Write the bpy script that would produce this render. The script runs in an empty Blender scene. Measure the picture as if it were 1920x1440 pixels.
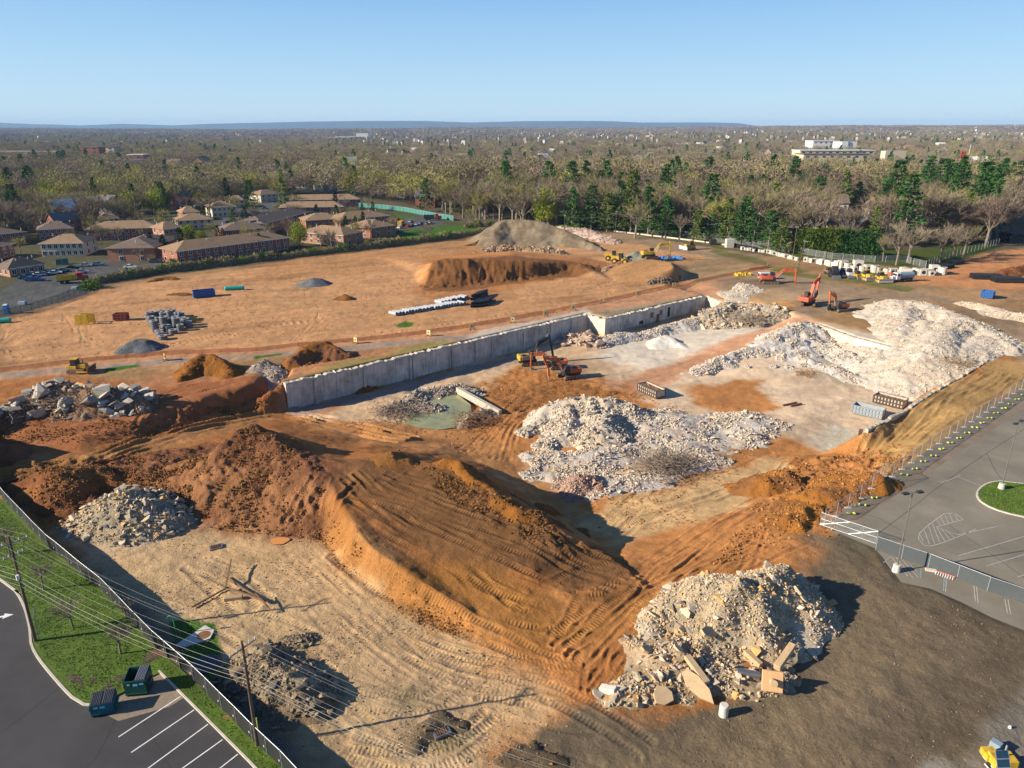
import bpy, bmesh, math, random
import numpy as np
from math import sin, cos, pi, radians, atan2, sqrt, hypot
from mathutils import Vector, Matrix
from mathutils.geometry import delaunay_2d_cdt

# ---------------------------------------------------------------- camera, world, sun
scene = bpy.context.scene
COL = scene.collection
CAM_H = 50.0
FPX = 1333.3
PITCH = radians(19.65)
cd = bpy.data.cameras.new('camera')
cd.sensor_width = 36.0
cd.lens = 36.0 * FPX / 1920.0
cd.clip_start = 0.5
cd.clip_end = 60000
cam = bpy.data.objects.new('camera', cd)
COL.objects.link(cam)
cam.location = (0, 0, CAM_H)
cam.rotation_euler = (pi / 2 - PITCH, 0, 0)
scene.camera = cam

SUN_EL = radians(23.5)
HAZE_D = 5.0e-5
SHX, SHY = cos(radians(13.5)), sin(radians(13.5))      # direction in which shadows fall
world = bpy.data.worlds.new('World')
scene.world = world
world.use_nodes = True
wn = world.node_tree
for n in list(wn.nodes):
    wn.nodes.remove(n)
sky = wn.nodes.new('ShaderNodeTexSky')
sky.sky_type = 'NISHITA'
sky.sun_disc = False
sky.sun_elevation = SUN_EL
sky.sun_rotation = atan2(-SHX, -SHY)
sky.altitude = 50
sky.air_density = 1.0
sky.dust_density = 0.4
sky.ozone_density = 2.6
bg = wn.nodes.new('ShaderNodeBackground')
bg.inputs[1].default_value = 0.075
wo = wn.nodes.new('ShaderNodeOutputWorld')
wtc = wn.nodes.new('ShaderNodeTexCoord'); wsp = wn.nodes.new('ShaderNodeSeparateXYZ'); wn.links.new(wtc.outputs['Generated'], wsp.inputs[0])
wrp = wn.nodes.new('ShaderNodeValToRGB'); wn.links.new(wsp.outputs['Z'], wrp.inputs[0])
cr = wrp.color_ramp; cr.elements[0].position = 0.0; cr.elements[0].color = (.46, .60, .67, 1); cr.elements[1].position = 1.0; cr.elements[1].color = (.022, .065, .19, 1)
for p_, c_ in ((.06, (.33, .51, .67, 1)), (.15, (.19, .38, .62, 1)), (.32, (.05, .14, .36, 1))):
    e = cr.elements.new(p_); e.color = c_
wsc = wn.nodes.new('ShaderNodeVectorMath'); wsc.operation = 'SCALE'; wsc.inputs['Scale'].default_value = 10.0; wn.links.new(wrp.outputs[0], wsc.inputs[0])
wmx = wn.nodes.new('ShaderNodeMix'); wmx.data_type = 'RGBA'; wmx.inputs[0].default_value = 0.85
wn.links.new(sky.outputs[0], wmx.inputs[6]); wn.links.new(wsc.outputs[0], wmx.inputs[7]); wn.links.new(wmx.outputs[2], bg.inputs[0])
wn.links.new(bg.outputs[0], wo.inputs[0])
sd = bpy.data.lights.new('sun', 'SUN')
sd.energy = 5.0
sd.angle = radians(0.53)
sd.color = (1.0, 0.88, 0.70)
sun = bpy.data.objects.new('sun', sd)
COL.objects.link(sun)
sun.rotation_euler = Vector((-SHX * cos(SUN_EL), -SHY * cos(SUN_EL), sin(SUN_EL))).to_track_quat('Z', 'Y').to_euler()
scene.view_settings.view_transform = 'Standard'
scene.view_settings.look = 'None'
scene.view_settings.exposure = 0.96
scene.view_settings.gamma = 1.0
scene.view_settings.use_curve_mapping = False
scene.render.engine = 'CYCLES'
scene.cycles.max_bounces = 6
scene.cycles.transparent_max_bounces = 16
scene.cycles.volume_bounces = 0

# ---------------------------------------------------------------- helpers
SP, CP = sin(PITCH), cos(PITCH)
def G(px, py, z=0.0):
    """the place on level z that the photograph shows at (px, py)"""
    v = py - 720.0
    dn = FPX * SP + v * CP
    fw = FPX * CP - v * SP
    t = (CAM_H - z) / dn
    return np.array([(px - 960.0) * t, fw * t, z])
def hpx(P, py):
    v = py - 720.0
    return CAM_H - P[1] * (FPX * SP + v * CP) / (FPX * CP - v * SP)
def proj(x, y, z):
    d = y * CP + (CAM_H - z) * SP
    u = y * SP - (CAM_H - z) * CP
    return 960 + FPX * x / d, 720 - FPX * u / d

rng = np.random.default_rng(7)
_tab = np.random.default_rng(99).uniform(-1, 1, (8, 257, 257))
_tab[:, 256, :] = _tab[:, 0, :]; _tab[:, :, 256] = _tab[:, :, 0]
def vnoise(x, y, k=0):
    x = np.asarray(x, float); y = np.asarray(y, float)
    xi = np.floor(x); yi = np.floor(y)
    fx = x - xi; fy = y - yi
    fx = fx * fx * (3 - 2 * fx); fy = fy * fy * (3 - 2 * fy)
    a = xi.astype(np.int64) & 255; b = yi.astype(np.int64) & 255
    T = _tab[k % 8]
    return (T[a, b] * (1 - fx) + T[a + 1, b] * fx) * (1 - fy) + (T[a, b + 1] * (1 - fx) + T[a + 1, b + 1] * fx) * fy
def fbm(x, y, s, octv=4, k=0, gain=0.5):
    r = 0; a = 1.0; f = 1.0 / s; t = 0
    for i in range(octv):
        r = r + a * vnoise(x * f + 17.3 * i + 3.1 * k, y * f - 9.7 * i + 5.7 * k, k + i)
        t += a; a *= gain; f *= 2.07
    return r / t
def sstep(a, b, x):
    t = np.clip((x - a) / (b - a), 0, 1)
    return t * t * (3 - 2 * t)

def new_obj(name, data, parent=None, loc=None):
    o = bpy.data.objects.new(name, data)
    COL.objects.link(o)
    if parent is not None: o.parent = parent
    if loc is not None: o.location = [float(c) for c in loc]
    return o
def tag(o, label=None, cat=None, group=None, kind=None):
    if label: o['label'] = label
    if cat: o['category'] = cat
    if group: o['group'] = group
    if kind: o['kind'] = kind
    return o
def thing(name, label, cat, loc=(0, 0, 0), rz=0.0, group=None):
    o = new_obj(name, None, None, loc)
    o.empty_display_size = 0.3
    o.rotation_euler = (0, 0, rz)
    return tag(o, label, cat, group)
def dup(root, loc=None, rz=None, label=None, group=None, scale=None):
    r = root.copy(); COL.objects.link(r)
    if loc is not None: r.location = [float(c) for c in loc]
    if rz is not None: r.rotation_euler = (0, 0, rz)
    if scale is not None: r.scale = scale
    if label: r['label'] = label
    if group: r['group'] = group
    for ch in list(root.children):
        c = ch.copy(); COL.objects.link(c); c.parent = r
        for g in list(ch.children):
            d = g.copy(); COL.objects.link(d); d.parent = c
    return r
def mesh_np(name, V, F, mats=None, mi=None, smooth=False, cols=None):
    V = np.asarray(V, np.float32); F = np.asarray(F, np.int32)
    me = bpy.data.meshes.new(name)
    k = F.shape[1]
    me.vertices.add(len(V)); me.vertices.foreach_set('co', V.ravel())
    me.loops.add(F.size); me.loops.foreach_set('vertex_index', F.ravel())
    me.polygons.add(len(F))
    me.polygons.foreach_set('loop_start', np.arange(0, F.size, k, dtype=np.int32))
    if mi is not None: me.polygons.foreach_set('material_index', np.asarray(mi, np.int32))
    me.update(calc_edges=True)
    me.polygons.foreach_set('use_smooth', np.full(len(F), bool(smooth)))
    for m in (mats or []): me.materials.append(m)
    if cols is not None:
        a = me.attributes.new('col', 'FLOAT_COLOR', 'POINT')
        c = np.ones((len(V), 4), np.float32); c[:, :3] = cols
        a.data.foreach_set('color', c.ravel())
    return me

# ---------------------------------------------------------------- materials
def mat(name, color=(0.5, 0.5, 0.5), rough=0.8, metal=0.0, var=0.18, scale=3.0, bump=0.0, bscale=20.0, attr=None,
        objrand=0.0, alpha=1.0, spec=0.3, streak=0.0, trans=0.0):
    m = bpy.data.materials.new(name)
    m.use_nodes = True
    nt = m.node_tree; N = nt.nodes; L = nt.links
    b = N['Principled BSDF']
    b.inputs['Roughness'].default_value = rough
    b.inputs['Metallic'].default_value = metal
    b.inputs['Specular IOR Level'].default_value = spec
    tc = N.new('ShaderNodeTexCoord')
    ge = N.new('ShaderNodeNewGeometry')
    nz = N.new('ShaderNodeTexNoise'); nz.inputs['Scale'].default_value = scale; nz.inputs['Detail'].default_value = 6
    nz.inputs['Roughness'].default_value = 0.65
    L.new(ge.outputs['Position'] if attr else tc.outputs['Object'], nz.inputs['Vector'])
    mr = N.new('ShaderNodeMapRange')
    mr.inputs[1].default_value = 0.25; mr.inputs[2].default_value = 0.75
    mr.inputs[3].default_value = 1 - var; mr.inputs[4].default_value = 1 + var
    L.new(nz.outputs[0], mr.inputs[0])
    src = None
    if attr:
        at = N.new('ShaderNodeAttribute'); at.attribute_name = attr
        src = at.outputs['Color']
    else:
        rg = N.new('ShaderNodeRGB'); rg.outputs[0].default_value = (*color, 1)
        src = rg.outputs[0]
    val = mr.outputs[0]
    if objrand > 0:
        oi = N.new('ShaderNodeObjectInfo')
        m2 = N.new('ShaderNodeMapRange')
        m2.inputs[3].default_value = 1 - objrand; m2.inputs[4].default_value = 1 + objrand
        L.new(oi.outputs['Random'], m2.inputs[0])
        mm = N.new('ShaderNodeMath'); mm.operation = 'MULTIPLY'
        L.new(val, mm.inputs[0]); L.new(m2.outputs[0], mm.inputs[1])
        val = mm.outputs[0]
    if streak > 0:
        mp = N.new('ShaderNodeMapping'); mp.inputs['Scale'].default_value = (1.5, 1.5, 0.12)
        L.new(tc.outputs['Object'], mp.inputs[0])
        n3 = N.new('ShaderNodeTexNoise'); n3.inputs['Scale'].default_value = 2.0; n3.inputs['Detail'].default_value = 5
        L.new(mp.outputs[0], n3.inputs['Vector'])
        m3 = N.new('ShaderNodeMapRange'); m3.inputs[1].default_value = 0.42; m3.inputs[2].default_value = 0.68
        m3.inputs[3].default_value = 1.0; m3.inputs[4].default_value = 1 - streak
        L.new(n3.outputs[0], m3.inputs[0])
        mm = N.new('ShaderNodeMath'); mm.operation = 'MULTIPLY'
        L.new(val, mm.inputs[0]); L.new(m3.outputs[0], mm.inputs[1])
        val = mm.outputs[0]
    vm = N.new('ShaderNodeVectorMath'); vm.operation = 'SCALE'
    L.new(src, vm.inputs[0]); L.new(val, vm.inputs['Scale'])
    L.new(vm.outputs[0], b.inputs['Base Color'])
    if bump > 0:
        nb = N.new('ShaderNodeTexNoise'); nb.inputs['Scale'].default_value = bscale; nb.inputs['Detail'].default_value = 5
        L.new(ge.outputs['Position'] if attr else tc.outputs['Object'], nb.inputs['Vector'])
        bp = N.new('ShaderNodeBump'); bp.inputs['Distance'].default_value = bump; bp.inputs['Strength'].default_value = 1.0
        L.new(nb.outputs[0], bp.inputs['Height']); L.new(bp.outputs[0], b.inputs['Normal'])
    if alpha < 1: b.inputs['Alpha'].default_value = alpha
    if trans > 0: b.inputs['Transmission Weight'].default_value = trans
    return m

def soil_material():
    m = bpy.data.materials.new('site_soil'); m.use_nodes = True
    nt = m.node_tree; N = nt.nodes; L = nt.links
    b = N['Principled BSDF']; b.inputs['Roughness'].default_value = 0.96; b.inputs['Specular IOR Level'].default_value = 0.12
    at = N.new('ShaderNodeAttribute'); at.attribute_name = 'col'
    rf = N.new('ShaderNodeAttribute'); rf.attribute_name = 'trk'
    ge = N.new('ShaderNodeNewGeometry')
    def noise(s, d=6, r=0.62):
        n = N.new('ShaderNodeTexNoise'); n.inputs['Scale'].default_value = s; n.inputs['Detail'].default_value = d
        n.inputs['Roughness'].default_value = r
        L.new(ge.outputs['Position'], n.inputs['Vector']); return n.outputs[0]
    def mrange(o, a, b_, c, d):
        n = N.new('ShaderNodeMapRange'); n.inputs[1].default_value = a; n.inputs[2].default_value = b_
        n.inputs[3].default_value = c; n.inputs[4].default_value = d; L.new(o, n.inputs[0]); return n.outputs[0]
    def mth(op, a, b_):
        n = N.new('ShaderNodeMath'); n.operation = op
        for i, v in enumerate((a, b_)):
            if isinstance(v, (int, float)): n.inputs[i].default_value = v
            else: L.new(v, n.inputs[i])
        return n.outputs[0]
    v = mrange(noise(0.55), 0.3, 0.7, 0.84, 1.14)
    v2 = mrange(noise(5.0, 8, 0.7), 0.3, 0.7, 0.80, 1.18)
    v = mth('MULTIPLY', v, v2)
    vm = N.new('ShaderNodeVectorMath'); vm.operation = 'SCALE'
    L.new(at.outputs['Color'], vm.inputs[0]); L.new(v, vm.inputs['Scale'])
    L.new(vm.outputs[0], b.inputs['Base Color'])
    sp = N.new('ShaderNodeSeparateXYZ'); L.new(rf.outputs['Vector'], sp.inputs[0])
    # crawler cleats: bars across the run of the track
    nse = noise(1.3, 3)
    ph = mth('MULTIPLY', sp.outputs['X'], 2 * pi / 0.42)
    ph = mth('ADD', ph, mth('MULTIPLY', nse, 4.0))
    sn = mth('SINE', ph, 0)
    cle = mth('MULTIPLY', mth('MULTIPLY', sn, sp.outputs['Z']), 0.026)
    clod = mth('MULTIPLY', noise(3.2, 8, 0.72), 0.30)
    clod = mth('MULTIPLY', clod, mth('ADD', mth('MULTIPLY', sp.outputs['Z'], -0.6), 1.0))
    ro = N.new('ShaderNodeAttribute'); ro.attribute_name = 'rgh'
    clod = mth('MULTIPLY', clod, ro.outputs['Fac'])
    h = mth('ADD', cle, clod)
    bp = N.new('ShaderNodeBump'); bp.inputs['Distance'].default_value = 1.0; bp.inputs['Strength'].default_value = 1.0
    L.new(h, bp.inputs['Height']); L.new(bp.outputs[0], b.inputs['Normal'])
    return m
SOIL = soil_material()
# ---------------------------------------------------------------- terrain model
DX = 0.3
RX0, RX1, RY0, RY1 = -270.0, 345.0, 22.0, 440.0
nx = int((RX1 - RX0) / DX) + 1; ny = int((RY1 - RY0) / DX) + 1
XX = RX0 + DX * np.arange(nx); YY = RY0 + DX * np.arange(ny)
GX, GY = np.meshgrid(XX, YY)            # [iy, ix]

WA0 = G(535, 719, .6); WA1 = G(1101, 589, .2); WB1 = G(1135, 598, .2); WC1 = G(1325, 554, .2)
def perp(a, b, d):
    t = np.array([b[0] - a[0], b[1] - a[1]]); t = t / np.hypot(*t)
    return np.array([-t[1], t[0]]) * d   # towards the upper ground (away from the pit)
def off(p, q, z): return np.array([p[0] + q[0], p[1] + q[1], z])
nA = perp(WA0, WA1, 1); nC = perp(WB1, WC1, 1)
E0, E1, E2 = G(1530, 606, -.1), G(1603, 632, -.1), G(1692, 655, -.2)
nE = perp(E0, E1, 1); nE2 = perp(E1, E2, 1); nB = perp(WA1, WB1, 1)
if nE[1] < 0: nE = -nE
if nE2[1] < 0: nE2 = -nE2
tA = (WA1 - WA0)[:2] / np.hypot(*(WA1 - WA0)[:2])
rimA = [off(WA0, nA * 1.2, .6), off(WA1, nA * 1.3, .2)]
toeA = [off(WA0, nA * .15, -5.5), off(WA1, nA * .15, -5.0)]
rimC = [off(WB1, nC * 1.3, .2), off(WC1, nC * 1.3, .2)]
toeC = [off(WB1, nC * .15, -4.6), off(WC1, nC * .15, -4.4)]

lines = []   # polylines of world points (constraints)
def PL(*p): lines.append([G(*q) for q in p])
lines.append(rimA + [off(WA1, nB * .9 + nA * .4, .2), off(WB1, nB * .9 + nC * 1.0, .2), rimC[1]]); lines.append(toeA + [off(WA1, nB * .1 - nA * .1, -5.0), off(WB1, nB * .1 - nC * .1, -4.8), toeC[1]])
lines.append([off(E0, nE * .8, -.1), off(E1, nE * .8, -.1), off(E2, nE2 * .8, -.1)]); lines.append([off(E0, -nE * .3, -4.2), off(E1, -nE * .3, -5.0), off(E2, -nE2 * .3, -5.2)])
# rim of the pit, right of the corner
PL((1345,557,0),(1400,566,0),(1470,583,0),(1505,592,0))
PL((1352,575,-4.4),(1400,600,-4.6),(1440,612,-4.3),(1480,600,-2.2))
PL((1750,662,0),(1850,674,0),(1745,735,0),(1692,770,0),(1640,800,0),(1617,806,-.2))
PL((1720,690,-5.0),(1750,722,-5.3),(1733,741,-5.4),(1685,779,-5.4),(1640,809,-5.4),(1606,848,-5.4))
# haul ramp down into the pit
PL((1500,592,-.3),(1440,620,-1.8),(1360,640,-3.0),(1270,668,-4.6),(1200,700,-5.4))
PL((1528,607,-.3),(1470,640,-2.1),(1390,665,-3.4),(1300,695,-5.0),(1230,725,-5.5))
# pit floor
PL((560,778,-5.4),(640,755,-5.5),(760,722,-5.5),(860,690,-5.5),(960,660,-5.4),(1080,630,-5.2),(1130,640,-5.0),(1200,632,-4.9))
PL((1250,640,-5.0),(1150,700,-5.5),(1000,720,-5.5),(900,740,-5.6),(700,790,-5.2),(640,800,-5.0))
PL((1300,730,-5.5),(1450,720,-5.5),(1600,740,-5.5),(1560,800,-5.5),(1440,790,-5.5),(1200,760,-5.5))
PL((1600,852,-5.4),(1530,850,-5.4),(1450,822,-5.4),(1380,850,-5.3))
PL((790,750,-6.4),(850,755,-6.6),(840,780,-6.4),(800,785,-6.4))
PL((770,745,-5.0),(850,725,-4.8),(930,770,-5.0),(900,790,-5.6),(780,795,-5.4),(760,765,-5.0),(770,745,-5.0))
PL((760,820,-5.0),(850,830,-5.2),(950,850,-5.3),(1020,900,-5.2),(1080,950,-5.0),(1120,985,-4.6))
PL((1130,1010,-3.6),(1220,990,-3.6),(1300,960,-3.6),(1380,930,-4.2),(1450,900,-4.4))
# the slope out of the pit, right
PL((1660,830,-2.5),(1630,850,-3.6),(1560,880,-3.6),(1450,930,-2.6),(1350,980,-2.0),(1260,1020,-1.8),(1160,1050,-1.4))
PL((1700,850,0),(1660,890,0),(1590,950,0),(1545,985,0),(1450,1040,0),(1330,1070,0),(1230,1110,.1),(1170,1160,.1),(1050,1220,0))
# embankment with the crawler tracks
PL((612,880,4.0),(650,868,3.9),(740,850,3.4),(850,882,3.1),(905,905,2.9),(960,950,2.6),(1020,985,2.0),(1085,1012,.8),(1120,1030,-.2))
PL((690,850,.6),(800,850,-1.8),(900,870,-4.2),(985,905,-5.1),(1040,955,-5.1),(1080,992,-4.4),(1128,1018,-3.0))
PL((618,905,3.6),(645,955,3.2),(700,1028,2.8),(780,1082,2.1),(860,1138,1.3),(925,1185,.3))
PL((655,935,2.9),(722,1012,2.1),(800,1068,1.4),(880,1128,.8))
PL((604,1000,.2),(640,1050,0),(700,1100,0),(770,1140,0),(860,1180,0),(920,1205,0))
PL((760,940,2.8),(880,1010,2.2),(1000,1080,1.3),(1080,1130,.5))
# great dirt mound
PL((330,900,1.6),(400,850,4.2),(440,815,5.7),(470,800,6.2),(500,812,5.8),(535,842,5.0),(585,874,4.3))
PL((525,812,.3),(590,838,-.4),(645,852,.2))
PL((230,925,0),(330,965,0),(400,985,0),(480,985,0),(560,1000,.1),(600,1010,.1))
PL((300,880,1.4),(260,890,1.3),(225,880,.9))
PL((420,845,-.4),(500,800,-2.6),(560,790,-4.0),(610,808,-4.8),(700,822,-4.9))
# road down from the left, and the bank above it
PL((40,900,.3),(150,875,.1),(250,848,-.4),(350,825,-1.2),(430,800,-2.6),(500,783,-4.2),(535,776,-5.2))
PL((30,850,.4),(150,850,.1),(250,824,-.6),(330,798,-1.9),(430,775,-3.6),(528,757,-5.0))
PL((160,820,1.0),(250,795,.8),(300,768,.5),(400,738,.4),(470,722,.5),(528,712,.6))

# cut bank on the field
PL((812,494,5.4),(828,488,6.6),(880,486,6.6),(940,489,5.8),(1000,492,4.9),(1090,496,2.6),(1135,500,.5))
PL((786,532,.1),(850,536,0),(930,528,0),(1050,513,0),(1135,504,0))
PL((778,512,.1),(795,496,1.6),(830,484,5.6),(960,483,5.4),(1060,490,3.0))
PL((850,466,0),(960,468,0),(1100,480,0),(1150,495,0))
# furrowed mound
PL((1165,497,2.2),(1190,490,3.6),(1225,485,4.8),(1262,490,5.2),(1268,496,5.0))
PL((1266,500,4.8),(1250,509,3.6),(1222,521,1.6),(1205,530,.2))
PL((1276,524,0),(1292,512,0),(1290,500,0),(1262,484,0),(1210,480,0),(1165,494,.2))
PL((1274,526,0),(1240,531,0),(1205,534,0))
PL((1130,510,0),(1150,527,0),(1180,533,0))
# level frame round everything
FRAME = [(RX0 - 2, RY0 - 2), (RX1 + 2, RY0 - 2), (RX1 + 2, RY1 + 2), (RX0 - 2, RY1 + 2)]
flat_pts = [(0,690),(200,660),(400,600),(700,600),(1000,560),(1300,520),(1440,500),(1600,560),(1700,540),(1900,640),(1900,560),(1200,470),(700,480),(300,540),
            (60,720),(200,700),(430,675),(560,665),(700,645),(900,610),(1200,545),(1350,530),(1850,700),(1800,760),(1700,900),(1600,1010),(1560,1100),(1500,1250),
            (1900,1200),(1700,1400),(1300,1400),(1000,1400),(1000,1260),(700,1300),(500,1200),(300,1100),(200,1060),(450,1020),(60,1100),(0,930),(100,970),(600,1100),(800,1200),
            (1300,1150),(0,780),(60,740),(500,690),(430,700),(300,700),(260,740),(1850,650),(1780,620),(1600,600),(1650,620)]
_v = []; _z = []; _e = []
for ln in lines:
    i0 = len(_v)
    for p in ln: _v.append(Vector((p[0], p[1]))); _z.append(p[2])
    _e += [(i, i + 1) for i in range(i0, len(_v) - 1)]
for p in flat_pts:
    q = G(*p); _v.append(Vector((q[0], q[1]))); _z.append(0.0)
for x, y in FRAME: _v.append(Vector((x, y))); _z.append(0.0)
for f in np.linspace(0.1, .9, 9):
    for x, y in ((RX0 - 2, RY0 + f * (RY1 - RY0)), (RX1 + 2, RY0 + f * (RY1 - RY0)), (RX0 + f * (RX1 - RX0), RY0 - 2), (RX0 + f * (RX1 - RX0), RY1 + 2)):
        _v.append(Vector((x, y))); _z.append(0.0)
ov, oe, of_, oiv, oie, oif = delaunay_2d_cdt(_v, _e, [], 0, 1e-5)
zz = []
for i, src in enumerate(oiv):
    if src: zz.append(_z[src[0]])
    else:
        d = [(v - ov[i]).length for v in _v]; zz.append(_z[int(np.argmin(d))])
HB = np.zeros_like(GX)
for f in of_:
    idx = list(f)
    for k in range(1, len(idx) - 1):
        a, b_, c = ov[idx[0]], ov[idx[k]], ov[idx[k + 1]]
        za, zb, zc = zz[idx[0]], zz[idx[k]], zz[idx[k + 1]]
        x0, x1 = min(a.x, b_.x, c.x), max(a.x, b_.x, c.x); y0, y1 = min(a.y, b_.y, c.y), max(a.y, b_.y, c.y)
        i0, i1 = max(0, int((x0 - RX0) / DX)), min(nx, int((x1 - RX0) / DX) + 2)
        j0, j1 = max(0, int((y0 - RY0) / DX)), min(ny, int((y1 - RY0) / DX) + 2)
        if i0 >= i1 or j0 >= j1: continue
        den = (b_.y - c.y) * (a.x - c.x) + (c.x - b_.x) * (a.y - c.y)
        if abs(den) < 1e-9: continue
        X = GX[j0:j1, i0:i1]; Y = GY[j0:j1, i0:i1]
        l1 = ((b_.y - c.y) * (X - c.x) + (c.x - b_.x) * (Y - c.y)) / den
        l2 = ((c.y - a.y) * (X - c.x) + (a.x - c.x) * (Y - c.y)) / den
        l3 = 1 - l1 - l2
        m = (l1 >= -1e-6) & (l2 >= -1e-6) & (l3 >= -1e-6)
        sub = HB[j0:j1, i0:i1]
        sub[m] = (l1 * za + l2 * zb + l3 * zc)[m]
def blur(A, r):
    k = 2 * r + 1
    for ax in (0, 1):
        P = np.pad(A, [(r + 1, r) if i == ax else (0, 0) for i in (0, 1)], mode='edge')
        C = np.cumsum(P, axis=ax)
        A = (np.take(C, range(k, C.shape[ax]), axis=ax) - np.take(C, range(0, C.shape[ax] - k), axis=ax)) / k
    return A
def segdist(X, Y, a, b):
    dx, dy = b[0] - a[0], b[1] - a[1]; L2 = dx * dx + dy * dy + 1e-12
    t = np.clip(((X - a[0]) * dx + (Y - a[1]) * dy) / L2, 0, 1)
    return np.hypot(X - a[0] - t * dx, Y - a[1] - t * dy), t
HS = blur(blur(HB, 3), 2); _n = sstep(135, 105, GY); HS = HS * (1 - _n) + blur(HB, 1) * _n
_far = sstep(0, 1, (GY - 120) / 100)
dw = np.minimum(segdist(GX, GY, WA0, WA1)[0], segdist(GX, GY, WB1, WC1)[0])
dw = np.minimum(dw, segdist(GX, GY, WA1, WB1)[0]); dw = np.minimum(dw, segdist(GX, GY, E0, E1)[0]); dw = np.minimum(dw, segdist(GX, GY, E1, E2)[0])
kk = sstep(2.5, 5.5, dw)
HB = HB * (1 - kk) + HS * kk
# wall notch (WA1 -> WB1): terrain behind stays up
del HS

# --- zones (world polygons from places on the ground)
def poly(*p, z=0.0): return np.array([G(q[0], q[1], q[2] if len(q) > 2 else z)[:2] for q in p])
def insdist(P, X, Y, reach=6.0):
    """signed distance, positive inside, of points to polygon P (clipped at reach)"""
    out = np.full(X.shape, -reach)
    m = (X > P[:, 0].min() - reach) & (X < P[:, 0].max() + reach) & (Y > P[:, 1].min() - reach) & (Y < P[:, 1].max() + reach)
    if not m.any(): return out
    x = X[m]; y = Y[m]
    ins = np.zeros(x.shape, bool); d = np.full(x.shape, 1e9)
    n = len(P)
    for i in range(n):
        a = P[i]; b = P[(i + 1) % n]
        c = ((a[1] > y) != (b[1] > y)) & (x < (b[0] - a[0]) * (y - a[1]) / (b[1] - a[1] + 1e-12) + a[0])
        ins ^= c
        d = np.minimum(d, segdist(x, y, a, b)[0])
    out[m] = np.where(ins, 1, -1) * np.minimum(d, reach)
    return out
Z_LOT_L = poly((-500,700),(0,1085),(28,1108),(52,1150),(60,1205),(78,1240),(112,1282),(150,1318),(178,1322),(300,1258),(345,1305),(442,1402),(485,1445),(600,1560),(600,2400),(-800,2400))
Z_LAWN_L = poly((-500,600),(0,936),(92,1030),(193,1108),(290,1213),(364,1278),(474,1390),(540,1445),(700,1600),(600,1560),(485,1445),(442,1402),(345,1305),(300,1258),(178,1322),(150,1318),(112,1282),(78,1240),(60,1205),(52,1150),(28,1108),(0,1085),(-500,700))
Z_ENCL = poly((312,1166),(345,1158),(408,1168),(414,1225),(402,1292),(372,1276),(330,1240))
Z_LOT_R = poly((1538,985),(1585,952),(1640,915),(1700,872),(1760,830),(1850,765),(1925,720),(2600,260),(3600,700),(3600,1800),(2100,1280),(1920,1182),(1860,1158),(1800,1128),(1745,1104),(1690,1092),(1655,1045),(1640,1028))
Z_YARD = poly((1330,530),(1445,508),(1500,515),(1620,540),(1700,545),(1760,540),(1900,560),(2100,590),(2100,720),(1930,760),(1890,700),(1905,660),(1850,600),(1740,560),(1600,575),(1560,590),(1500,590),(1480,560),(1400,548))
Z_YARD2 = poly((1500,515),(1620,540),(1720,545),(1500,560),(1330,545),(1330,533))
HM = (insdist(Z_LOT_L, GX, GY) > 0) | (insdist(Z_LOT_R, GX, GY) > 0.0)
FLAT = HM.astype(float)
FLAT = np.clip(blur(FLAT, 2) * 1.4, 0, 1)
del HM
rough0 = fbm(GX, GY, 7.0, 4, 2) * 0.22 + fbm(GX, GY, 1.6, 3, 5) * 0.10
steep = np.hypot(*np.gradient(HB, DX))
rough0 *= (1 + 2.2 * sstep(.25, .8, steep)) * kk
HB = HB + rough0 * (1 - FLAT)
HB = HB * (1 - FLAT) + FLAT * np.where(np.abs(HB) < 1.2, -0.06, HB)
del rough0, steep
HT = HB.copy()

def samp(A, x, y):
    x = np.asarray(x, float); y = np.asarray(y, float)
    fx = np.clip((x - RX0) / DX, 0, nx - 1.001); fy = np.clip((y - RY0) / DX, 0, ny - 1.001)
    ix = fx.astype(int); iy = fy.astype(int); fx = fx - ix; fy = fy - iy
    return (A[iy, ix] * (1 - fx) + A[iy, ix + 1] * fx) * (1 - fy) + (A[iy + 1, ix] * (1 - fx) + A[iy + 1, ix + 1] * fx) * fy
def inside_r(x, y): return (x > RX0) & (x < RX1) & (y > RY0) & (y < RY1)
def hz(x, y):
    return float(np.where(inside_r(np.asarray(x), np.asarray(y)), samp(HT, x, y), 0.0))
def P(px, py):
    """where the line of sight through (px, py) meets the ground or a heap"""
    v = py - 720.0
    dn = FPX * SP + v * CP; fw = FPX * CP - v * SP; sx = px - 960.0
    t = np.linspace(35 / dn, 62 / dn, 1400)
    x = sx * t; y = fw * t; z = CAM_H - dn * t
    h = np.where(inside_r(x, y), samp(HT, x, y), 0.0)
    k = int(np.argmax(z <= h))
    return np.array([x[k], y[k], h[k]])

# --- colours of the ground (what it is made of, not how it is lit)
C_ORANGE = np.array([.43, .19, .062]); C_FIELD = np.array([.47, .255, .118]); C_BROWN = np.array([.18, .088, .034])
C_DRED = np.array([.20, .086, .042]); C_TAN = np.array([.44, .305, .165]); C_GRAVEL = np.array([.130, .100, .066])
C_CONC = np.array([.60, .455, .31]); C_PALE = np.array([.62, .55, .47]); C_ROAD = np.array([.45, .27, .175])
C_GRASS = np.array([.055, .12, .012]); C_YARD = np.array([.30, .225, .155]); C_OLIVE = np.array([.30, .23, .12])
C_DRYG = np.array([.26, .22, .10]); C_PINK = np.array([.50, .33, .235]); C_WOODS = np.array([.105, .088, .058])
ZN = []
def satur(c, k=1.28, g=.9):
    c = np.asarray(c, float); l = c.mean(-1, keepdims=True); return np.clip((l + (c - l) * k) * g, .01, .9)
CONST = [C_ORANGE, C_FIELD, C_BROWN, C_DRED, C_TAN, C_GRAVEL, C_CONC, C_PALE]
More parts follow.
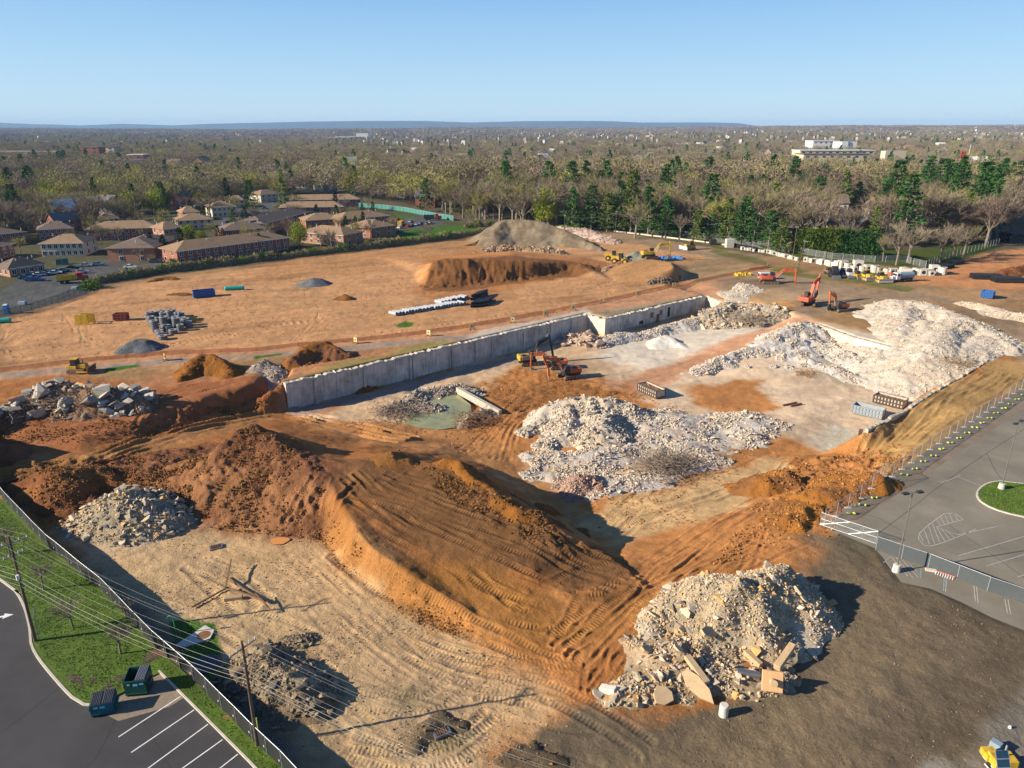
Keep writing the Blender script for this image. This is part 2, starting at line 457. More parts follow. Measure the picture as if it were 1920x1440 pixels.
def zone(color, pts, feather=2.5, warp=2.5, z=0.0, k=0, amt=1.0): ZN.append((np.array(color) if any(color is q for q in CONST) else satur(color), poly(*pts, z=z), feather, warp, k, amt))
# background land
zone((.34,.165,.08), [(-300,930),(-300,690),(560,660),(1850,560),(1960,740),(1560,1010),(1500,1240),(1000,1500),(560,1480),(0,932)], 1, 1)
zone((.085,.08,.045), [(-500,600),(-300,440),(200,415),(480,372),(690,376),(900,425),(905,438),(480,492),(180,534),(0,600)], 3, 4)
zone((.30,.20,.115), [(0,690),(0,592),(185,532),(905,438),(1060,432),(1440,480),(1740,505),(1870,470),(1920,470),(2300,500),(2300,720),(1300,600),(900,640),(300,720)], 1.5, 1.0)
zone(C_FIELD, [(0,690),(0,600),(190,540),(905,445),(1060,440),(1300,470),(1430,495),(1440,520),(1300,560),(900,628),(500,665),(300,690),(0,710)], 2.5, 2)
zone((.40,.235,.13), [(560,470),(905,448),(950,480),(800,490),(600,520),(440,530)], 7, 6, amt=.8)
zone((.42,.22,.115), [(780,540),(800,485),(900,470),(1140,490),(1140,512),(1000,530),(900,560),(780,560)], 3, 3)
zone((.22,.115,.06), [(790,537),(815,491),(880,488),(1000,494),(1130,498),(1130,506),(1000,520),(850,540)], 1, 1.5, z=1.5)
zone(C_YARD, [(1050,440),(1160,436),(1430,480),(1440,500),(1250,470),(1180,455),(1100,450)], 2, 2)
zone((.36,.26,.16), [(1290,500),(1330,480),(1430,500),(1380,520),(1300,530),(1280,520)], 3, 3)
zone((.34,.21,.12), [(1125,510),(1180,490),(1262,488),(1275,530),(1180,540)], 2, 1.5)
zone(C_ROAD, [(0,712),(0,697),(140,685),(310,665),(480,660),(640,645),(800,630),(900,615),(1020,592),(1130,570),(1260,543),(1440,505),(1470,510),(1400,530),(1290,558),(1130,592),(1090,597),(850,640),(640,660),(480,672),(330,684),(140,700)], 1.2, .8)
zone((.30,.25,.21), [(0,708),(0,699),(140,690),(330,673),(480,665),(640,650),(830,633),(900,628),(860,640),(640,658),(480,670),(330,680),(140,697)], .8, .5)
zone((.50,.43,.35), [(850,648),(900,622),(1000,603),(1100,580),(1110,590),(1000,614),(900,640),(850,655)], 1.0, 1.0)
zone((.40,.22,.13), [(480,690),(660,662),(840,638),(855,648),(700,684),(540,716),(400,735),(250,760),(200,740),(300,700)], 2.5, 2)
zone(C_DRYG, [(560,705),(700,670),(800,645),(845,640),(850,650),(700,682),(560,712)], 2, 2)
zone((.31,.28,.20), [(1105,592),(1140,583),(1290,560),(1400,536),(1440,527),(1440,545),(1340,552),(1240,572),(1140,595)], 2, 1.5)
zone((.52,.30,.14), [(1310,560),(1380,537),(1440,540),(1500,560),(1500,580),(1440,572),(1340,560)], 2, 2)
zone(C_YARD, [(1330,530),(1445,508),(1500,515),(1620,540),(1700,545),(1760,540),(1900,560),(2100,590),(2100,720),(1930,760),(1890,700),(1905,660),(1850,600),(1740,560),(1600,575),(1560,590),(1500,590),(1480,560),(1400,548)], 2, 2)
zone((.46,.25,.14), [(1700,530),(1740,505),(1870,472),(1920,465),(2200,480),(2200,560),(1900,545),(1800,540)], 3, 3)
zone((.36,.24,.145), [(1725,548),(1790,535),(1860,545),(2050,570),(2050,630),(1860,580),(1780,562)], 1, 1)
# the pit
zone((.56,.42,.29), [(560,790,-5.4),(640,755,-5.4),(860,690,-5.4),(1100,622,-5),(1200,620,-5),(1340,575,-4.6),(1480,600,-3),(1600,650,-5),(1750,722,-5.3),(1606,852,-5.4),(1530,852,-5.4),(1440,820,-5.4),(1300,900,-5),(1200,990,-4),(1080,1000,-5),(900,880,-5),(700,830,-5)], 2, 2)
zone(C_CONC, [(1110,660,-5),(1250,640,-5),(1480,620,-2),(1740,722,-5.3),(1606,852,-5.4),(1530,852,-5.4),(1440,800,-5.4),(1330,770,-5.5),(1200,760,-5.5),(1150,700,-5.5)], 2.5, 3)
zone((.58,.51,.42), [(1500,660,-3),(1530,612,-1),(1690,655,-2),(1745,690,-4),(1740,722,-5.3),(1600,715,-5),(1450,700,-5.3)], 2, 2, z=-4)
zone((.52,.47,.38), [(1490,848,-5.4),(1560,790,-5.4),(1612,808,-5.4),(1606,852,-5.4)], 2, 2)
zone((.62,.55,.46), [(1120,655,-5),(1210,628,-5),(1330,600,-5),(1440,620,-3),(1250,690,-4),(1180,690,-5)], 2, 3)
zone((.55,.33,.22), [(1060,760,-5.5),(1150,715,-5.5),(1230,690,-5),(1360,640,-3.2),(1480,595,-.8),(1530,600,0),(1400,665,-3.5),(1280,705,-5),(1200,745,-5.5),(1100,770,-5.5)], 1.8, 1.5)
zone(C_ORANGE, [(1290,765,-5.5),(1290,722,-5.5),(1410,712,-5.5),(1450,740,-5.5),(1460,790,-5.5),(1350,780,-5.5)], 1.5, 2.5)
zone(C_ORANGE, [(870,760,-5.6),(880,735,-5.6),(960,690,-5.5),(1080,700,-5.5),(1180,730,-5.5),(1250,760,-5.5),(1200,800,-5.3),(1000,870,-5.3),(900,860,-5.3),(760,830,-5)], 2, 3)
zone((.40,.22,.115), [(560,800,-5),(620,785,-5),(860,800,-5),(1000,860,-5),(1080,950,-5),(1040,1000,-5),(900,880,-5),(700,840,-3)], 2, 2)
zone((.30,.25,.22), [(535,772,-5.4),(700,732,-5.5),(900,680,-5.5),(1010,660,-5.4),(1000,675,-5.4),(860,705,-5.5),(700,752,-5.5),(560,785,-5.4)], 1.5, 1.5, amt=.8)
# slopes
zone(C_ORANGE, [(1060,1010,-4),(1080,940,-5),(1300,900,-5),(1440,825,-5.4),(1600,850,-5.4),(1680,830,-1),(1800,760,0),(1930,705,0),(1960,730,0),(1750,860,0),(1590,962,0),(1540,990,0),(1500,1050,0),(1330,1080,0),(1190,1180,0),(1100,1250,0),(1000,1330,0),(800,1250,0),(880,1190,0),(1000,1150,1)], 2, 3)
zone((.40,.27,.14), [(1612,808,-.5),(1692,770,0),(1850,674,0),(1930,680,0),(1960,715,0),(1750,865,0),(1640,905,0),(1640,850,-1)], 3, 3)
zone((.52,.37,.22), [(1080,990,-4.5),(1130,940,-4.6),(1300,900,-4.6),(1450,860,-5),(1500,880,-4),(1380,950,-3.4),(1250,1005,-3),(1140,1020,-3)], 2, 3)
zone(C_TAN, [(100,1000),(230,940),(400,980),(560,1005),(640,1040),(760,1140),(880,1195),(1000,1280),(1000,1350),(900,1400),(1000,1600),(560,1480),(470,1370),(290,1205),(190,1100),(100,1030)], 2, 3)
zone((.52,.36,.22), [(420,985),(560,1005),(640,1040),(760,1140),(880,1195),(1000,1280),(1020,1360),(900,1330),(700,1230),(520,1100),(400,1040)], 4, 4, amt=.7)
zone((.36,.27,.19), [(640,1160),(720,1190),(860,1290),(930,1360),(800,1330),(660,1230)], 4, 4, amt=.5)
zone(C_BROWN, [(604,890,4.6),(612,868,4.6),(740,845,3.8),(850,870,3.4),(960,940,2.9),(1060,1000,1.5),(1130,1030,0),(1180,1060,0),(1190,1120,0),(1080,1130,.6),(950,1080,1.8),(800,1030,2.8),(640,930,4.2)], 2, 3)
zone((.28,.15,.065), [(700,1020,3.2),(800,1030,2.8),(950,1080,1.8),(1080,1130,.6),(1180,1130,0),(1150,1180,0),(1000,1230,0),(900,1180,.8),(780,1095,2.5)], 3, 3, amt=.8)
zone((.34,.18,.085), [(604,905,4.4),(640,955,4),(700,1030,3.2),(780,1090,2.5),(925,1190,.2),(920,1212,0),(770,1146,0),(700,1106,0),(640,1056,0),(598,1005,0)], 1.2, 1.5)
zone(C_DRED, [(-40,930),(30,900),(60,870),(250,845),(420,800,2),(440,800,5),(500,788,5.6),(600,860,4.9),(612,905,4.5),(604,1005,.2),(560,1004),(480,992),(400,990),(330,970),(230,932),(120,985),(60,950)], 1.5, 2)
zone((.36,.20,.115), [(240,900),(380,860,3),(480,850,5),(600,900,4.5),(600,1000,.5),(400,985),(300,950)], 4, 5, amt=.7)
zone((.33,.185,.095), [(0,905),(60,862),(250,836,-.5),(430,788,-3),(535,768,-5.2),(540,785,-5),(430,808,-2),(350,830,-1),(250,852,-.2),(60,895)], 2, 2)
zone((.31,.145,.08), [(0,850),(0,760),(200,745),(300,720),(530,700,.5),(536,770,-5.3),(430,775,-3.6),(250,826,-.5),(120,850)], 2, 2)
zone(C_GRAVEL, [(1500,1060),(1545,1000),(1640,1035),(1690,1092),(1800,1132),(1925,1190),(2100,1290),(2100,2000),(900,2000),(900,1440),(1010,1360),(1130,1330),(1300,1330),(1500,1240),(1560,1150)], 2.2, 3.5)
zone((.22,.175,.118), [(1545,1010),(1610,1060),(1660,1200),(1660,1400),(1640,1600),(1100,1600),(1100,1380),(1300,1370),(1500,1290),(1580,1180),(1550,1080)], 5, 4, amt=.75)
zone((.20,.18,.15), [(1790,1440),(1830,1395),(1890,1330),(1925,1300),(2100,1300),(2100,1700),(1700,1700)], 1, 1)
zone((.27,.25,.21), [(1700,1460),(1720,1432),(1750,1426),(1790,1436),(1810,1470)], .6, .8)
zone((.50,.42,.33), [(130,985),(215,925),(330,985),(300,1010),(180,1030)], 1.5, 1.5)
zone((.17,.145,.115), [(430,1222),(520,1215),(610,1290),(600,1350),(540,1330),(450,1280)], 1.5, 2)
zone((.20,.16,.10), [(770,1390),(800,1352),(850,1352),(880,1390),(860,1415),(800,1420)], 1.5, 2)
zone((.20,.17,.11), [(735,1290),(765,1285),(790,1320),(775,1340),(745,1325)], 1.5, 2)
zone(C_GRASS, [(312,1166),(345,1158),(408,1168),(414,1225),(402,1292),(372,1276),(330,1240)], .3, .3)
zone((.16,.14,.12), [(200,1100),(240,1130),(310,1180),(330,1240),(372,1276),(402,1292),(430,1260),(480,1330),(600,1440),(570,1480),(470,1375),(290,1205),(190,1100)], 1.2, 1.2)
zone(C_GRASS, [(195,693),(260,683),(262,688),(200,700)], .6, .8)
zone(C_GRASS, [(740,610),(760,601),(780,604),(775,612),(745,614)], .6, .8)
zone(C_GRASS, [(475,668),(530,661),(530,665),(480,673)], .6, .5)
zone((.17,.16,.07), [(1340,463),(1395,480),(1430,486),(1440,496),(1400,490),(1330,472)], 1, 1)
zone((.17,.16,.07), [(1470,510),(1640,525),(1720,540),(1700,548),(1600,530),(1460,515)], 1, 1)
zone((.15,.15,.05), [(1440,505),(1500,500),(1510,512),(1470,516)], 1, 1)
zone((.14,.15,.05), [(1600,508),(1700,500),(1710,520),(1640,520)], 1, 1)
# lawns and roads beyond the fences
zone(C_GRASS, [(250,510),(258,500),(322,494),(335,505),(262,516)], .8, .8)
zone(C_GRASS, [(725,446),(760,432),(830,424),(890,424),(905,434),(760,456)], .8, .8)
zone(C_GRASS, [(735,398),(790,408),(790,414),(745,406)], .8, .8)
zone((.065,.085,.02), [(1060,425),(1160,430),(1440,478),(1560,490),(1740,502),(1870,465),(1860,450),(1700,470),(1440,440),(1150,405),(1060,400)], 2, 2)
zone((.16,.13,.05), [(1180,437),(1300,447),(1440,468),(1440,478),(1300,455),(1180,440)], 1, 1)
zone((.10,.10,.10), [(-100,575),(0,556),(60,545),(115,528),(150,515),(190,503),(260,497),(330,483),(330,490),(262,510),(220,522),(190,538),(150,556),(60,582),(0,597),(-100,625)], .6, .3)
zone(C_GRASS, [(-60,568),(0,556),(60,544),(110,529),(98,524),(50,535),(0,545),(-60,555)], .5, .3)
zone((.09,.09,.09), [(0,545),(60,510),(170,490),(250,480),(320,470),(330,482),(215,500),(150,515),(100,535),(0,555)], .6, .3)
zone((.10,.10,.10), [(690,428),(740,410),(790,408),(830,414),(830,422),(760,430),(700,435)], .6, .3)
zone((.10,.10,.10), [(400,420),(440,395),(520,375),(560,372),(560,380),(480,400),(440,425)], .6, .3)

def ground_color(x, y):
    x = np.asarray(x, float); y = np.asarray(y, float)
    c = np.empty(x.shape + (3,)); c[...] = C_WOODS
    f0 = fbm(x, y, 30, 3, 6)[..., None]
    c = c * (1 + .2 * f0)
    xr = x * .9 + y * .44; yr = y * .9 - x * .44; fs = fbm(xr / 5, yr, 2.6, 4, 2); fb = fbm(xr / 2.2, yr, 11, 3, 4)
    st_ = (1 + .20 * fs - .26 * sstep(.12, .5, fb))[..., None] * [1.0, .985, .97]
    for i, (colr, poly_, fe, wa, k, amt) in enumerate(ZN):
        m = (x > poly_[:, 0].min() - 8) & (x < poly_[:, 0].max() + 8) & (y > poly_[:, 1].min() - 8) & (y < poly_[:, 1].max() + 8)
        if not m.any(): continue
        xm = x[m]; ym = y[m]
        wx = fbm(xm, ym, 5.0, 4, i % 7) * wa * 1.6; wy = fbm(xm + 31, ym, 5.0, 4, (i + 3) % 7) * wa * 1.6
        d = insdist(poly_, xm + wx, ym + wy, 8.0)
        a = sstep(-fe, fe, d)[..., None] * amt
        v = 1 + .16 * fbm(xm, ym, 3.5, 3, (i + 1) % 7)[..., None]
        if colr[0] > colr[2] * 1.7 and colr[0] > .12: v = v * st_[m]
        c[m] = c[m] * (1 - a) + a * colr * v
    return c
# ---------------------------------------------------------------- heaps (built before the ground so that things can stand on them)
def catmull(pts, step=1.2):
    pts = [np.asarray(p, float) for p in pts]
    if len(pts) < 3:
        n = max(1, int(np.hypot(*(pts[1] - pts[0])[:2]) / step))
        return np.array([pts[0] + (pts[1] - pts[0]) * i / n for i in range(n + 1)])
    ext = [2 * pts[0] - pts[1]] + pts + [2 * pts[-1] - pts[-2]]
    out = []
    for i in range(1, len(ext) - 2):
        p0, p1, p2, p3 = ext[i - 1:i + 3]
        n = max(1, int(np.hypot(*(p2 - p1)[:2]) / step))
        for k in range(n):
            t = k / n
            out.append(0.5 * (2 * p1 + (p2 - p0) * t + (2 * p0 - 5 * p1 + 4 * p2 - p3) * t * t + (3 * p1 - p0 - 3 * p2 + p3) * t ** 3))
    out.append(pts[-1])
    return np.array(out)

def heap(name, label, cat, ridges, slope=.68, step=1, colr=None, group=None, round_=.8, wob=.35, lump=.25, lsc=1.6, seed=0, material=None, part=None, smooth=True, colvar=None):
    """a heap at the angle of repose round one or more crest lines; a mesh of its own standing on the ground"""
    global HT
    rr = []
    allp = []
    for r in ridges:
        q = catmull([G(*p) for p in r], 1.5) if len(r) > 1 else np.array([G(*r[0])])
        rr.append(q); allp += list(q)
    A = np.array(allp); reach = 14
    i0 = max(0, int((A[:, 0].min() - reach - RX0) / DX)); i1 = min(nx, int((A[:, 0].max() + reach - RX0) / DX))
    j0 = max(0, int((A[:, 1].min() - reach - RY0) / DX)); j1 = min(ny, int((A[:, 1].max() + reach - RY0) / DX))
    X = GX[j0:j1, i0:i1]; Y = GY[j0:j1, i0:i1]
    wx = fbm(X, Y, 4.5, 4, seed) * 2.4 * wob * 2; wy = fbm(X + 50, Y, 4.5, 4, seed + 2) * 2.4 * wob * 2
    hh = np.full(X.shape, -99.0)
    for q in rr:
        if len(q) == 1: q = np.vstack([q, q + [.01, 0, 0]])
        for a, b in zip(q[:-1], q[1:]):
            d, t = segdist(X + wx, Y + wy, a, b)
            hh = np.maximum(hh, a[2] + (b[2] - a[2]) * t - slope * (np.sqrt(d * d + round_ ** 2) - round_))
    hh = hh + lump * fbm(X, Y, lsc, 5, seed + 1, .6) + lump * 1.3 * fbm(X, Y, lsc * 4, 2, seed + 4)
    base = HT[j0:j1, i0:i1]
    hb = hh - base
    on = hb > 0.02
    HT[j0:j1, i0:i1] = np.where(on, hh, base)
    zz_ = np.maximum(hh, base - 0.35)
    st = step
    Xs, Ys, Zs, Bs = X[::st, ::st], Y[::st, ::st], zz_[::st, ::st], hb[::st, ::st]
    keep = Bs > 0
    cell = keep[:-1, :-1] | keep[1:, :-1] | keep[:-1, 1:] | keep[1:, 1:]
    idx = -np.ones(Xs.shape, int)
    use = np.zeros(Xs.shape, bool)
    use[:-1, :-1] |= cell; use[1:, :-1] |= cell; use[:-1, 1:] |= cell; use[1:, 1:] |= cell
    idx[use] = np.arange(use.sum())
    c = np.argwhere(cell)
    F = np.stack([idx[c[:, 0], c[:, 1]], idx[c[:, 0], c[:, 1] + 1], idx[c[:, 0] + 1, c[:, 1] + 1], idx[c[:, 0] + 1, c[:, 1]]], 1)
    V = np.stack([Xs[use], Ys[use], Zs[use]], 1)
    o = V.mean(0) if len(V) else np.zeros(3)
    o[2] = 0
    if colr is None: cl = ground_color(V[:, 0], V[:, 1])
    else:
        cl = satur(colr, 1.15, .88) * (1 + .22 * fbm(V[:, 0], V[:, 1], 2.2, 4, seed + 3)[:, None])
        if colvar is not None:
            w = sstep(-.1, .35, fbm(V[:, 0], V[:, 1], 4.0, 3, seed + 5))[:, None]
            cl = cl * (1 - w) + np.array(colvar) * w
    me = mesh_np(name, V - o, F, [material or SOIL], smooth=smooth, cols=np.clip(cl, .01, .95))
    a = me.attributes.new('rgh', 'FLOAT', 'POINT'); a.data.foreach_set('value', np.full(len(V), 1.0, np.float32))
    if part:
        root = thing(name, label, cat, o, 0, group)
        ob = new_obj(part, me, root)
    else:
        root = new_obj(name, me, None, o); tag(root, label, cat, group)
    root['_cells'] = 0
    fp = np.stack([X[on], Y[on], hh[on], hb[on]], 1)
    FP[name if name not in FP else name + str(len(FP))] = fp
    del root['_cells']
    return root, fp
FP = {}

# stones: a handful of broken shapes shared by every heap
def rock_variants(n=14, seed=3, flat=.55):
    out = []
    r = np.random.default_rng(seed)
    for i in range(n):
        bm = bmesh.new()
        k = r.integers(8, 12)
        sx = np.array([1, r.uniform(.55, .95), r.uniform(flat * .7, flat * 1.3)])
        for _ in range(k):
            v = r.normal(size=3); v = v / np.abs(v).max() * r.uniform(.75, 1, 3)
            bm.verts.new((v * sx * .5))
        bmesh.ops.convex_hull(bm, input=bm.verts[:])
        for v in [v for v in bm.verts if not v.link_faces]: bm.verts.remove(v)
        bmesh.ops.triangulate(bm, faces=bm.faces[:])
        bm.verts.ensure_lookup_table(); bm.verts.index_update()
        out.append((np.array([v.co[:] for v in bm.verts]), np.array([[v.index for v in f.verts] for f in bm.faces])))
        bm.free()
    return out
ROCKS = rock_variants()
def rotmats(n, r, tilt=None):
    a = r.normal(size=(n, 4)); a /= np.linalg.norm(a, axis=1)[:, None]
    w, x, y, z = a.T
    return np.stack([1-2*(y*y+z*z), 2*(x*y-z*w), 2*(x*z+y*w), 2*(x*y+z*w), 1-2*(x*x+z*z), 2*(y*z-x*w), 2*(x*z-y*w), 2*(y*z+x*w), 1-2*(x*x+y*y)], 1).reshape(n, 3, 3)
RUB = mat('broken_concrete', rough=.92, var=.22, scale=2.2, attr='col', spec=.15)
def rubble_mesh(name, pos, size, cols, r, variants=None):
    variants = variants or ROCKS
    n = len(pos); which = r.integers(0, len(variants), n); R = rotmats(n, r)
    VV = []; FF = []; CC = []; base = 0
    for k, (v, f) in enumerate(variants):
        m = which == k
        if not m.any(): continue
        q = np.einsum('nij,vj->nvi', R[m], v) * size[m][:, None, None] + pos[m][:, None, :]
        nn = m.sum()
        VV.append(q.reshape(-1, 3)); FF.append((f[None] + (np.arange(nn) * len(v))[:, None, None] + base).reshape(-1, 3))
        CC.append(np.repeat(cols[m], len(v), 0)); base += nn * len(v)
    return mesh_np(name, np.vstack(VV), np.vstack(FF), [RUB], cols=np.vstack(CC))
PAL_WHITE = np.array([[.70,.62,.52],[.63,.56,.47],[.58,.51,.42],[.50,.43,.35],[.63,.50,.36],[.42,.37,.32]])
PAL_TAN = np.array([[.58,.46,.31],[.52,.42,.29],[.64,.54,.42],[.45,.37,.27],[.56,.35,.18],[.38,.33,.27]])
PAL_GREY = np.array([[.46,.42,.37],[.38,.35,.31],[.52,.47,.40],[.30,.28,.25],[.48,.34,.22]])
PAL_PINK = np.array([[.50,.36,.29],[.46,.33,.27],[.55,.42,.35],[.40,.30,.25]])
PAL_DARK = np.array([[.20,.165,.12],[.27,.21,.145],[.32,.25,.17],[.13,.115,.10],[.34,.28,.19]])
PAL_BROWN = np.array([[.34,.23,.14],[.42,.32,.22],[.28,.18,.11],[.50,.42,.33],[.38,.28,.19]])
PAL_SOIL = np.array([[.22,.12,.055],[.17,.09,.043],[.27,.145,.065]])
def pick(pal, n, r):
    pal = satur(pal, 1.18, .84)
    return np.clip(pal[r.integers(0, len(pal), n)] * r.uniform(.85, 1.12, (n, 1)), 0, .9)
STONE_MESH = {}
def strew(root, fp, n_small, s_small, pal, n_big=0, s_big=(1., 2.), seed=1, hmin=.05, name='small_rubble', big_name='concrete_chunk', bias=None, low=0.0, palbig=None):
    """fine rubble joined into one part, the largest blocks each an object"""
    r = np.random.default_rng(seed)
    c = fp[fp[:, 3] > hmin]
    if bias is not None: c = c[bias(c)]
    if len(c) == 0: return
    o = np.array(root.location)
    if n_small:
        cm_ = c[fbm(c[:, 0], c[:, 1], 3.2, 3, seed % 7) > (-.34 if seed in (138, 131, 139) else -.12)] if len(c) > 400 else c
        k = r.integers(0, len(cm_), n_small)
        p = cm_[k, :3] + r.uniform(-DX / 2, DX / 2, (n_small, 3)) * [1, 1, 0]
        s = s_small[0] * (s_small[1] / s_small[0]) ** (r.random(n_small) ** 2.3)
        p[:, 2] = samp(HT, p[:, 0], p[:, 1]) + s * .12
        me = rubble_mesh(name, p - o, s, pick(pal, n_small, r), r)
        tag(new_obj(name, me, root), kind='stuff')
    pb = PAL_WHITE if palbig is None else palbig
    key = id(pb) if palbig is not None else id(PAL_WHITE)
    if n_big:
        if key not in STONE_MESH:
            L = []
            for i, (v, f) in enumerate(ROCKS):
                for q in range(2):
                    L.append(mesh_np('chunk', v, f, [RUB], cols=np.repeat(pick(pb, 1, r), len(v), 0)))
            STONE_MESH[key] = L
        for i in range(n_big):
            q = c[r.integers(0, len(c))]
            s = s_big[0] * (s_big[1] / s_big[0]) ** (r.random() ** 1.8)
            ob = new_obj(big_name, STONE_MESH[key][r.integers(0, len(STONE_MESH[key]))], root, (q[0] - o[0], q[1] - o[1], q[2] - o[2] + s * .12))
            ob.scale = (s, s * r.uniform(.6, 1), s * r.uniform(.45, .9))
            ob.rotation_euler = (r.uniform(-.5, .5), r.uniform(-.5, .5), r.uniform(0, 6.28))

# dirt mounds
heap('dirt_mound', 'rust brown dirt mound behind the bulldozer end of the haul road, nearest the concrete heap', 'dirt mound', [[(345,700,1.2),(375,668,2.9),(405,672,2.9),(425,690,1.6)]], .8, colr=C_ORANGE*.6, colvar=C_DRED, group='dirt mounds along the haul road', seed=1, lump=.5)
heap('dirt_mound', 'dark brown dirt mound with long shadow beside the end of the haul road pavement', 'dirt mound', [[(545,672,1.8),(580,646,3.2),(600,643,3.3),(650,660,1.4)]], .8, colr=C_ORANGE*.55, colvar=C_DRED, group='dirt mounds along the haul road', seed=2, lump=.55)
heap('dirt_mound', 'reddish dirt mound with a shaded hollow, between the lawn screen and the haul track', 'dirt mound', [[(45,905,1.2),(110,882,3.0),(160,875,2.6),(205,885,1.9)],[(110,882,3.0),(128,905,2.4)]], .62, colr=C_DRED*1.15, colvar=C_ORANGE*.7, seed=3, lump=.4)
heap('dirt_mound', 'dark soil bank running off the edge of the site above the lawn screen', 'dirt mound', [[(-260,830,4.5),(-120,815,5.2),(-30,818,4.0),(25,832,1.6)],[(-250,770,4.5),(-90,770,4.5),(-20,780,2.5)]], .7, colr=C_DRED*.8, colvar=C_DRED, seed=4, lump=.5)
heap('dirt_mound', 'cloddy dirt mound on the edge of the tracked embankment casting a pointed shadow', 'dirt mound', [[(690,862,3.9),(735,843,5.0),(770,860,3.9)]], .75, colr=C_BROWN*1.3, colvar=C_ORANGE*.75, seed=5, lump=.5)
heap('dirt_mound', 'low line of pushed up orange clods along the embankment crest', 'dirt mound', [[(840,868,3.7),(880,890,3.7),(915,905,3.5)],[(935,930,3.3),(975,958,3.0),(1010,968,2.5)]], .8, colr=C_ORANGE*.6, colvar=C_BROWN, seed=6, lump=.6)
heap('dirt_mound', 'small dark dirt heap alone on the open field', 'dirt mound', [[(633,556,.9),(645,551,1.7),(654,554,1.2)]], .6, step=2, colr=C_BROWN*1.05, seed=7, lump=.2)
heap('dirt_mound', 'broken orange mounds beside the fence of the parking lot', 'dirt mound', [[(1540,925,.8),(1590,905,1.2),(1640,890,1.0)],[(1490,965,1.0),(1525,940,1.3)],[(1440,900,-1.6),(1480,890,-1.4)]], .6, colr=C_ORANGE*.8, colvar=C_ORANGE*.55, seed=8, lump=.7)
heap('dirt_mound', 'ring of dark dug soil round the drain in the pale lot', 'dirt mound', [[(770,1395,.3),(790,1370,.45),(830,1350,.4),(865,1362,.25)]], .6, colr=C_GRAVEL*1.3, seed=9, lump=.3, round_=.3, wob=.15)
heap('dirt_mound', 'dark lumpy earth ridge at the bottom edge of the gravel', 'dirt mound', [[(930,1425,.25),(990,1403,.5),(1040,1425,.3)]], .6, colr=C_GRAVEL*1.1, seed=10, lump=.45, round_=.4, wob=.2)
heap('dirt_mound', 'thin dark dirt streak heap near the hedge side of the field', 'dirt mound', [[(280,525,.6),(310,518,1.0),(330,520,.5)]], .5, step=2, colr=C_BROWN*1.2, seed=11, lump=.4)
heap('dirt_mound', 'flat dark scrapings beside the blue container', 'dirt mound', [[(320,551,.3),(345,549,.6),(355,551,.4)]], .4, step=2, colr=C_BROWN*1.0, seed=12, lump=.2)
heap('dirt_mound', 'dark crumbly spoil at the back of the field by the tall brown stockpile', 'dirt mound', [[(880,456,1.0),(900,450,2.0),(920,449,1.8)]], .6, step=2, colr=C_BROWN*.8, seed=13, lump=.6)
heap('soil_stockpile', 'tall grey brown soil stockpile with a smooth flank at the back of the site', 'soil stockpile', [[(915,428,6.0),(950,412,9.6),(1010,415,9.4),(1060,432,6.2),(1100,452,2.8),(1125,466,1.0)],[(950,412,9.6),(930,430,6.5)]], .62, step=2, colr=np.array([.21,.165,.115]), colvar=np.array([.25,.20,.135]), seed=14, lump=.25, lsc=3)
heap('dirt_mound', 'dark spoil bank in the dug field beyond the black pipe stacks', 'dirt mound', [[(1880,512,1.0),(1910,500,2.4),(1960,498,2.6),(2020,505,1.5)]], .6, step=2, colr=C_DRED*.9, seed=15, lump=.7)
DM = [o for o in scene.objects if o.name.startswith('dirt_mound')]
for i, (o_, fp_) in enumerate(zip(DM, [v for k, v in FP.items() if k.startswith('dirt_mound')])):
    strew(o_, fp_, int(min(900, len(fp_) * .22)), (.10, .55), PAL_SOIL if i not in (7,) else PAL_SOIL * 1.4, seed=500 + i, name='dirt_clods')
# clean gravel and sand
heap('gravel_pile', 'smooth blue grey gravel pile standing on the open field', 'gravel pile', [[(570,527,1.3),(588,521,2.3),(600,522,1.9),(612,526,1.0)]], .55, step=2, colr=np.array([.17,.175,.18]), seed=16, lump=.08, wob=.15)
heap('gravel_pile', 'dark grey gravel pile beside the haul road below the black manhole rings', 'gravel pile', [[(232,653,.9),(258,636,2.3),(270,637,2.2),(285,644,1.0)]], .58, step=1, colr=np.array([.13,.14,.15]), seed=17, lump=.15, wob=.2)
heap('sand_pile', 'pale green grey sand pile with two peaks by the wheel loaders', 'sand pile', [[(1178,478,1.5),(1192,471,3.2),(1200,473,2.4)],[(1200,473,2.6),(1212,470,3.6)]], .62, step=2, colr=np.array([.24,.24,.19]), seed=18, lump=.06, wob=.1)
heap('lime_pile', 'white crushed powder cone below the wall of the pit', 'crushed stone pile', [[(1232,645,-4.2),(1250,627,-2.6),(1275,640,-3.6),(1295,652,-4.0)]], .55, colr=np.array([.68,.64,.58]), seed=19, lump=.12, wob=.3)
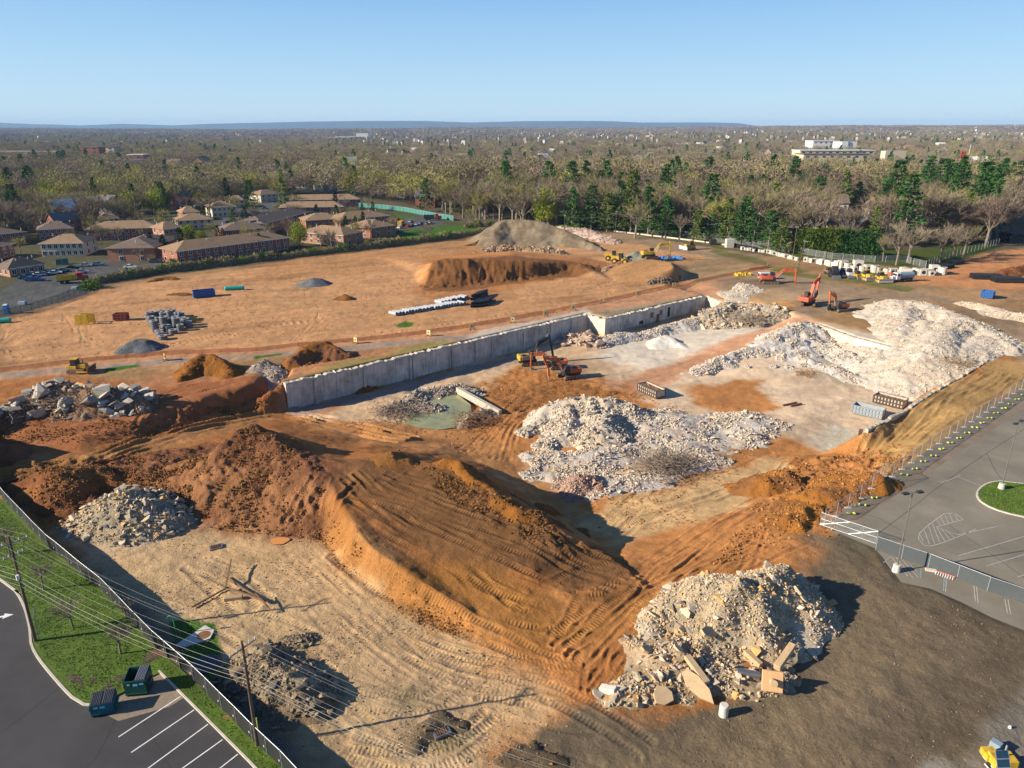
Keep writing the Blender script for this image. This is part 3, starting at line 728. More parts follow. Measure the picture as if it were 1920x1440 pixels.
# rubble heaps
def rheap(label, ridges, col, pal, ns, ss, nb=0, sb=(1, 2), seed=1, colvar=None, cat='rubble pile', name='rubble_pile', palbig=None, **k):
    root, fp = heap(name, label, cat, ridges, colr=col, colvar=colvar, seed=seed, part='rubble_core', group='piles of demolition rubble', **k)
    strew(root, fp, ns, ss, pal, nb, sb, seed=seed + 100, palbig=palbig)
    return root, fp
rheap('white crushed concrete hill covering the corner of the pit beside the yard',
      [[(1630,588,.9),(1690,563,3.4),(1740,570,3.4),(1790,590,3.2),(1840,612,2.9),(1880,638,2.0),(1893,652,1.0)],
       [(1790,600,3.8),(1760,640,2.6),(1735,680,-.4),(1720,710,-3.4)],[(1850,630,2.4),(1810,660,1.2),(1780,690,-.6),(1760,712,-2.8)],
       [(1700,575,3.4),(1690,612,2.2),(1700,640,1.0)],[(1740,600,3.2),(1720,650,1.0),(1690,690,-2.6)]],
      np.array([.60,.535,.45]), PAL_WHITE, 9500, (.14, .6), 70, (.8, 1.7), seed=21, slope=.40, colvar=np.array([.53,.445,.345]), lump=.42, lsc=1.5, round_=1.5)
rheap('long white rubble bank running from the haul ramp along the pit floor below the yard',
      [[(1290,697,-4.4),(1340,678,-3.4),(1400,654,-2.1),(1440,638,-1.2),(1480,616,.2),(1518,604,.9)],[(1420,668,-3.2),(1470,645,-1.8),(1510,622,-.4)],[(1470,665,-2.8),(1540,650,-2.2),(1600,668,-2.8),(1680,690,-3.0),(1740,703,-2.6)],
       [(1500,672,-3.0),(1560,690,-3.8),(1620,706,-4.0),(1690,724,-4.2),(1740,728,-4.0)],[(1330,690,-4.6),(1400,684,-4.0),(1480,690,-4.3)],[(1540,630,-1.8),(1570,655,-3.2),(1640,678,-3.6),(1720,700,-3.4)],
       [(1440,640,-2.0),(1470,665,-3.0),(1500,650,-2.4)]],
      np.array([.60,.56,.51]), PAL_WHITE, 11000, (.14, .7), 70, (.9, 1.7), seed=22, slope=.5, colvar=np.array([.52,.48,.43]), lump=.6, lsc=2.0)
rheap('brownish concrete and rebar heap against the end of the retaining wall',
      [[(1335,583,-.9),(1370,568,.4),(1420,572,.6),(1465,578,.6),(1478,588,-.4)],[(1380,590,-1.4),(1420,605,-2.4)],[(1345,600,-2.6),(1400,610,-3.0)]],
      np.array([.40,.35,.27]), PAL_GREY, 5000, (.2, .9), 160, (1.1, 2.8), seed=23, slope=.62, colvar=np.array([.34,.26,.18]), lump=.7, palbig=PAL_TAN)
rheap('low grey rubble bank at the foot of the retaining wall, beyond the excavators',
      [[(1140,633,-3.6),(1175,625,-3.4),(1215,628,-3.9)],[(1215,620,-3.6),(1290,600,-3.0),(1340,590,-3.0)]],
      np.array([.50,.47,.42]), PAL_WHITE, 3500, (.15, .7), 20, (.8, 1.4), seed=24, slope=.5, lump=.4, colvar=np.array([.56,.52,.46]))
rheap('broken brick masonry and concrete lumps heaped behind the two orange excavators',
      [[(1055,640,-4.2),(1078,627,-3.2),(1102,625,-2.6),(1118,636,-3.6)],[(1035,632,-4.6),(1050,628,-4.4)]],
      np.array([.46,.36,.27]), PAL_PINK, 900, (.25, .9), 46, (1.2, 4.2), seed=25, slope=.6, lump=.4, palbig=PAL_PINK)
rheap('big white rubble heap in the middle of the pit, next to the lone waste container',
      [[(985,800,-4.2),(1020,775,-3.2),(1060,757,-2.0),(1110,752,-1.5),(1160,755,-1.8),(1192,768,-3.0)],
       [(1060,757,-2.0),(1070,790,-2.6),(1030,830,-4.2)],[(1110,752,-1.5),(1125,790,-2.0),(1110,805,-2.8)]],
      np.array([.57,.51,.43]), PAL_WHITE, 8500, (.16, .8), 90, (.9, 2.2), seed=26, slope=.55, colvar=np.array([.55,.45,.33]), lump=.6, lsc=2.0)
rheap('wide flat spread of white rubble stretching from the middle heap to the pit slope',
      [[(1195,785,-4.0),(1260,785,-3.9),(1330,785,-4.1),(1400,785,-4.3),(1445,790,-4.8)],
       [(1180,850,-4.6),(1260,840,-4.5),(1340,825,-4.6),(1400,815,-4.8)],
       [(1050,890,-4.5),(1120,905,-4.2),(1200,905,-4.2),(1270,885,-4.4),(1330,860,-4.6)],
       [(1010,862,-4.5),(1100,856,-4.4),(1200,835,-4.4),(1300,805,-4.5)]],
      np.array([.58,.53,.47]), PAL_WHITE, 13000, (.14, .7), 60, (.9, 2.0), seed=27, slope=.25, colvar=np.array([.52,.43,.34]), lump=.5, lsc=2.0, round_=2)
rheap('pink brick rubble heap on the low side of the white spread',
      [[(1078,915,-3.8),(1095,895,-2.7),(1115,900,-3.0),(1130,915,-3.8)]],
      np.array([.42,.29,.23]), PAL_PINK, 1500, (.15, .6), 20, (.7, 1.3), seed=28, slope=.65, lump=.5, colvar=np.array([.30,.20,.17]), palbig=PAL_PINK)
rheap('horseshoe of grey rubble round the green pond below the retaining wall',
      [[(715,770,-4.3),(745,752,-3.4),(780,752,-3.8),(805,760,-4.4)],[(770,740,-4.3),(820,727,-4.0),(870,720,-3.9),(890,732,-4.4)],
       [(870,795,-5.0),(890,775,-4.2),(915,768,-4.4),(930,775,-4.9)]],
      np.array([.38,.31,.25]), PAL_GREY, 3800, (.15, .7), 60, (.8, 1.7), seed=29, slope=.55, lump=.5, colvar=np.array([.30,.23,.17]))
rheap('heap of huge broken concrete slabs on a soil bank beside the bulldozer',
      [[(20,770,1.6),(50,745,3.0),(95,722,4.4),(130,730,3.9),(180,725,4.4),(225,735,3.6),(250,755,2.0)]],
      np.array([.27,.17,.11]), PAL_BROWN, 2600, (.2, .9), 150, (1.2, 4.6), seed=30, slope=.62, lump=.6, colvar=np.array([.22,.13,.08]), palbig=PAL_GREY)
rheap('cone of pale flat stones beside the lawn screen in front of the dirt slope',
      [[(195,935,3.0),(235,920,4.0),(262,935,3.4),(290,955,1.6)]],
      np.array([.38,.32,.23]), PAL_TAN, 2200, (.2, .6), 300, (.7, 1.7), seed=31, slope=.62, lump=.3, colvar=np.array([.45,.38,.27]), palbig=PAL_TAN)
rheap('small mixed rubble clump between the two dirt mounds by the road',
      [[(480,690,1.0),(495,676,1.9),(508,688,1.0)]], np.array([.36,.30,.25]), PAL_GREY, 700, (.15, .6), 16, (.7, 1.4), seed=32, slope=.6, lump=.4)
rheap('long strip of pinkish rubble behind the tall soil stockpile',
      [[(1035,424,1.4),(1080,427,2.2),(1120,438,2.2),(1155,450,1.4)]], np.array([.50,.40,.33]), PAL_PINK, 2600, (.3, 1.2), 0, seed=33, slope=.35, lump=.6, step=2)
rheap('brown lumpy spoil with stones in front of the tall soil stockpile',
      [[(895,470,1.0),(940,461,2.4),(1000,463,2.2),(1050,472,1.2)]], np.array([.36,.24,.15]), PAL_BROWN, 2200, (.4, 1.5), 0, seed=34, slope=.4, lump=.8, step=2)
rheap('row of dark boulders along the steep side of the furrowed mound',
      [[(1215,528,.8),(1240,522,1.4),(1262,512,2.4)]], np.array([.20,.14,.10]), PAL_DARK, 900, (.3, 1.1), 0, seed=35, slope=.8, lump=.6, step=2)
rheap('white rubble patch beside the yellow sheeting at the yard entrance',
      [[(1393,535,.5),(1405,531,.9),(1420,536,.5)]], np.array([.52,.46,.39]), PAL_WHITE, 600, (.2, .8), 0, seed=36, slope=.4, lump=.4, step=2)
rheap('pale windrow of crushed stone between the blue container and the road',
      [[(1815,566,.8),(1850,574,1.2),(1900,585,1.4),(1980,600,1.4)]], np.array([.60,.50,.39]), PAL_WHITE, 1500, (.2, .7), 0, seed=37, slope=.35, lump=.3)
R_FG, fpf = rheap('high pile of broken concrete with big slabs at its foot, beside the dark gravel yard',
      [[(1235,1165,1.2),(1268,1135,2.2),(1320,1100,3.6),(1385,1084,4.4),(1430,1072,5.0),(1462,1070,5.0)],
       [(1440,1085,4.9),(1430,1125,4.0),(1425,1165,2.8),(1400,1205,1.2)],[(1385,1082,5.4),(1340,1150,3.0),(1300,1200,1.2)]],
      np.array([.46,.38,.27]), PAL_TAN, 9500, (.10, .5), 230, (.45, 1.7), seed=38, palbig=PAL_TAN, slope=.84, colvar=np.array([.50,.43,.33]), lump=.45, lsc=1.5)
rheap('low skirt of broken slabs in front of the high concrete pile',
      [[(1150,1290,.4),(1200,1275,.7),(1260,1265,.9),(1330,1262,1.0),(1400,1265,.8),(1450,1262,.6)],[(1220,1230,1.0),(1280,1225,1.3)]],
      np.array([.34,.26,.17]), PAL_TAN, 3500, (.10, .5), 170, (.5, 1.7), palbig=PAL_TAN, seed=39, slope=.35, lump=.3, colvar=np.array([.46,.34,.22]))
rheap('heap of broken black asphalt and brown soil behind the near utility pole',
      [[(468,1248,1.2),(500,1236,1.8),(530,1256,2.0),(562,1292,1.7),(572,1318,1.0)]],
      np.array([.24,.18,.12]), PAL_DARK, 2600, (.10, .45), 180, (.5, 1.5), seed=40, slope=.62, lump=.4, colvar=np.array([.33,.27,.19]), palbig=PAL_DARK)
rheap('little dark broken clump on the pale lot behind the asphalt heap',
      [[(545,1192,.5),(570,1190,.7),(580,1200,.4)]], np.array([.27,.22,.16]), PAL_DARK, 350, (.12, .4), 24, (.4, 1.0), seed=41, slope=.5, lump=.25, round_=.3, wob=.15, palbig=PAL_DARK)
rheap('row of stones pushed along the furrowed mound edge',
      [[(1133,506,.9),(1150,499,1.2),(1165,497,.8)]], np.array([.30,.22,.16]), PAL_BROWN, 350, (.3, .9), 0, seed=42, slope=.5, lump=.4, step=2)

def clods(name, lab, P_, n, s0, s1, pal, seed):
    r = np.random.default_rng(seed); lo = P_.min(0); hi = P_.max(0); p = r.uniform(lo, hi, (n * 4, 2))
    m = (insdist(P_, p[:, 0], p[:, 1]) > .3) & (fbm(p[:, 0], p[:, 1], 5, 3, seed % 7) > r.uniform(-.35, .25, len(p))); p = p[m][:n]; n = len(p)
    s = s0 * (s1 / s0) ** (r.random(n) ** 2.2); q = np.stack([p[:, 0], p[:, 1], samp(HT, p[:, 0], p[:, 1]) + s * .1], 1)
    tag(new_obj(name, rubble_mesh(name, q, s, pick(pal, n, r), r)), lab, 'soil', kind='stuff')
PAL_OR = np.array([[.40,.20,.08],[.32,.16,.07],[.26,.135,.065],[.44,.24,.11]]); PAL_LOT = np.array([[.42,.32,.20],[.30,.24,.16],[.50,.40,.28],[.25,.2,.15]])
clods('dirt_clods', 'dark clods of soil over the great dirt slope', poly((-40,930),(60,870),(250,845),(430,800,4),(500,795,5.4),(600,868,4.8),(612,905,4.5),(604,1015,.2),(400,995),(230,940),(80,985)), 16000, .10, .55, PAL_SOIL, 1)
clods('dirt_clods', 'orange clods on the churned slope by the parking lot fence', poly((1330,1060),(1400,960,-2.4),(1450,880,-4.5),(1600,852,-5),(1680,835,-2),(1720,850,0),(1600,962,0),(1530,1040,0)), 8000, .10, .55, PAL_OR, 2)
clods('dirt_clods', 'brown clods along the embankment and its foot', poly((590,1010),(612,905,4.4),(640,960,3.8),(780,1085,2.4),(925,1190,.2),(910,1225),(760,1165),(640,1080)), 5000, .08, .4, PAL_OR, 3)
clods('dirt_clods', 'clods strewn over the back edge of the embankment', poly((760,850,3.8),(960,935,2.8),(1130,1030,0),(1100,1070,.5),(960,1000,2.4),(840,930,3.4)), 6000, .08, .5, PAL_SOIL, 4)
clods('dirt_clods', 'clods on the banks beside the haul track', poly((0,770),(250,790,.5),(430,735,.4),(530,712,.5),(530,770,-5),(400,790,-3),(250,835,-.4),(0,850)), 7000, .12, .6, PAL_SOIL, 5)
clods('dirt_clods', 'pebbles and crumbs on the pale lot', poly((120,1010),(400,990),(600,1010),(900,1215),(1100,1330),(1000,1440),(600,1440),(470,1375),(290,1205)), 9000, .05, .28, PAL_LOT, 6)
clods('dirt_clods', 'loose stones on the dark gravel', poly((1100,1340),(1500,1250),(1560,1100),(1640,1040),(1800,1140),(1920,1190),(1920,1440),(1000,1440)), 4000, .05, .2, PAL_LOT * .6, 7)
clods('dirt_clods', 'clods and stones over the orange floor of the pit', poly((600,800,-5),(860,740,-5.4),(960,690,-5.4),(1200,740,-5.4),(1300,770,-5.4),(1440,820,-5.4),(1300,1000,-3.5),(1080,1000,-4.5),(860,860,-5)), 9000, .10, .5, PAL_OR, 8)
clods('dirt_clods', 'crumbs of soil on the open field', poly((0,640),(200,560),(905,455),(1100,480),(1300,520),(900,610),(300,670),(0,690)), 7000, .15, .5, PAL_OR, 9)
# ---------------------------------------------------------------- vehicle runs pressed into the soil
RUNS = []   # (points, kind, depth)
def run(kind, *p, n=1, spread=0.0, depth=1.0, z=0.0, seed=0):
    r = np.random.default_rng(len(RUNS) + seed)
    base = [G(q[0], q[1], q[2] if len(q) > 2 else z)[:2] for q in p]
    for k in range(n):
        o = r.uniform(-1, 1) * spread
        q = []
        for i, b in enumerate(base):
            a = base[max(0, i - 1)]; c = base[min(len(base) - 1, i + 1)]
            t = np.array(c) - np.array(a); t = t / (np.hypot(*t) + 1e-9); nrm = np.array([-t[1], t[0]])
            q.append(np.array(b) + nrm * (o + r.normal() * spread * .25))
        q = catmull([np.array([*w, 0]) for w in q], 1.6)[:, :2]
        g = 1.05 if kind == 'T' else .95
        for sd in (-g, g):
            t = np.gradient(q, axis=0); t /= np.linalg.norm(t, axis=1)[:, None] + 1e-9
            RUNS.append((q + np.stack([-t[:, 1], t[:, 0]], 1) * sd, kind, depth))
# embankment, crawler runs
run('T', (640,890,4.4),(740,960,3.5),(860,1050,2.0),(980,1120,.9),(1120,1150,.1), n=5, spread=5)
run('T', (690,900,4.2),(820,950,3.2),(960,1010,2.3),(1080,1070,1.0),(1180,1100,.1), n=5, spread=5)
run('T', (760,880,4),(870,925,3.3),(960,975,2.6),(1090,1040,.8),(1200,1080,0), n=5, spread=3)
run('T', (640,985,3.8),(720,1050,3),(820,1110,2.2),(930,1180,.5),(1080,1240,0),(1200,1180,0), n=2, spread=1.4, depth=1.2)
run('T', (625,1100),(700,1150),(790,1210),(900,1245),(1010,1255),(1110,1225),(1200,1150), n=2, spread=1.2, depth=.8)
run('T', (560,1030),(640,1110),(740,1190),(850,1235),(980,1275),(1100,1280),(1200,1230), n=2, spread=1.6, depth=.6)
run('R', (450,1020),(560,1080),(660,1170),(800,1260),(960,1310),(1100,1330),(1200,1310), n=2, spread=3, depth=.4)
run('T', (900,1300),(1000,1310),(1100,1370),(1200,1420), n=2, spread=2, depth=.8)
run('T', (640,1330),(720,1340),(800,1330),(900,1290), n=1, spread=2, depth=.5)
run('T', (520,1290),(600,1310),(700,1400),(760,1460), n=1, spread=2, depth=.4)
run('T', (380,1050),(440,1080),(500,1130), n=2, spread=2.5, depth=.7)
run('T', (440,1170),(520,1200),(620,1260), n=2, spread=2, depth=.6)
run('T', (650,1420),(760,1435),(860,1420),(940,1360), n=2, spread=1.5, depth=.8)
# right, orange apron
run('R', (1100,1250,0),(1200,1170,0),(1320,1060,-.4),(1450,960,-1.8),(1560,890,-2.8), n=8, spread=5, depth=1.1)
run('T', (1050,1200,0),(1150,1120,0),(1270,1060,-.6),(1400,980,-1.8),(1500,930,-2.4), n=4, spread=4, depth=.8)
run('R', (1120,1300,0),(1180,1220,0),(1260,1130,0),(1380,1060,-.2),(1500,1010,-.5), n=4, spread=2.5, depth=1)
run('T', (1090,990,-4.4),(1180,960,-4.4),(1280,930,-4.5),(1400,890,-4.6),(1480,860,-5), n=6, spread=4, depth=1.3)
run('T', (1150,1000,-3.8),(1200,960,-4.2),(1240,920,-4.6), n=2, spread=2, depth=1.2)
run('R', (1620,960,0),(1700,880,0),(1800,800,0),(1920,735,0), n=3, spread=2.5, depth=.8)
run('T', (1640,890,-.3),(1720,820,0),(1800,760,0),(1900,705,0), n=7, spread=4.5, depth=1.5)
run('T', (1660,830,-.3),(1720,780,0),(1790,730,0),(1850,695,0), n=5, spread=3, depth=1.7)
run('R', (1500,900,-3),(1560,880,-3),(1590,910,-2),(1540,950,-1), n=1, depth=1.6)
run('R', (1460,930,-2),(1520,925,-2),(1550,890,-3), n=1, depth=1.8)
# pit
run('R', (980,760,-5.5),(1100,720,-5.5),(1230,700,-5.5),(1360,650,-3.4),(1500,600,-.5), n=3, spread=1.6, depth=.5)
run('R', (700,830,-4.4),(860,830,-5.2),(950,860,-5.3),(1040,910,-5.2),(1110,980,-4.8), n=4, spread=3.5, depth=1)
run('T', (870,850,-5.3),(920,800,-5.5),(980,750,-5.5),(1060,720,-5.5),(1180,720,-5.5), n=5, spread=5, depth=1)
run('T', (925,865,-5.3),(960,800,-5.5),(1000,770,-5.5), n=2, spread=2, depth=1.8)
run('R', (940,740,-5.5),(1100,745,-5.5),(1240,780,-5.4),(1350,770,-5.4), n=3, spread=3, depth=.7)
run('R', (1300,770,-5.5),(1400,745,-5.5),(1500,760,-5.5),(1600,800,-5.5), n=3, spread=5, depth=.35)
run('R', (1180,740,-5.5),(1220,770,-5.5),(1260,800,-5.5), n=3, spread=2, depth=.8)
# left haul track
run('R', (0,890,.2),(150,868,.1),(260,840,-.5),(400,800,-2.6),(520,780,-4.6),(640,800,-5),(760,830,-5), n=6, spread=2.6, depth=2.6)
run('R', (240,775,.4),(330,748,.3),(450,712,.4),(560,688,.5),(680,668,.3), n=4, spread=2, depth=1.1)
run('T', (280,800,.5),(300,760,.4),(340,735,.3),(420,715,.3), n=2, spread=2, depth=1.4)
run('T', (600,980,.4),(612,930,3.2),(625,890,4.4), n=2, spread=2, depth=2)
run('T', (545,985,.3),(570,930,3),(600,890,4.4), n=1, depth=2)
# field
for pts, n, s, d in [
    ([(0,660),(150,640),(330,640),(520,610),(700,590)],3,3,.7), ([(60,600),(200,570),(420,560),(640,600),(760,610)],3,5,.6),
    ([(200,545),(420,520),(700,500),(880,470)],4,8,.8), ([(420,560),(600,555),(760,540),(900,545),(1120,520)],4,6,.6),
    ([(560,640),(600,600),(620,580),(700,560),(860,545)],2,2,1), ([(470,600),(530,625),(620,640),(760,625)],3,3,.8),
    ([(640,640),(760,620),(900,600),(1060,570),(1240,525)],4,3,.6), ([(1120,530),(1130,545),(1180,553),(1250,540)],2,2,1.2),
    ([(1010,560),(1050,590),(1080,575),(1120,560)],2,2,.9), ([(1110,520),(1125,540),(1135,560)],1,1,1.4),
    ([(100,590),(110,620),(120,650)],3,6,1.0), ([(520,480),(700,470),(880,465)],3,5,.7), ([(960,540),(1050,545),(1130,530)],3,4,.6),
    ([(1140,540),(1250,495)],5,6,1.6), ([(1280,480),(1400,500),(1440,510)],2,4,.5), ([(1440,560),(1600,560),(1760,600),(1920,660)],3,6,.3),
    ([(1740,530),(1850,500),(1920,480)],3,5,.7), ([(20,640),(60,600),(180,560)],3,5,.7)]:
    run('R', *pts, n=n, spread=s, depth=d)

def apply_runs(x, y):
    dz = np.zeros(x.shape); s_ = np.zeros(x.shape, np.float32); m_ = np.zeros(x.shape, np.float32); best = np.full(x.shape, 9.0)
    order = np.argsort(y); ys = y[order]
    acc = 0.0
    for q, kind, dep in RUNS:
        s0 = 0.0
        lo = np.searchsorted(ys, q[:, 1].min() - 1.3); hi = np.searchsorted(ys, q[:, 1].max() + 1.3)
        cand = order[lo:hi]
        cand = cand[(x[cand] > q[:, 0].min() - 1.3) & (x[cand] < q[:, 0].max() + 1.3)]
        if len(cand) == 0: continue
        cx = x[cand]; cy = y[cand]
        bd = np.full(len(cand), 9.0); bs = np.zeros(len(cand))
        for a, b in zip(q[:-1], q[1:]):
            L_ = hypot(b[0] - a[0], b[1] - a[1])
            k = (cx > min(a[0], b[0]) - 1.2) & (cx < max(a[0], b[0]) + 1.2) & (cy > min(a[1], b[1]) - 1.2) & (cy < max(a[1], b[1]) + 1.2)
            k = np.nonzero(k)[0]
            if len(k):
                d, t = segdist(cx[k], cy[k], a, b)
                u = d < bd[k]
                kk_ = k[u]
                bd[kk_] = d[u]; bs[kk_] = s0 + t[u] * L_
            s0 += L_
        w = .36 if kind == 'T' else (.24 if dep < 2 else .5)
        prof = -1.0 * np.exp(-(bd / w) ** 4) + .75 * np.exp(-((bd - w * 1.75) / (w * .6)) ** 2)
        mod = 1.25 * np.clip(fbm(cx, cy, 8.0, 3, int(abs(q[0, 0])) % 7) * 1.8 + .5, 0, 1.1)
        dz[cand] = dz[cand] * np.where(bd < w, .4, 1) + prof * dep * (.055 if kind == 'T' else .075) * mod
        if kind == 'T':
            u = bd < .5
            c2 = cand[u]
            s_[c2] = bs[u]; m_[c2] = sstep(.52, .34, bd[u]) * np.clip(mod[u], 0, 1) * min(1, dep)
        else:
            m_[cand[bd < .3]] *= .4
    return dz, s_, m_

def far_z(x, y):
    r = np.hypot(x, y)
    a = sstep(900, 3500, r)
    east = sstep(-.15, .5, x / (r + 1))
    z = a * (3 + 14 * fbm(x, y, 1700, 3, 4)) + sstep(2500, 9000, r) * (34 + 22 * east + 16 * fbm(x, y, 2600, 3, 1))
    return z + sstep(900, 2600, r) * east * 12

# ---------------------------------------------------------------- the ground, one sheet to the horizon
pys = np.concatenate([np.arange(1500, 445, -1.5), np.arange(445, 300, -3.0), np.arange(300, 254, -2.0), [253, 251.5, 250, 249, 248, 247.3]])
ys = np.concatenate([[-900, -300, -120, -40, 0, 20, 32, 37], [G(960, p)[1] for p in pys], [34000]])
wrow = np.where(ys > 40, .72 * (CP * ys + SP * 50), .72 * (CP * 40 + SP * 50))
u = np.concatenate([[-14, -6, -3.2, -2.1, -1.6, -1.4], np.linspace(-1.27, 1.27, 940), [1.4, 1.6, 2.1, 3.2, 6, 14]])
U, Yg = np.meshgrid(u, ys); Wg = np.repeat(wrow[:, None], len(u), 1)
Xg = U * Wg
xf = Xg.ravel(); yf = Yg.ravel()
ins = inside_r(xf, yf)
zf = np.zeros(xf.shape)
xi_, yi_ = xf[ins], yf[ins]
fl = samp(FLAT, xi_, yi_)
h0 = samp(HB, xi_, yi_)
near = sstep(260, 90, yi_)
dz, ts, tm = apply_runs(xi_, yi_)
heapm = samp(HT, xi_, yi_) - h0 > .05
amt = (1 - fl) * np.where(heapm, 0, 1)
cloddy = np.zeros(len(xi_))
for pp, v in [(poly((-40,930),(60,870),(250,845),(430,790,3),(560,790,5),(612,870,4.6),(612,905,4.5),(604,1010,.2),(400,990),(230,935),(80,980)), 1.0),
              (poly((1440,930,-2.5),(1480,860,-5),(1600,852,-5),(1700,850,0),(1590,962,0),(1500,1010,0)), 1.3),
              (poly((850,870,3.4),(960,940,2.9),(1130,1030,0),(1060,1040,1),(930,985,2.6),(800,900,3.8)), .9),
              (poly((250,826,-.5),(300,768,.5),(536,705,.5),(536,772,-5.3),(430,778,-3.6)), 1.4),
              (poly((782,538),(812,486,6),(880,484,6.6),(1000,490,5),(1135,499),(1135,506),(1000,524),(850,540)), 1.6),
              (poly((600,1010),(612,900,4.6),(640,955,4),(780,1088,2.5),(925,1190,.2),(910,1215),(760,1150),(650,1062)), .45),
              (poly((870,760,-5.6),(960,690,-5.5),(1100,700,-5.5),(1200,740,-5.5),(1100,780,-5.4),(980,800,-5.4)), .5)]:
    cloddy = np.maximum(cloddy, v * sstep(-1.5, 2.5, insdist(pp, xi_, yi_)))
fine = fbm(xi_, yi_, .9, 3, 1) * .05 + .05 * (1 - near * 0) * np.maximum(0, fbm(xi_, yi_, .55, 2, 4)) * near + cloddy * (fbm(xi_, yi_, .8, 4, 2) * .34 + fbm(xi_, yi_, 3.5, 3, 6) * .5 + .9 * (.22 - np.abs(fbm(xi_, yi_, 3.0, 4, 3))))
zf[ins] = h0 + amt * (fine + dz)
zf[~ins] = far_z(xf[~ins], yf[~ins])
cols = ground_color(xf, yf)
# colour slightly darker in the ruts and lighter on their raised edges
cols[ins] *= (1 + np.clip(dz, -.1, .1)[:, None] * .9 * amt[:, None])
trk = np.zeros((len(xf), 3), np.float32); trk[ins, 0] = ts; trk[ins, 2] = tm * amt
rgh = np.full(len(xf), .45, np.float32)
rgh[ins] = (.45 + .9 * cloddy) * (1 - .85 * fl)
nr, nc = Xg.shape
ii = np.arange(nr * nc).reshape(nr, nc)
F = np.stack([ii[:-1, :-1], ii[:-1, 1:], ii[1:, 1:], ii[1:, :-1]], -1).reshape(-1, 4)
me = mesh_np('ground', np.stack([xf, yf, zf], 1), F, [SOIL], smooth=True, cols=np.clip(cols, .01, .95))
a = me.attributes.new('trk', 'FLOAT_VECTOR', 'POINT'); a.data.foreach_set('vector', trk.ravel())
a = me.attributes.new('rgh', 'FLOAT', 'POINT'); a.data.foreach_set('value', rgh)
tag(new_obj('ground', me), kind='structure')
del Xg, Yg, U, Wg, F, cols, trk
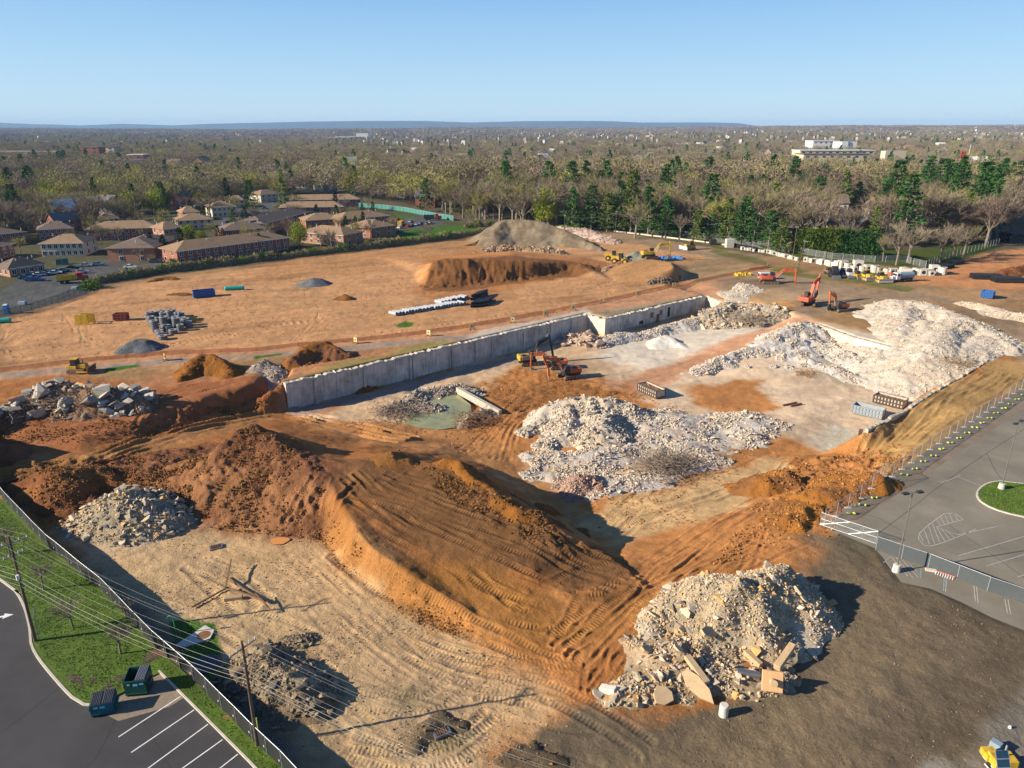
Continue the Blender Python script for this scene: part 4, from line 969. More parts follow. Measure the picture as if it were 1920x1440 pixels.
# ---------------------------------------------------------------- mesh builder
class MB:
    def __init__(s): s.v = []; s.f = []; s.m = []
    def add(s, verts, faces, mi=0):
        b = len(s.v); s.v += [tuple(map(float, v)) for v in verts]
        for f in faces: s.f.append(tuple(b + i for i in f)); s.m.append(mi)
        return s
    def box(s, c, size, rot=None, mi=0, taper=1.0):
        hx, hy, hz_ = size[0] / 2, size[1] / 2, size[2] / 2
        vs = []
        for z in (-1, 1):
            k = taper if z > 0 else 1.0
            for x, y in ((-1, -1), (1, -1), (1, 1), (-1, 1)): vs.append(Vector((x * hx * k, y * hy * k, z * hz_)))
        if rot is not None:
            R = rot if isinstance(rot, Matrix) else Matrix.Rotation(rot, 3, 'Z')
            vs = [R @ v for v in vs]
        vs = [v + Vector(c) for v in vs]
        return s.add(vs, [(3, 2, 1, 0), (4, 5, 6, 7), (0, 1, 5, 4), (1, 2, 6, 5), (2, 3, 7, 6), (3, 0, 4, 7)], mi)
    def beam(s, a, b, w, h, mi=0, w2=None, h2=None):
        a = Vector([float(t) for t in a]); b = Vector([float(t) for t in b]); d = (b - a).normalized()
        up = Vector((0, 0, 1)) if abs(d.z) < .95 else Vector((0, 1, 0))
        r = d.cross(up).normalized(); uu = r.cross(d).normalized()
        w2 = w if w2 is None else w2; h2 = h if h2 is None else h2
        vs = []
        for p, ww, hh in ((a, w, h), (b, w2, h2)):
            for x, y in ((-1, -1), (1, -1), (1, 1), (-1, 1)): vs.append(p + r * (x * ww / 2) + uu * (y * hh / 2))
        return s.add(vs, [(0, 1, 2, 3), (7, 6, 5, 4), (0, 4, 5, 1), (1, 5, 6, 2), (2, 6, 7, 3), (3, 7, 4, 0)], mi)
    def cyl(s, a, b, r1, r2=None, n=10, mi=0, cap=True):
        a = Vector([float(t) for t in a]); b = Vector([float(t) for t in b]); d = (b - a).normalized(); r2 = r1 if r2 is None else r2
        up = Vector((0, 0, 1)) if abs(d.z) < .95 else Vector((0, 1, 0))
        r = d.cross(up).normalized(); uu = r.cross(d).normalized()
        vs = []
        for p, q in ((a, r1), (b, r2)):
            for i in range(n):
                t = 2 * pi * i / n; vs.append(p + r * (cos(t) * q) + uu * (sin(t) * q))
        fs = [(i, (i + 1) % n, n + (i + 1) % n, n + i) for i in range(n)]
        if cap: fs += [tuple(range(n - 1, -1, -1)), tuple(range(n, 2 * n))]
        return s.add(vs, fs, mi)
    def pipe(s, a, b, ro, ri, n=12, mi=0, mi2=None):
        a = Vector([float(t) for t in a]); b = Vector([float(t) for t in b]); d = (b - a).normalized()
        up = Vector((0, 0, 1)) if abs(d.z) < .95 else Vector((0, 1, 0))
        r = d.cross(up).normalized(); uu = r.cross(d).normalized(); vs = []
        for p in (a, b):
            for q in (ro, ri):
                for i in range(n):
                    t = 2 * pi * i / n; vs.append(p + r * (cos(t) * q) + uu * (sin(t) * q))
        s.add(vs, [(i, (i + 1) % n, 2 * n + (i + 1) % n, 2 * n + i) for i in range(n)], mi)
        s.add(vs, [(n + (i + 1) % n, n + i, 3 * n + i, 3 * n + (i + 1) % n) for i in range(n)], mi if mi2 is None else mi2)
        s.add(vs, [((i + 1) % n, i, n + i, n + (i + 1) % n) for i in range(n)] + [(2 * n + i, 2 * n + (i + 1) % n, 3 * n + (i + 1) % n, 3 * n + i) for i in range(n)], mi)
        return s
    def prism(s, prof, y0, y1, mi=0):
        """profile in x-z extruded along y"""
        n = len(prof)
        vs = [(p[0], y0, p[1]) for p in prof] + [(p[0], y1, p[1]) for p in prof]
        return s.add(vs, [tuple(range(n)), tuple(range(2 * n - 1, n - 1, -1))] + [(i, n + i, n + (i + 1) % n, (i + 1) % n) for i in range(n)], mi)
    def xf(s, M):
        s.v = [tuple(M @ Vector(v)) for v in s.v]; return s
    def mesh(s, name, mats):
        me = bpy.data.meshes.new(name)
        me.from_pydata(s.v, [], s.f)
        me.polygons.foreach_set('material_index', s.m)
        for m in (mats if isinstance(mats, (list, tuple)) else [mats]): me.materials.append(m)
        me.update()
        return me
    def build(s, name, mats, parent=None, loc=None): return new_obj(name, s.mesh(name, mats), parent, loc)
def bevel(o, w, seg=1):
    md = o.modifiers.new('bevel', 'BEVEL'); md.width = w; md.segments = seg; md.limit_method = 'ANGLE'; return o

M = {}
M['asphalt'] = mat('asphalt', (.052, .051, .053), .92, var=.26, scale=.16, bump=.01, bscale=30)
M['asphalt_worn'] = mat('worn_asphalt', (.20, .176, .135), .93, var=.34, scale=.11, bump=.01, bscale=30)
M['kerb'] = mat('kerb_concrete', (.50, .46, .38), .9, var=.18, scale=2)
M['paint_white'] = mat('road_paint_white', (.72, .72, .70), .7, var=.2, scale=3)
M['paint_faded'] = mat('road_paint_faded', (.40, .39, .37), .8, var=.35, scale=2)
M['paint_blue'] = mat('road_paint_blue', (.22, .34, .42), .8, var=.3, scale=2)
M['paint_yellow'] = mat('road_paint_yellow', (.55, .38, .08), .8, var=.3, scale=2)
M['tar'] = mat('tar_seam', (.035, .035, .035), .8)
M['wall'] = mat('stained_wall_concrete', (.50, .46, .41), .9, var=.55, scale=.25, streak=.3, bump=.04, bscale=3)
M['wallcap'] = mat('broken_wall_edge', (.42, .37, .30), .92, var=.3, scale=2, bump=.05, bscale=5)
M['wallcream'] = mat('cream_wall_concrete', (.62, .54, .42), .9, var=.2, scale=.7, streak=.3)
M['wallwhite'] = mat('white_painted_wall', (.80, .78, .74), .85, var=.08, scale=.8, streak=.12)
M['rust'] = mat('rust', (.20, .09, .04), .85, var=.35, scale=2)
M['galv'] = mat('galvanised_steel', (.46, .48, .50), .45, .6, var=.1)
M['darkmetal'] = mat('dark_steel', (.05, .05, .055), .5, .4, var=.15)
M['steel'] = mat('worn_steel', (.28, .27, .26), .45, .7, var=.25)
M['rubber'] = mat('black_rubber', (.03, .029, .028), .8, var=.2)
M['trackmud'] = mat('muddy_track', (.16, .105, .065), .85, var=.35, scale=4)
M['glass'] = mat('dark_glass', (.03, .04, .05), .12, 0, spec=.6, var=.05)
M['yellow'] = mat('machine_yellow', (.56, .35, .035), .55, var=.3, scale=1.6, streak=.35)
M['orange'] = mat('machine_orange', (.52, .135, .04), .55, var=.3, scale=1.6, streak=.35)
M['redorange'] = mat('machine_red_orange', (.56, .105, .05), .55, var=.3, scale=1.6, streak=.35)
M['black'] = mat('matt_black', (.022, .022, .025), .6)
M['white'] = mat('white_paint', (.62, .62, .60), .5, var=.06)
M['blue'] = mat('container_blue', (.02, .09, .28), .5, var=.2)
M['green'] = mat('dumpster_green', (.012, .075, .060), .5, var=.22)
M['teal'] = mat('dumpster_teal', (.01, .10, .13), .5, var=.22)
M['lid'] = mat('dark_plastic_lid', (.05, .055, .065), .45)
M['stick_b'] = mat('sticker_blue', (.15, .42, .62), .5)
M['stick_w'] = mat('sticker_pale', (.35, .45, .38), .5)
M['wood'] = mat('weathered_pole_wood', (.115, .08, .058), .9, var=.25, scale=2)
M['timber'] = mat('brown_timber', (.20, .12, .065), .9, var=.3, scale=2)
M['concrete'] = mat('pale_concrete', (.58, .53, .46), .9, var=.14, scale=1.5, bump=.02, bscale=6)
M['screen'] = mat('black_screen_cloth', (.020, .021, .023), .6, var=.12, spec=.3, scale=.6)
M['screen_green'] = mat('grey_green_screen_cloth', (.068, .080, .086), .7, var=.12)
M['screen_teal'] = mat('teal_screen_cloth', (.04, .17, .15), .8, var=.12)
M['brick'] = mat('red_brick_wall', (.29, .11, .07), .9, var=.2, scale=1.2)
M['brick_lit'] = mat('sunlit_brick_wall', (.36, .18, .11), .9, var=.2, scale=1.2)  # lighter copy of the brick, sunlit tone put into its base colour
M['roof'] = mat('brown_shingle_roof', (.27, .175, .10), .92, var=.2, scale=.5)
M['roofgrey'] = mat('grey_shingle_roof', (.13, .13, .135), .92, var=.2, scale=.5)
M['roofdark'] = mat('dark_brown_shingle_roof', (.16, .115, .088), .92, var=.2, scale=.5)
M['siding'] = mat('white_siding', (.66, .64, .60), .8, var=.1)
M['cream'] = mat('cream_siding', (.52, .45, .33), .8, var=.1)
M['bluegrey'] = mat('blue_grey_siding', (.20, .27, .33), .8, var=.1)
M['wgrass'] = mat('grass_lawn', (.075, .125, .014), .95, var=.45, scale=.35, bump=.04, bscale=6)
M['orange_net'] = mat('orange_safety_netting', (.62, .15, .07), .8, var=.2, alpha=.6)
M['water'] = mat('muddy_green_water', (.27, .27, .12), .16, var=.3, scale=.3, spec=.5)
M['orangewater'] = mat('orange_puddle_water', (.60, .25, .06), .5, var=.1, spec=.5)
M['sandbag'] = mat('yellow_green_sandbag', (.55, .60, .10), .8, var=.2)
M['glasspanel'] = mat('solar_glass', (.015, .05, .075), .15, 0, spec=.6)
M['silver'] = mat('brushed_silver', (.6, .6, .6), .4, .7)
M['red'] = mat('red_paint', (.50, .03, .025), .45, var=.1)
M['pinkred'] = mat('pink_red_fibreglass', (.62, .10, .11), .5)
M['tealplastic'] = mat('teal_plastic', (.02, .33, .28), .45)
M['bluetarp'] = mat('blue_tarpaulin', (.10, .28, .52), .6, var=.2)
M['pipeblack'] = mat('black_corrugated_plastic', (.028, .03, .034), .55, var=.15)
M['pipegrey'] = mat('pale_grey_pipe', (.36, .38, .40), .6, var=.1)
M['manhole'] = mat('grey_precast_plastic', (.115, .125, .135), .6, var=.18)
M['manholetop'] = mat('pale_ring_top', (.27, .27, .28), .6)
M['precast'] = mat('pale_precast_concrete', (.52, .48, .42), .88, var=.1, objrand=.12)
M['dirtload'] = mat('rusty_debris_load', (.20, .12, .07), .95, var=.5, scale=3, bump=.2, bscale=4)
def chainlink(name, col, fac):
    m = bpy.data.materials.new(name); m.use_nodes = True
    nt = m.node_tree; N = nt.nodes; L = nt.links
    b = N['Principled BSDF']; b.inputs['Base Color'].default_value = (*col, 1); b.inputs['Roughness'].default_value = .5
    b.inputs['Metallic'].default_value = .3
    tc = N.new('ShaderNodeTexCoord'); nz = N.new('ShaderNodeTexNoise'); nz.inputs['Scale'].default_value = 1.2
    L.new(tc.outputs['Object'], nz.inputs['Vector'])
    mr = N.new('ShaderNodeMapRange'); mr.inputs[1].default_value = .3; mr.inputs[2].default_value = .7
    mr.inputs[3].default_value = fac * .7; mr.inputs[4].default_value = fac * 1.3
    L.new(nz.outputs[0], mr.inputs[0]); L.new(mr.outputs[0], b.inputs['Alpha'])
    return m
M['link'] = chainlink('chain_link_mesh', (.42, .43, .43), .22)
M['linkgreen'] = chainlink('green_chain_link_mesh', (.06, .11, .09), .45)

def flat_sheet(name, pts, z, m, kind='structure', label=None, cat=None):
    bm = bmesh.new()
    vs = [bm.verts.new((p[0], p[1], z)) for p in pts]
    f = bm.faces.new(vs)
    if f.normal.z < 0: f.normal_flip()
    bmesh.ops.triangulate(bm, faces=[f])
    me = bpy.data.meshes.new(name); bm.to_mesh(me); bm.free(); me.materials.append(m)
    for p in me.polygons:
        if p.normal.z < 0: p.flip()
    o = new_obj(name, me)
    return tag(o, label, cat, kind=kind)
def strip_mesh(pts, w, z0, z1, closed=False):
    """a low wall of width w and height z0..z1 along pts"""
    pts = [np.asarray(p[:2], float) for p in pts]
    mb = MB(); n = len(pts); L = []
    for i, p in enumerate(pts):
        a = pts[(i - 1) % n] if closed or i > 0 else p; b = pts[(i + 1) % n] if closed or i < n - 1 else p
        t = b - a; t = t / (np.hypot(*t) + 1e-9); nn = np.array([-t[1], t[0]]) * w / 2
        L.append((p + nn, p - nn))
    vs = []
    for a, b in L: vs += [(*a, z0), (*b, z0), (*b, z1), (*a, z1)]
    fs = []
    for i in range(n if closed else n - 1):
        k = 4 * i; j = 4 * ((i + 1) % n)
        fs += [(k + 3, k + 2, j + 2, j + 3), (k, k + 3, j + 3, j), (k + 2, k + 1, j + 1, j + 2)]
    if not closed: fs += [(0, 1, 2, 3), (4 * n - 1, 4 * n - 2, 4 * n - 3, 4 * n - 4)]
    return mb.add(vs, fs)
def line_mark(name, a, b, w, m, z=.008):
    a = np.asarray(a[:2]); b = np.asarray(b[:2]); t = b - a; t = t / np.hypot(*t); n = np.array([-t[1], t[0]]) * w / 2
    flat_sheet(name, [a - n, b - n, b + n, a + n], z, m)

# ---------------------------------------------------------------- lots, kerbs, lawns
flat_sheet('parking_lot', Z_LOT_L, 0.0, M['asphalt'])
flat_sheet('parking_lot', Z_LOT_R, 0.0, M['asphalt_worn'])
kerbA = [G(*p) for p in ((-300,860),(0,1087),(28,1108),(45,1138),(56,1180),(58,1206),(70,1232),(100,1270),(135,1308),(158,1322),(182,1324))]
kerbA = catmull(kerbA, 1.2)
flat_sheet('lawn', [*[G(*p)[:2] for p in ((-300,790),(0,930),(92,1026),(193,1108),(290,1213),(364,1278),(474,1390),(540,1450),(600,1520),(575,1540),(530,1492),(485,1448),(442,1404),(345,1308),(302,1262))], *[G(*p)[:2] for p in ((288,1268),(240,1295),(185,1322))], *[k[:2] for k in kerbA[::-1]]], .11, M['wgrass'])
strip_mesh(kerbA, .22, -.05, .15).build('kerb', M['kerb'])
kerbB = catmull([G(*p) for p in ((298,1259),(345,1306),(442,1403),(485,1447),(560,1530))], 1.5)
o = strip_mesh(kerbB, .18, -.05, .15).build('kerb', M['kerb'])
for a, b in (((338,1306),(222,1382)),((364,1331),(246,1411)),((390,1358),(277,1441)),((417,1387),(340,1442)),((446,1414),(408,1444)),((476,1440),(420,1485))):
    line_mark('parking_line', G(*a), G(*b), .11, M['paint_white'])
for pts in (((0,1375),(60,1330),(110,1290)),((0,1375),(-60,1420)),((100,1500),(180,1420),(215,1350)),((262,1340),(320,1440),(340,1480))):
    q = catmull([G(*p) for p in pts], 2) if len(pts) > 2 else [G(*p) for p in pts]
    strip_mesh(q, .07, -.01, .004).build('tar_seam', M['tar'])['kind'] = 'structure'
arrow = [(-6,1158),(4,1162),(8,1168),(12,1164),(18,1160),(13,1149),(0,1150),(6,1153),(2,1157)]
A0 = G(10,1156); da = np.array([1, 0]); 
def arrow_mark(c, ang, s, m):
    pr = [(-.9,.12),(.1,.12),(.1,.42),(.9,0),(.1,-.42),(.1,-.12),(-.9,-.12)]
    flat_sheet('arrow_marking', [(c[0] + s * (x * cos(ang) - y * sin(ang)), c[1] + s * (x * sin(ang) + y * cos(ang))) for x, y in pr], .008, m)
arrow_mark(G(4,1156), radians(20), 1.2, M['paint_white'])
for o in [o for o in scene.objects if o.name.startswith('kerb')]: o['kind'] = 'structure'
# right lot
isl = catmull([G(*p) for p in ((2080,925),(2060,908),(1990,900),(1920,908),(1880,903),(1850,908),(1832,924),(1840,942),(1872,958),(1920,970),(2000,985),(2065,975),(2085,950))], 1.0)
flat_sheet('lawn', [k[:2] for k in isl], .11, M['wgrass'])
strip_mesh(isl, .25, -.05, .15, True).build('kerb', M['kerb'])['kind'] = 'structure'
# faded hatched island and stall lines
H1 = [G(*p) for p in ((1724,1000),(1722,1010),(1732,1022),(1745,1024),(1780,1013),(1830,992))]
for a, b in zip(catmull(H1, 1.0)[:-1], catmull(H1, 1.0)[1:]): line_mark('hatch_line', a, b, .10, M['paint_faded'])
H2 = [G(*p) for p in ((1724,1000),(1740,985),(1770,963),(1790,962),(1806,974))]
for a, b in zip(H2[:-1], H2[1:]): line_mark('hatch_line', a, b, .10, M['paint_faded'])
line_mark('hatch_line', G(1806,974), G(1755,988), .10, M['paint_faded']); line_mark('hatch_line', G(1755,988), G(1795,1003), .10, M['paint_faded'])
for a, b in (((1725,1003),(1731,1015)),((1733,994),(1743,1021)),((1741,986),(1753,1021)),((1748,981),(1762,1017)),((1756,974),(1764,986)),((1756,988),(1772,1015)),((1764,969),(1771,983)),((1766,993),(1782,1012)),((1772,966),(1779,982)),((1778,998),(1791,1009)),((1780,964),(1787,979)),((1790,965),(1797,977))):
    line_mark('hatch_line', G(*a), G(*b), .08, M['paint_faded'])
for a, b in (((1797,1042),(1930,1003)),((1850,1061),(1960,1028)),((1908,1082),(1990,1055)),((1795,1003),(1870,987)),((1798,895),(1840,911)),((1765,905),(1800,892))):
    line_mark('parking_line', G(*a), G(*b), .09, M['paint_faded'])
for pts in (((1640,1005),(1700,960),(1770,905),(1850,850),(1935,795)),((1690,995),(1645,970),(1600,960)),((1780,985),(1860,1040),(1930,1090)),((1850,850),(1880,900),(1930,910))):
    strip_mesh(catmull([G(*p) for p in pts], 2), .07, -.01, .004).build('tar_seam', M['tar'])['kind'] = 'structure'
line_mark('lot_patch', G(1560,1000), G(1930,752), 1.4, mat('brown_dusty_asphalt', (.20,.155,.11), .95, var=.3, scale=.3), .004)
for a, b, m in (((1771,1077),(1769,1108),'paint_blue'),((1775,1078),(1773,1110),'paint_faded'),((1826,1098),(1829,1128),'paint_faded'),((1831,1099),(1834,1131),'paint_faded'),((1884,1123),(1889,1150),'paint_faded'),((1890,1124),(1895,1152),'paint_faded'),
                ((1652,1059),(1670,1043),'paint_blue'),((1670,1043),(1702,1080),'paint_faded'),((1680,1045),(1712,1084),'paint_faded'),((1660,1052),(1672,1068),'paint_faded'),((1692,1050),(1722,1083),'paint_faded'),((1702,1054),(1726,1080),'paint_blue'),((1727,1066),(1726,1084),'paint_blue')):
    line_mark('hatch_line', G(*a), G(*b), .09, M[m])

# grass blades on the lawns
def tufts(name, P_, n, h, seed):
    r = np.random.default_rng(seed)
    lo = P_.min(0); hi = P_.max(0)
    p = r.uniform(lo, hi, (n * 3, 2)); p = p[insdist(P_, p[:, 0], p[:, 1]) > .12][:n]
    k = len(p)
    hh = h * r.uniform(.5, 1.3, k); a = r.uniform(0, 6.28, k); w = .035 * r.uniform(.6, 1.5, k)
    ln = r.normal(0, .05, (k, 2))
    V = np.zeros((k, 3, 3)); V[:, 0, :2] = p + np.stack([np.cos(a), np.sin(a)], 1) * w[:, None]; V[:, 1, :2] = p - np.stack([np.cos(a), np.sin(a)], 1) * w[:, None]
    V[:, 2, :2] = p + ln; V[:, :2, 2] = .11; V[:, 2, 2] = .11 + hh
    g = np.array([[.085,.175,.012],[.12,.22,.016],[.15,.21,.025],[.06,.13,.012]])[r.integers(0, 4, k)] * r.uniform(.8, 1.2, (k, 1))
    br = sstep(-.1, .5, fbm(p[:, 0], p[:, 1], 3.5, 3, 2))[:, None]
    g = g * (1 - br * .5) + np.array([.15,.16,.035]) * br * .5
    me = mesh_np(name, V.reshape(-1, 3), np.arange(k * 3).reshape(-1, 3), [GRASSM], cols=np.repeat(g, 3, 0))
    tag(new_obj(name, me), 'short green grass growing on the kerbed lawn', 'grass', kind='stuff')
GRASSM = mat('grass_blades', attr='col', rough=.8, var=.2, scale=1.5)
ZL = poly((-160,860),(0,940),(92,1034),(193,1114),(290,1218),(364,1282),(474,1394),(540,1450),(485,1443),(442,1398),(345,1300),(298,1254),(240,1290),(178,1318),(150,1314),(114,1276),(80,1234),(64,1206),(56,1150),(34,1108),(0,1080),(-160,960))
tufts('grass', ZL, 60000, .13, 5)
tufts('grass', np.array([k[:2] for k in isl]), 6000, .13, 6)

# ---------------------------------------------------------------- retaining wall of the old basement
def wall_run(root, a, b, z0a, z0b, n, m, thick=1.3, joint=.05, nn=None, seed=0, name='wall_panel', jag=.22, cap=True):
    r = np.random.default_rng(seed)
    a2, b2 = np.asarray(a[:2]), np.asarray(b[:2]); L_ = np.hypot(*(b2 - a2)); t = (b2 - a2) / L_
    for i in range(n):
        s0 = L_ * i / n + joint / 2; s1 = L_ * (i + 1) / n - joint / 2
        k = max(4, int((s1 - s0) / .5))
        ss = np.linspace(s0, s1, k)
        top = (a[2] + (b[2] - a[2]) * ss / L_) + r.uniform(-jag, jag * .4, k) * (.5 + 1.2 * (r.random() > .5))
        bot = z0a + (z0b - z0a) * ss / L_ - 1.0
        proud = r.uniform(0, .05)
        V = []; Fc = []; mi = []
        for j in range(k):
            p = a2 + t * ss[j]; f = p - nn * proud; bk = p + nn * thick; jj = r.uniform(-.1, .25) if cap else 0
            V += [(*f, bot[j]), (*f, top[j] - .35), (*(f + nn * max(0, jj) * .7), top[j]), (*(p + nn * thick * .5), top[j] + r.uniform(-.12, .12)), (*bk, top[j] - .05), (*bk, bot[j])]
        for j in range(k - 1):
            q = 6 * j
            for e, (c, d) in enumerate(((0, 1), (1, 2), (2, 3), (3, 4), (4, 5))):
                Fc.append((q + c, q + 6 + c, q + 6 + d, q + d)); mi.append(0 if e == 0 else 1)
        Fc += [(0, 1, 2, 3, 4, 5), tuple(6 * (k - 1) + c for c in (5, 4, 3, 2, 1, 0))]; mi += [0, 0]
        mb = MB(); mb.add(V, Fc); mb.m = mi
        mb.build(name, [m, M['wallcap']], root)
        # pilaster at the joint
    return t
def wroot(lab): return thing('retaining_wall', lab, 'retaining wall', (0, 0, 0), 0, 'walls of the old basement')
w1 = wroot('long stained grey retaining wall with a crumbled top, running from the dirt bank to the excavators')
wall_run(w1, WA0, WA1, -5.6, -5.1, 24, M['wall'], nn=nA, seed=1)
tt = tA
for i, f in enumerate((.07, .20, .335, .345, .47, .55, .61, .73, .84, .93)):
    p = WA0[:2] + (WA1 - WA0)[:2] * f - nA * .18; z = WA0[2] + (WA1[2] - WA0[2]) * f
    MB().box((p[0], p[1], (z - 6.3) / 2 - .3), (.55, .4, z + 5.6), atan2(tA[1], tA[0])).build('pilaster', M['wall'], w1)
w2 = wroot('short sunlit return of the retaining wall at the projecting corner')
wall_run(w2, WA1 + np.array([tA[0]*.0, 0, 0]), WB1, -5.3, -4.9, 3, M['wallcream'], nn=np.array([nB[0], nB[1]]), seed=2, thick=.9)
w3 = wroot('stained retaining wall with openings between the projecting corner and the brown rubble heap')
wall_run(w3, WB1, WC1, -4.9, -4.7, 18, M['wall'], nn=nC, seed=3)
tC = (WC1 - WB1)[:2] / np.hypot(*(WC1 - WB1)[:2])
for f, zz1, w_, h_, m_ in ((.33, -3.4, 1.6, 1.0, 'black'), (.43, -1.9, 1.2, 1.6, 'timber'), (.49, -3.3, 1.1, 2.4, 'rust'), (.52, -1.8, 1.2, 1.5, 'timber'), (.60, -2.2, .9, 3.0, 'black'), (.66, -2.0, .7, 3.4, 'wallcream')):
    p = WB1[:2] + (WC1 - WB1)[:2] * f - nC * .08
    MB().box((p[0], p[1], zz1), (w_, .16, h_), atan2(tC[1], tC[0])).build('wall_opening', M[m_], w3)
WD0 = off(WC1, (0, 0), .2); WD1 = G(1368, 572, -.2)
w4 = wroot('pale end wall of the pit half buried in the brown rubble heap')
nD = perp(WD0, WD1, 1)
wall_run(w4, WD0, WD1, -4.6, -4.6, 3, M['wallcream'], nn=nD, seed=4, thick=.9)
w5 = wroot('cream basement wall with a bright white painted stretch below the crushed stone hill')
wall_run(w5, E0 - np.array([*nE * .5, 0]), E1 - np.array([*nE * .5, 0]), -4.2, -5, 4, M['wallcream'], nn=nE, seed=5, thick=1.2, jag=.1)
wall_run(w5, E1 - np.array([*nE2 * .5, 0]), E2 - np.array([*nE2 * .5, 0]), -5, -5.4, 3, M['wallwhite'], nn=nE2, seed=6, thick=1.2, jag=.06)
w6 = wroot('white stub of basement wall standing at the low corner of the pit floor')
S0, S1 = G(1616, 803, .1), G(1606, 848, -5.2)
MB().add([(S0[0]-.45,S0[1],-.1),(S0[0]+.35,S0[1]+.2,-.1),(S0[0]+.35,S0[1]+.2,-6.5),(S0[0]-.45,S0[1],-6.5),(S1[0]-.3,S1[1],-4.2),(S1[0]+.4,S1[1]+.1,-4.0),(S1[0]+.4,S1[1]+.1,-6.5),(S1[0]-.3,S1[1],-6.5)],
         [(0,1,5,4),(0,4,7,3),(1,2,6,5),(4,5,6,7),(0,3,2,1)]).build('wall_panel', M['wallcap'], w6)
w7 = wroot('low broken wall edge along the rim of the pit beside the two waste containers')
rim = [G(*p) for p in ((1622,804,-.1),(1692,769,.1),(1745,734,.1),(1800,704,.1),(1850,673,.1))]
for i, (a, b) in enumerate(zip(rim[:-1], rim[1:])):
    nn_ = perp(a, b, 1); 
    if nn_[1] > 0: nn_ = -nn_
    wall_run(w7, a + np.array([0,0,.1]), b + np.array([0,0,.1]), -5.4, -5.4, 5, M['wallcap'], nn=nn_, seed=10 + i, thick=.6, jag=.3)
w8 = wroot('pale concrete channel wall lying beside the green pond')
a, b = G(858, 728, -4.2), G(938, 772, -4.4)
MB().beam((*a[:2], -4.6), (*b[:2], -4.8), .8, 1.4).build('wall_panel', M['wallcap'], w8)
flat_sheet('pond_water', [G(p[0], p[1], -5.2)[:2] for p in ((758,793),(768,770),(790,752),(818,740),(860,741),(882,758),(886,782),(862,800),(820,806),(785,802))], -5.2, M['water'])
c = G(525, 1016); flat_sheet('puddle_water', [(c[0] + (1.0 + .15 * sin(3 * t)) * 1.15 * cos(t), c[1] + (1 + .1 * cos(2 * t)) * .95 * sin(t)) for t in np.linspace(0, 6.28, 18)[:-1]], hz(c[0], c[1]) + .14, M['orangewater'])
M['wirem'] = mat('weathered_wire', (.26,.26,.25), .6, .0, var=.1)
# ---------------------------------------------------------------- fences
def resample(pts, step):
    pts = [np.asarray(p[:2], float) for p in pts]
    out = [pts[0]]; carry = 0
    for a, b in zip(pts[:-1], pts[1:]):
        L_ = np.hypot(*(b - a)); n = max(1, int(round(L_ / step)))
        for i in range(1, n + 1): out.append(a + (b - a) * i / n)
    return out
def fence(name, label, pts, step, h, cloth, post_m, pr=.045, rail=True, sag=None, foot=None, lean=0.0, cat='fence', group=None, zoff=0, seedv=0, gap=.05, kind_panel='mesh_panel'):
    r = np.random.default_rng(seedv)
    q = resample(pts, step)
    root = thing(name, label, cat, (q[0][0], q[0][1], hz(*q[0])), 0, group)
    o = np.array(root.location)
    pm = MB().cyl((0, 0, -.3), (0, 0, h + .04), pr, n=6).mesh('post', post_m)
    zs = [hz(*p) + zoff for p in q]
    for p, z in zip(q, zs):
        new_obj('post', pm, root, (p[0] - o[0], p[1] - o[1], z - o[2]))
    if foot is not None:
        for p, z in zip(q, zs): new_obj('fence_foot', foot, root, (p[0] - o[0], p[1] - o[1], z - o[2] + .06))
    mbr = MB()
    for i in range(len(q) - 1):
        a, b = q[i], q[i + 1]; za, zb = zs[i], zs[i + 1]
        if rail: mbr.cyl((a[0] - o[0], a[1] - o[1], za + h - o[2]), (b[0] - o[0], b[1] - o[1], zb + h - o[2]), .028, n=5)
        nseg = 6 if sag else 1
        V = []; Fc = []
        t = (b - a) / np.hypot(*(b - a)); nn = np.array([-t[1], t[0]])
        bl = (sag[i % len(sag)] if sag else 0)
        for j in range(nseg + 1):
            f = j / nseg; p = a + (b - a) * f; z = za + (zb - za) * f
            rows = 5 if sag else 2
            for k in range(rows):
                g = k / (rows - 1); bulge = bl * sin(pi * f) * sin(pi * min(1, (1 - g) * .75 + .05)) 
                V.append((p[0] - o[0] + nn[0] * bulge, p[1] - o[1] + nn[1] * bulge, z + gap + (h - gap) * g - o[2] + (r.uniform(-.03, .03) if sag else 0)))
        for j in range(nseg):
            for k in range(rows - 1):
                c = j * rows + k; Fc.append((c, c + rows, c + rows + 1, c + 1))
        mb = MB().add(V, Fc)
        ob = mb.build(kind_panel, cloth, root)
        if sag:
            for pl in ob.data.polygons: pl.use_smooth = True
    if rail: mbr.build('top_rail', post_m, root)
    return root, q
F1 = [G(*p) for p in ((-200,760),(-90,850),(0,932),(92,1029),(193,1111),(290,1214),(364,1279),(474,1390),(530,1443),(600,1520),(680,1610))]
fence('screen_fence', 'tall fence covered with black screen cloth that billows over the lawn', F1, 3.0, 2.1, M['screen'], M['galv'],
      sag=[.05,.1,.0,.15,.1,.05,.2,.1,.0,.1,.0,.2,.35,.2,.1,.3,.9,.7,.2,.0,.1,.05], kind_panel='screen_panel')
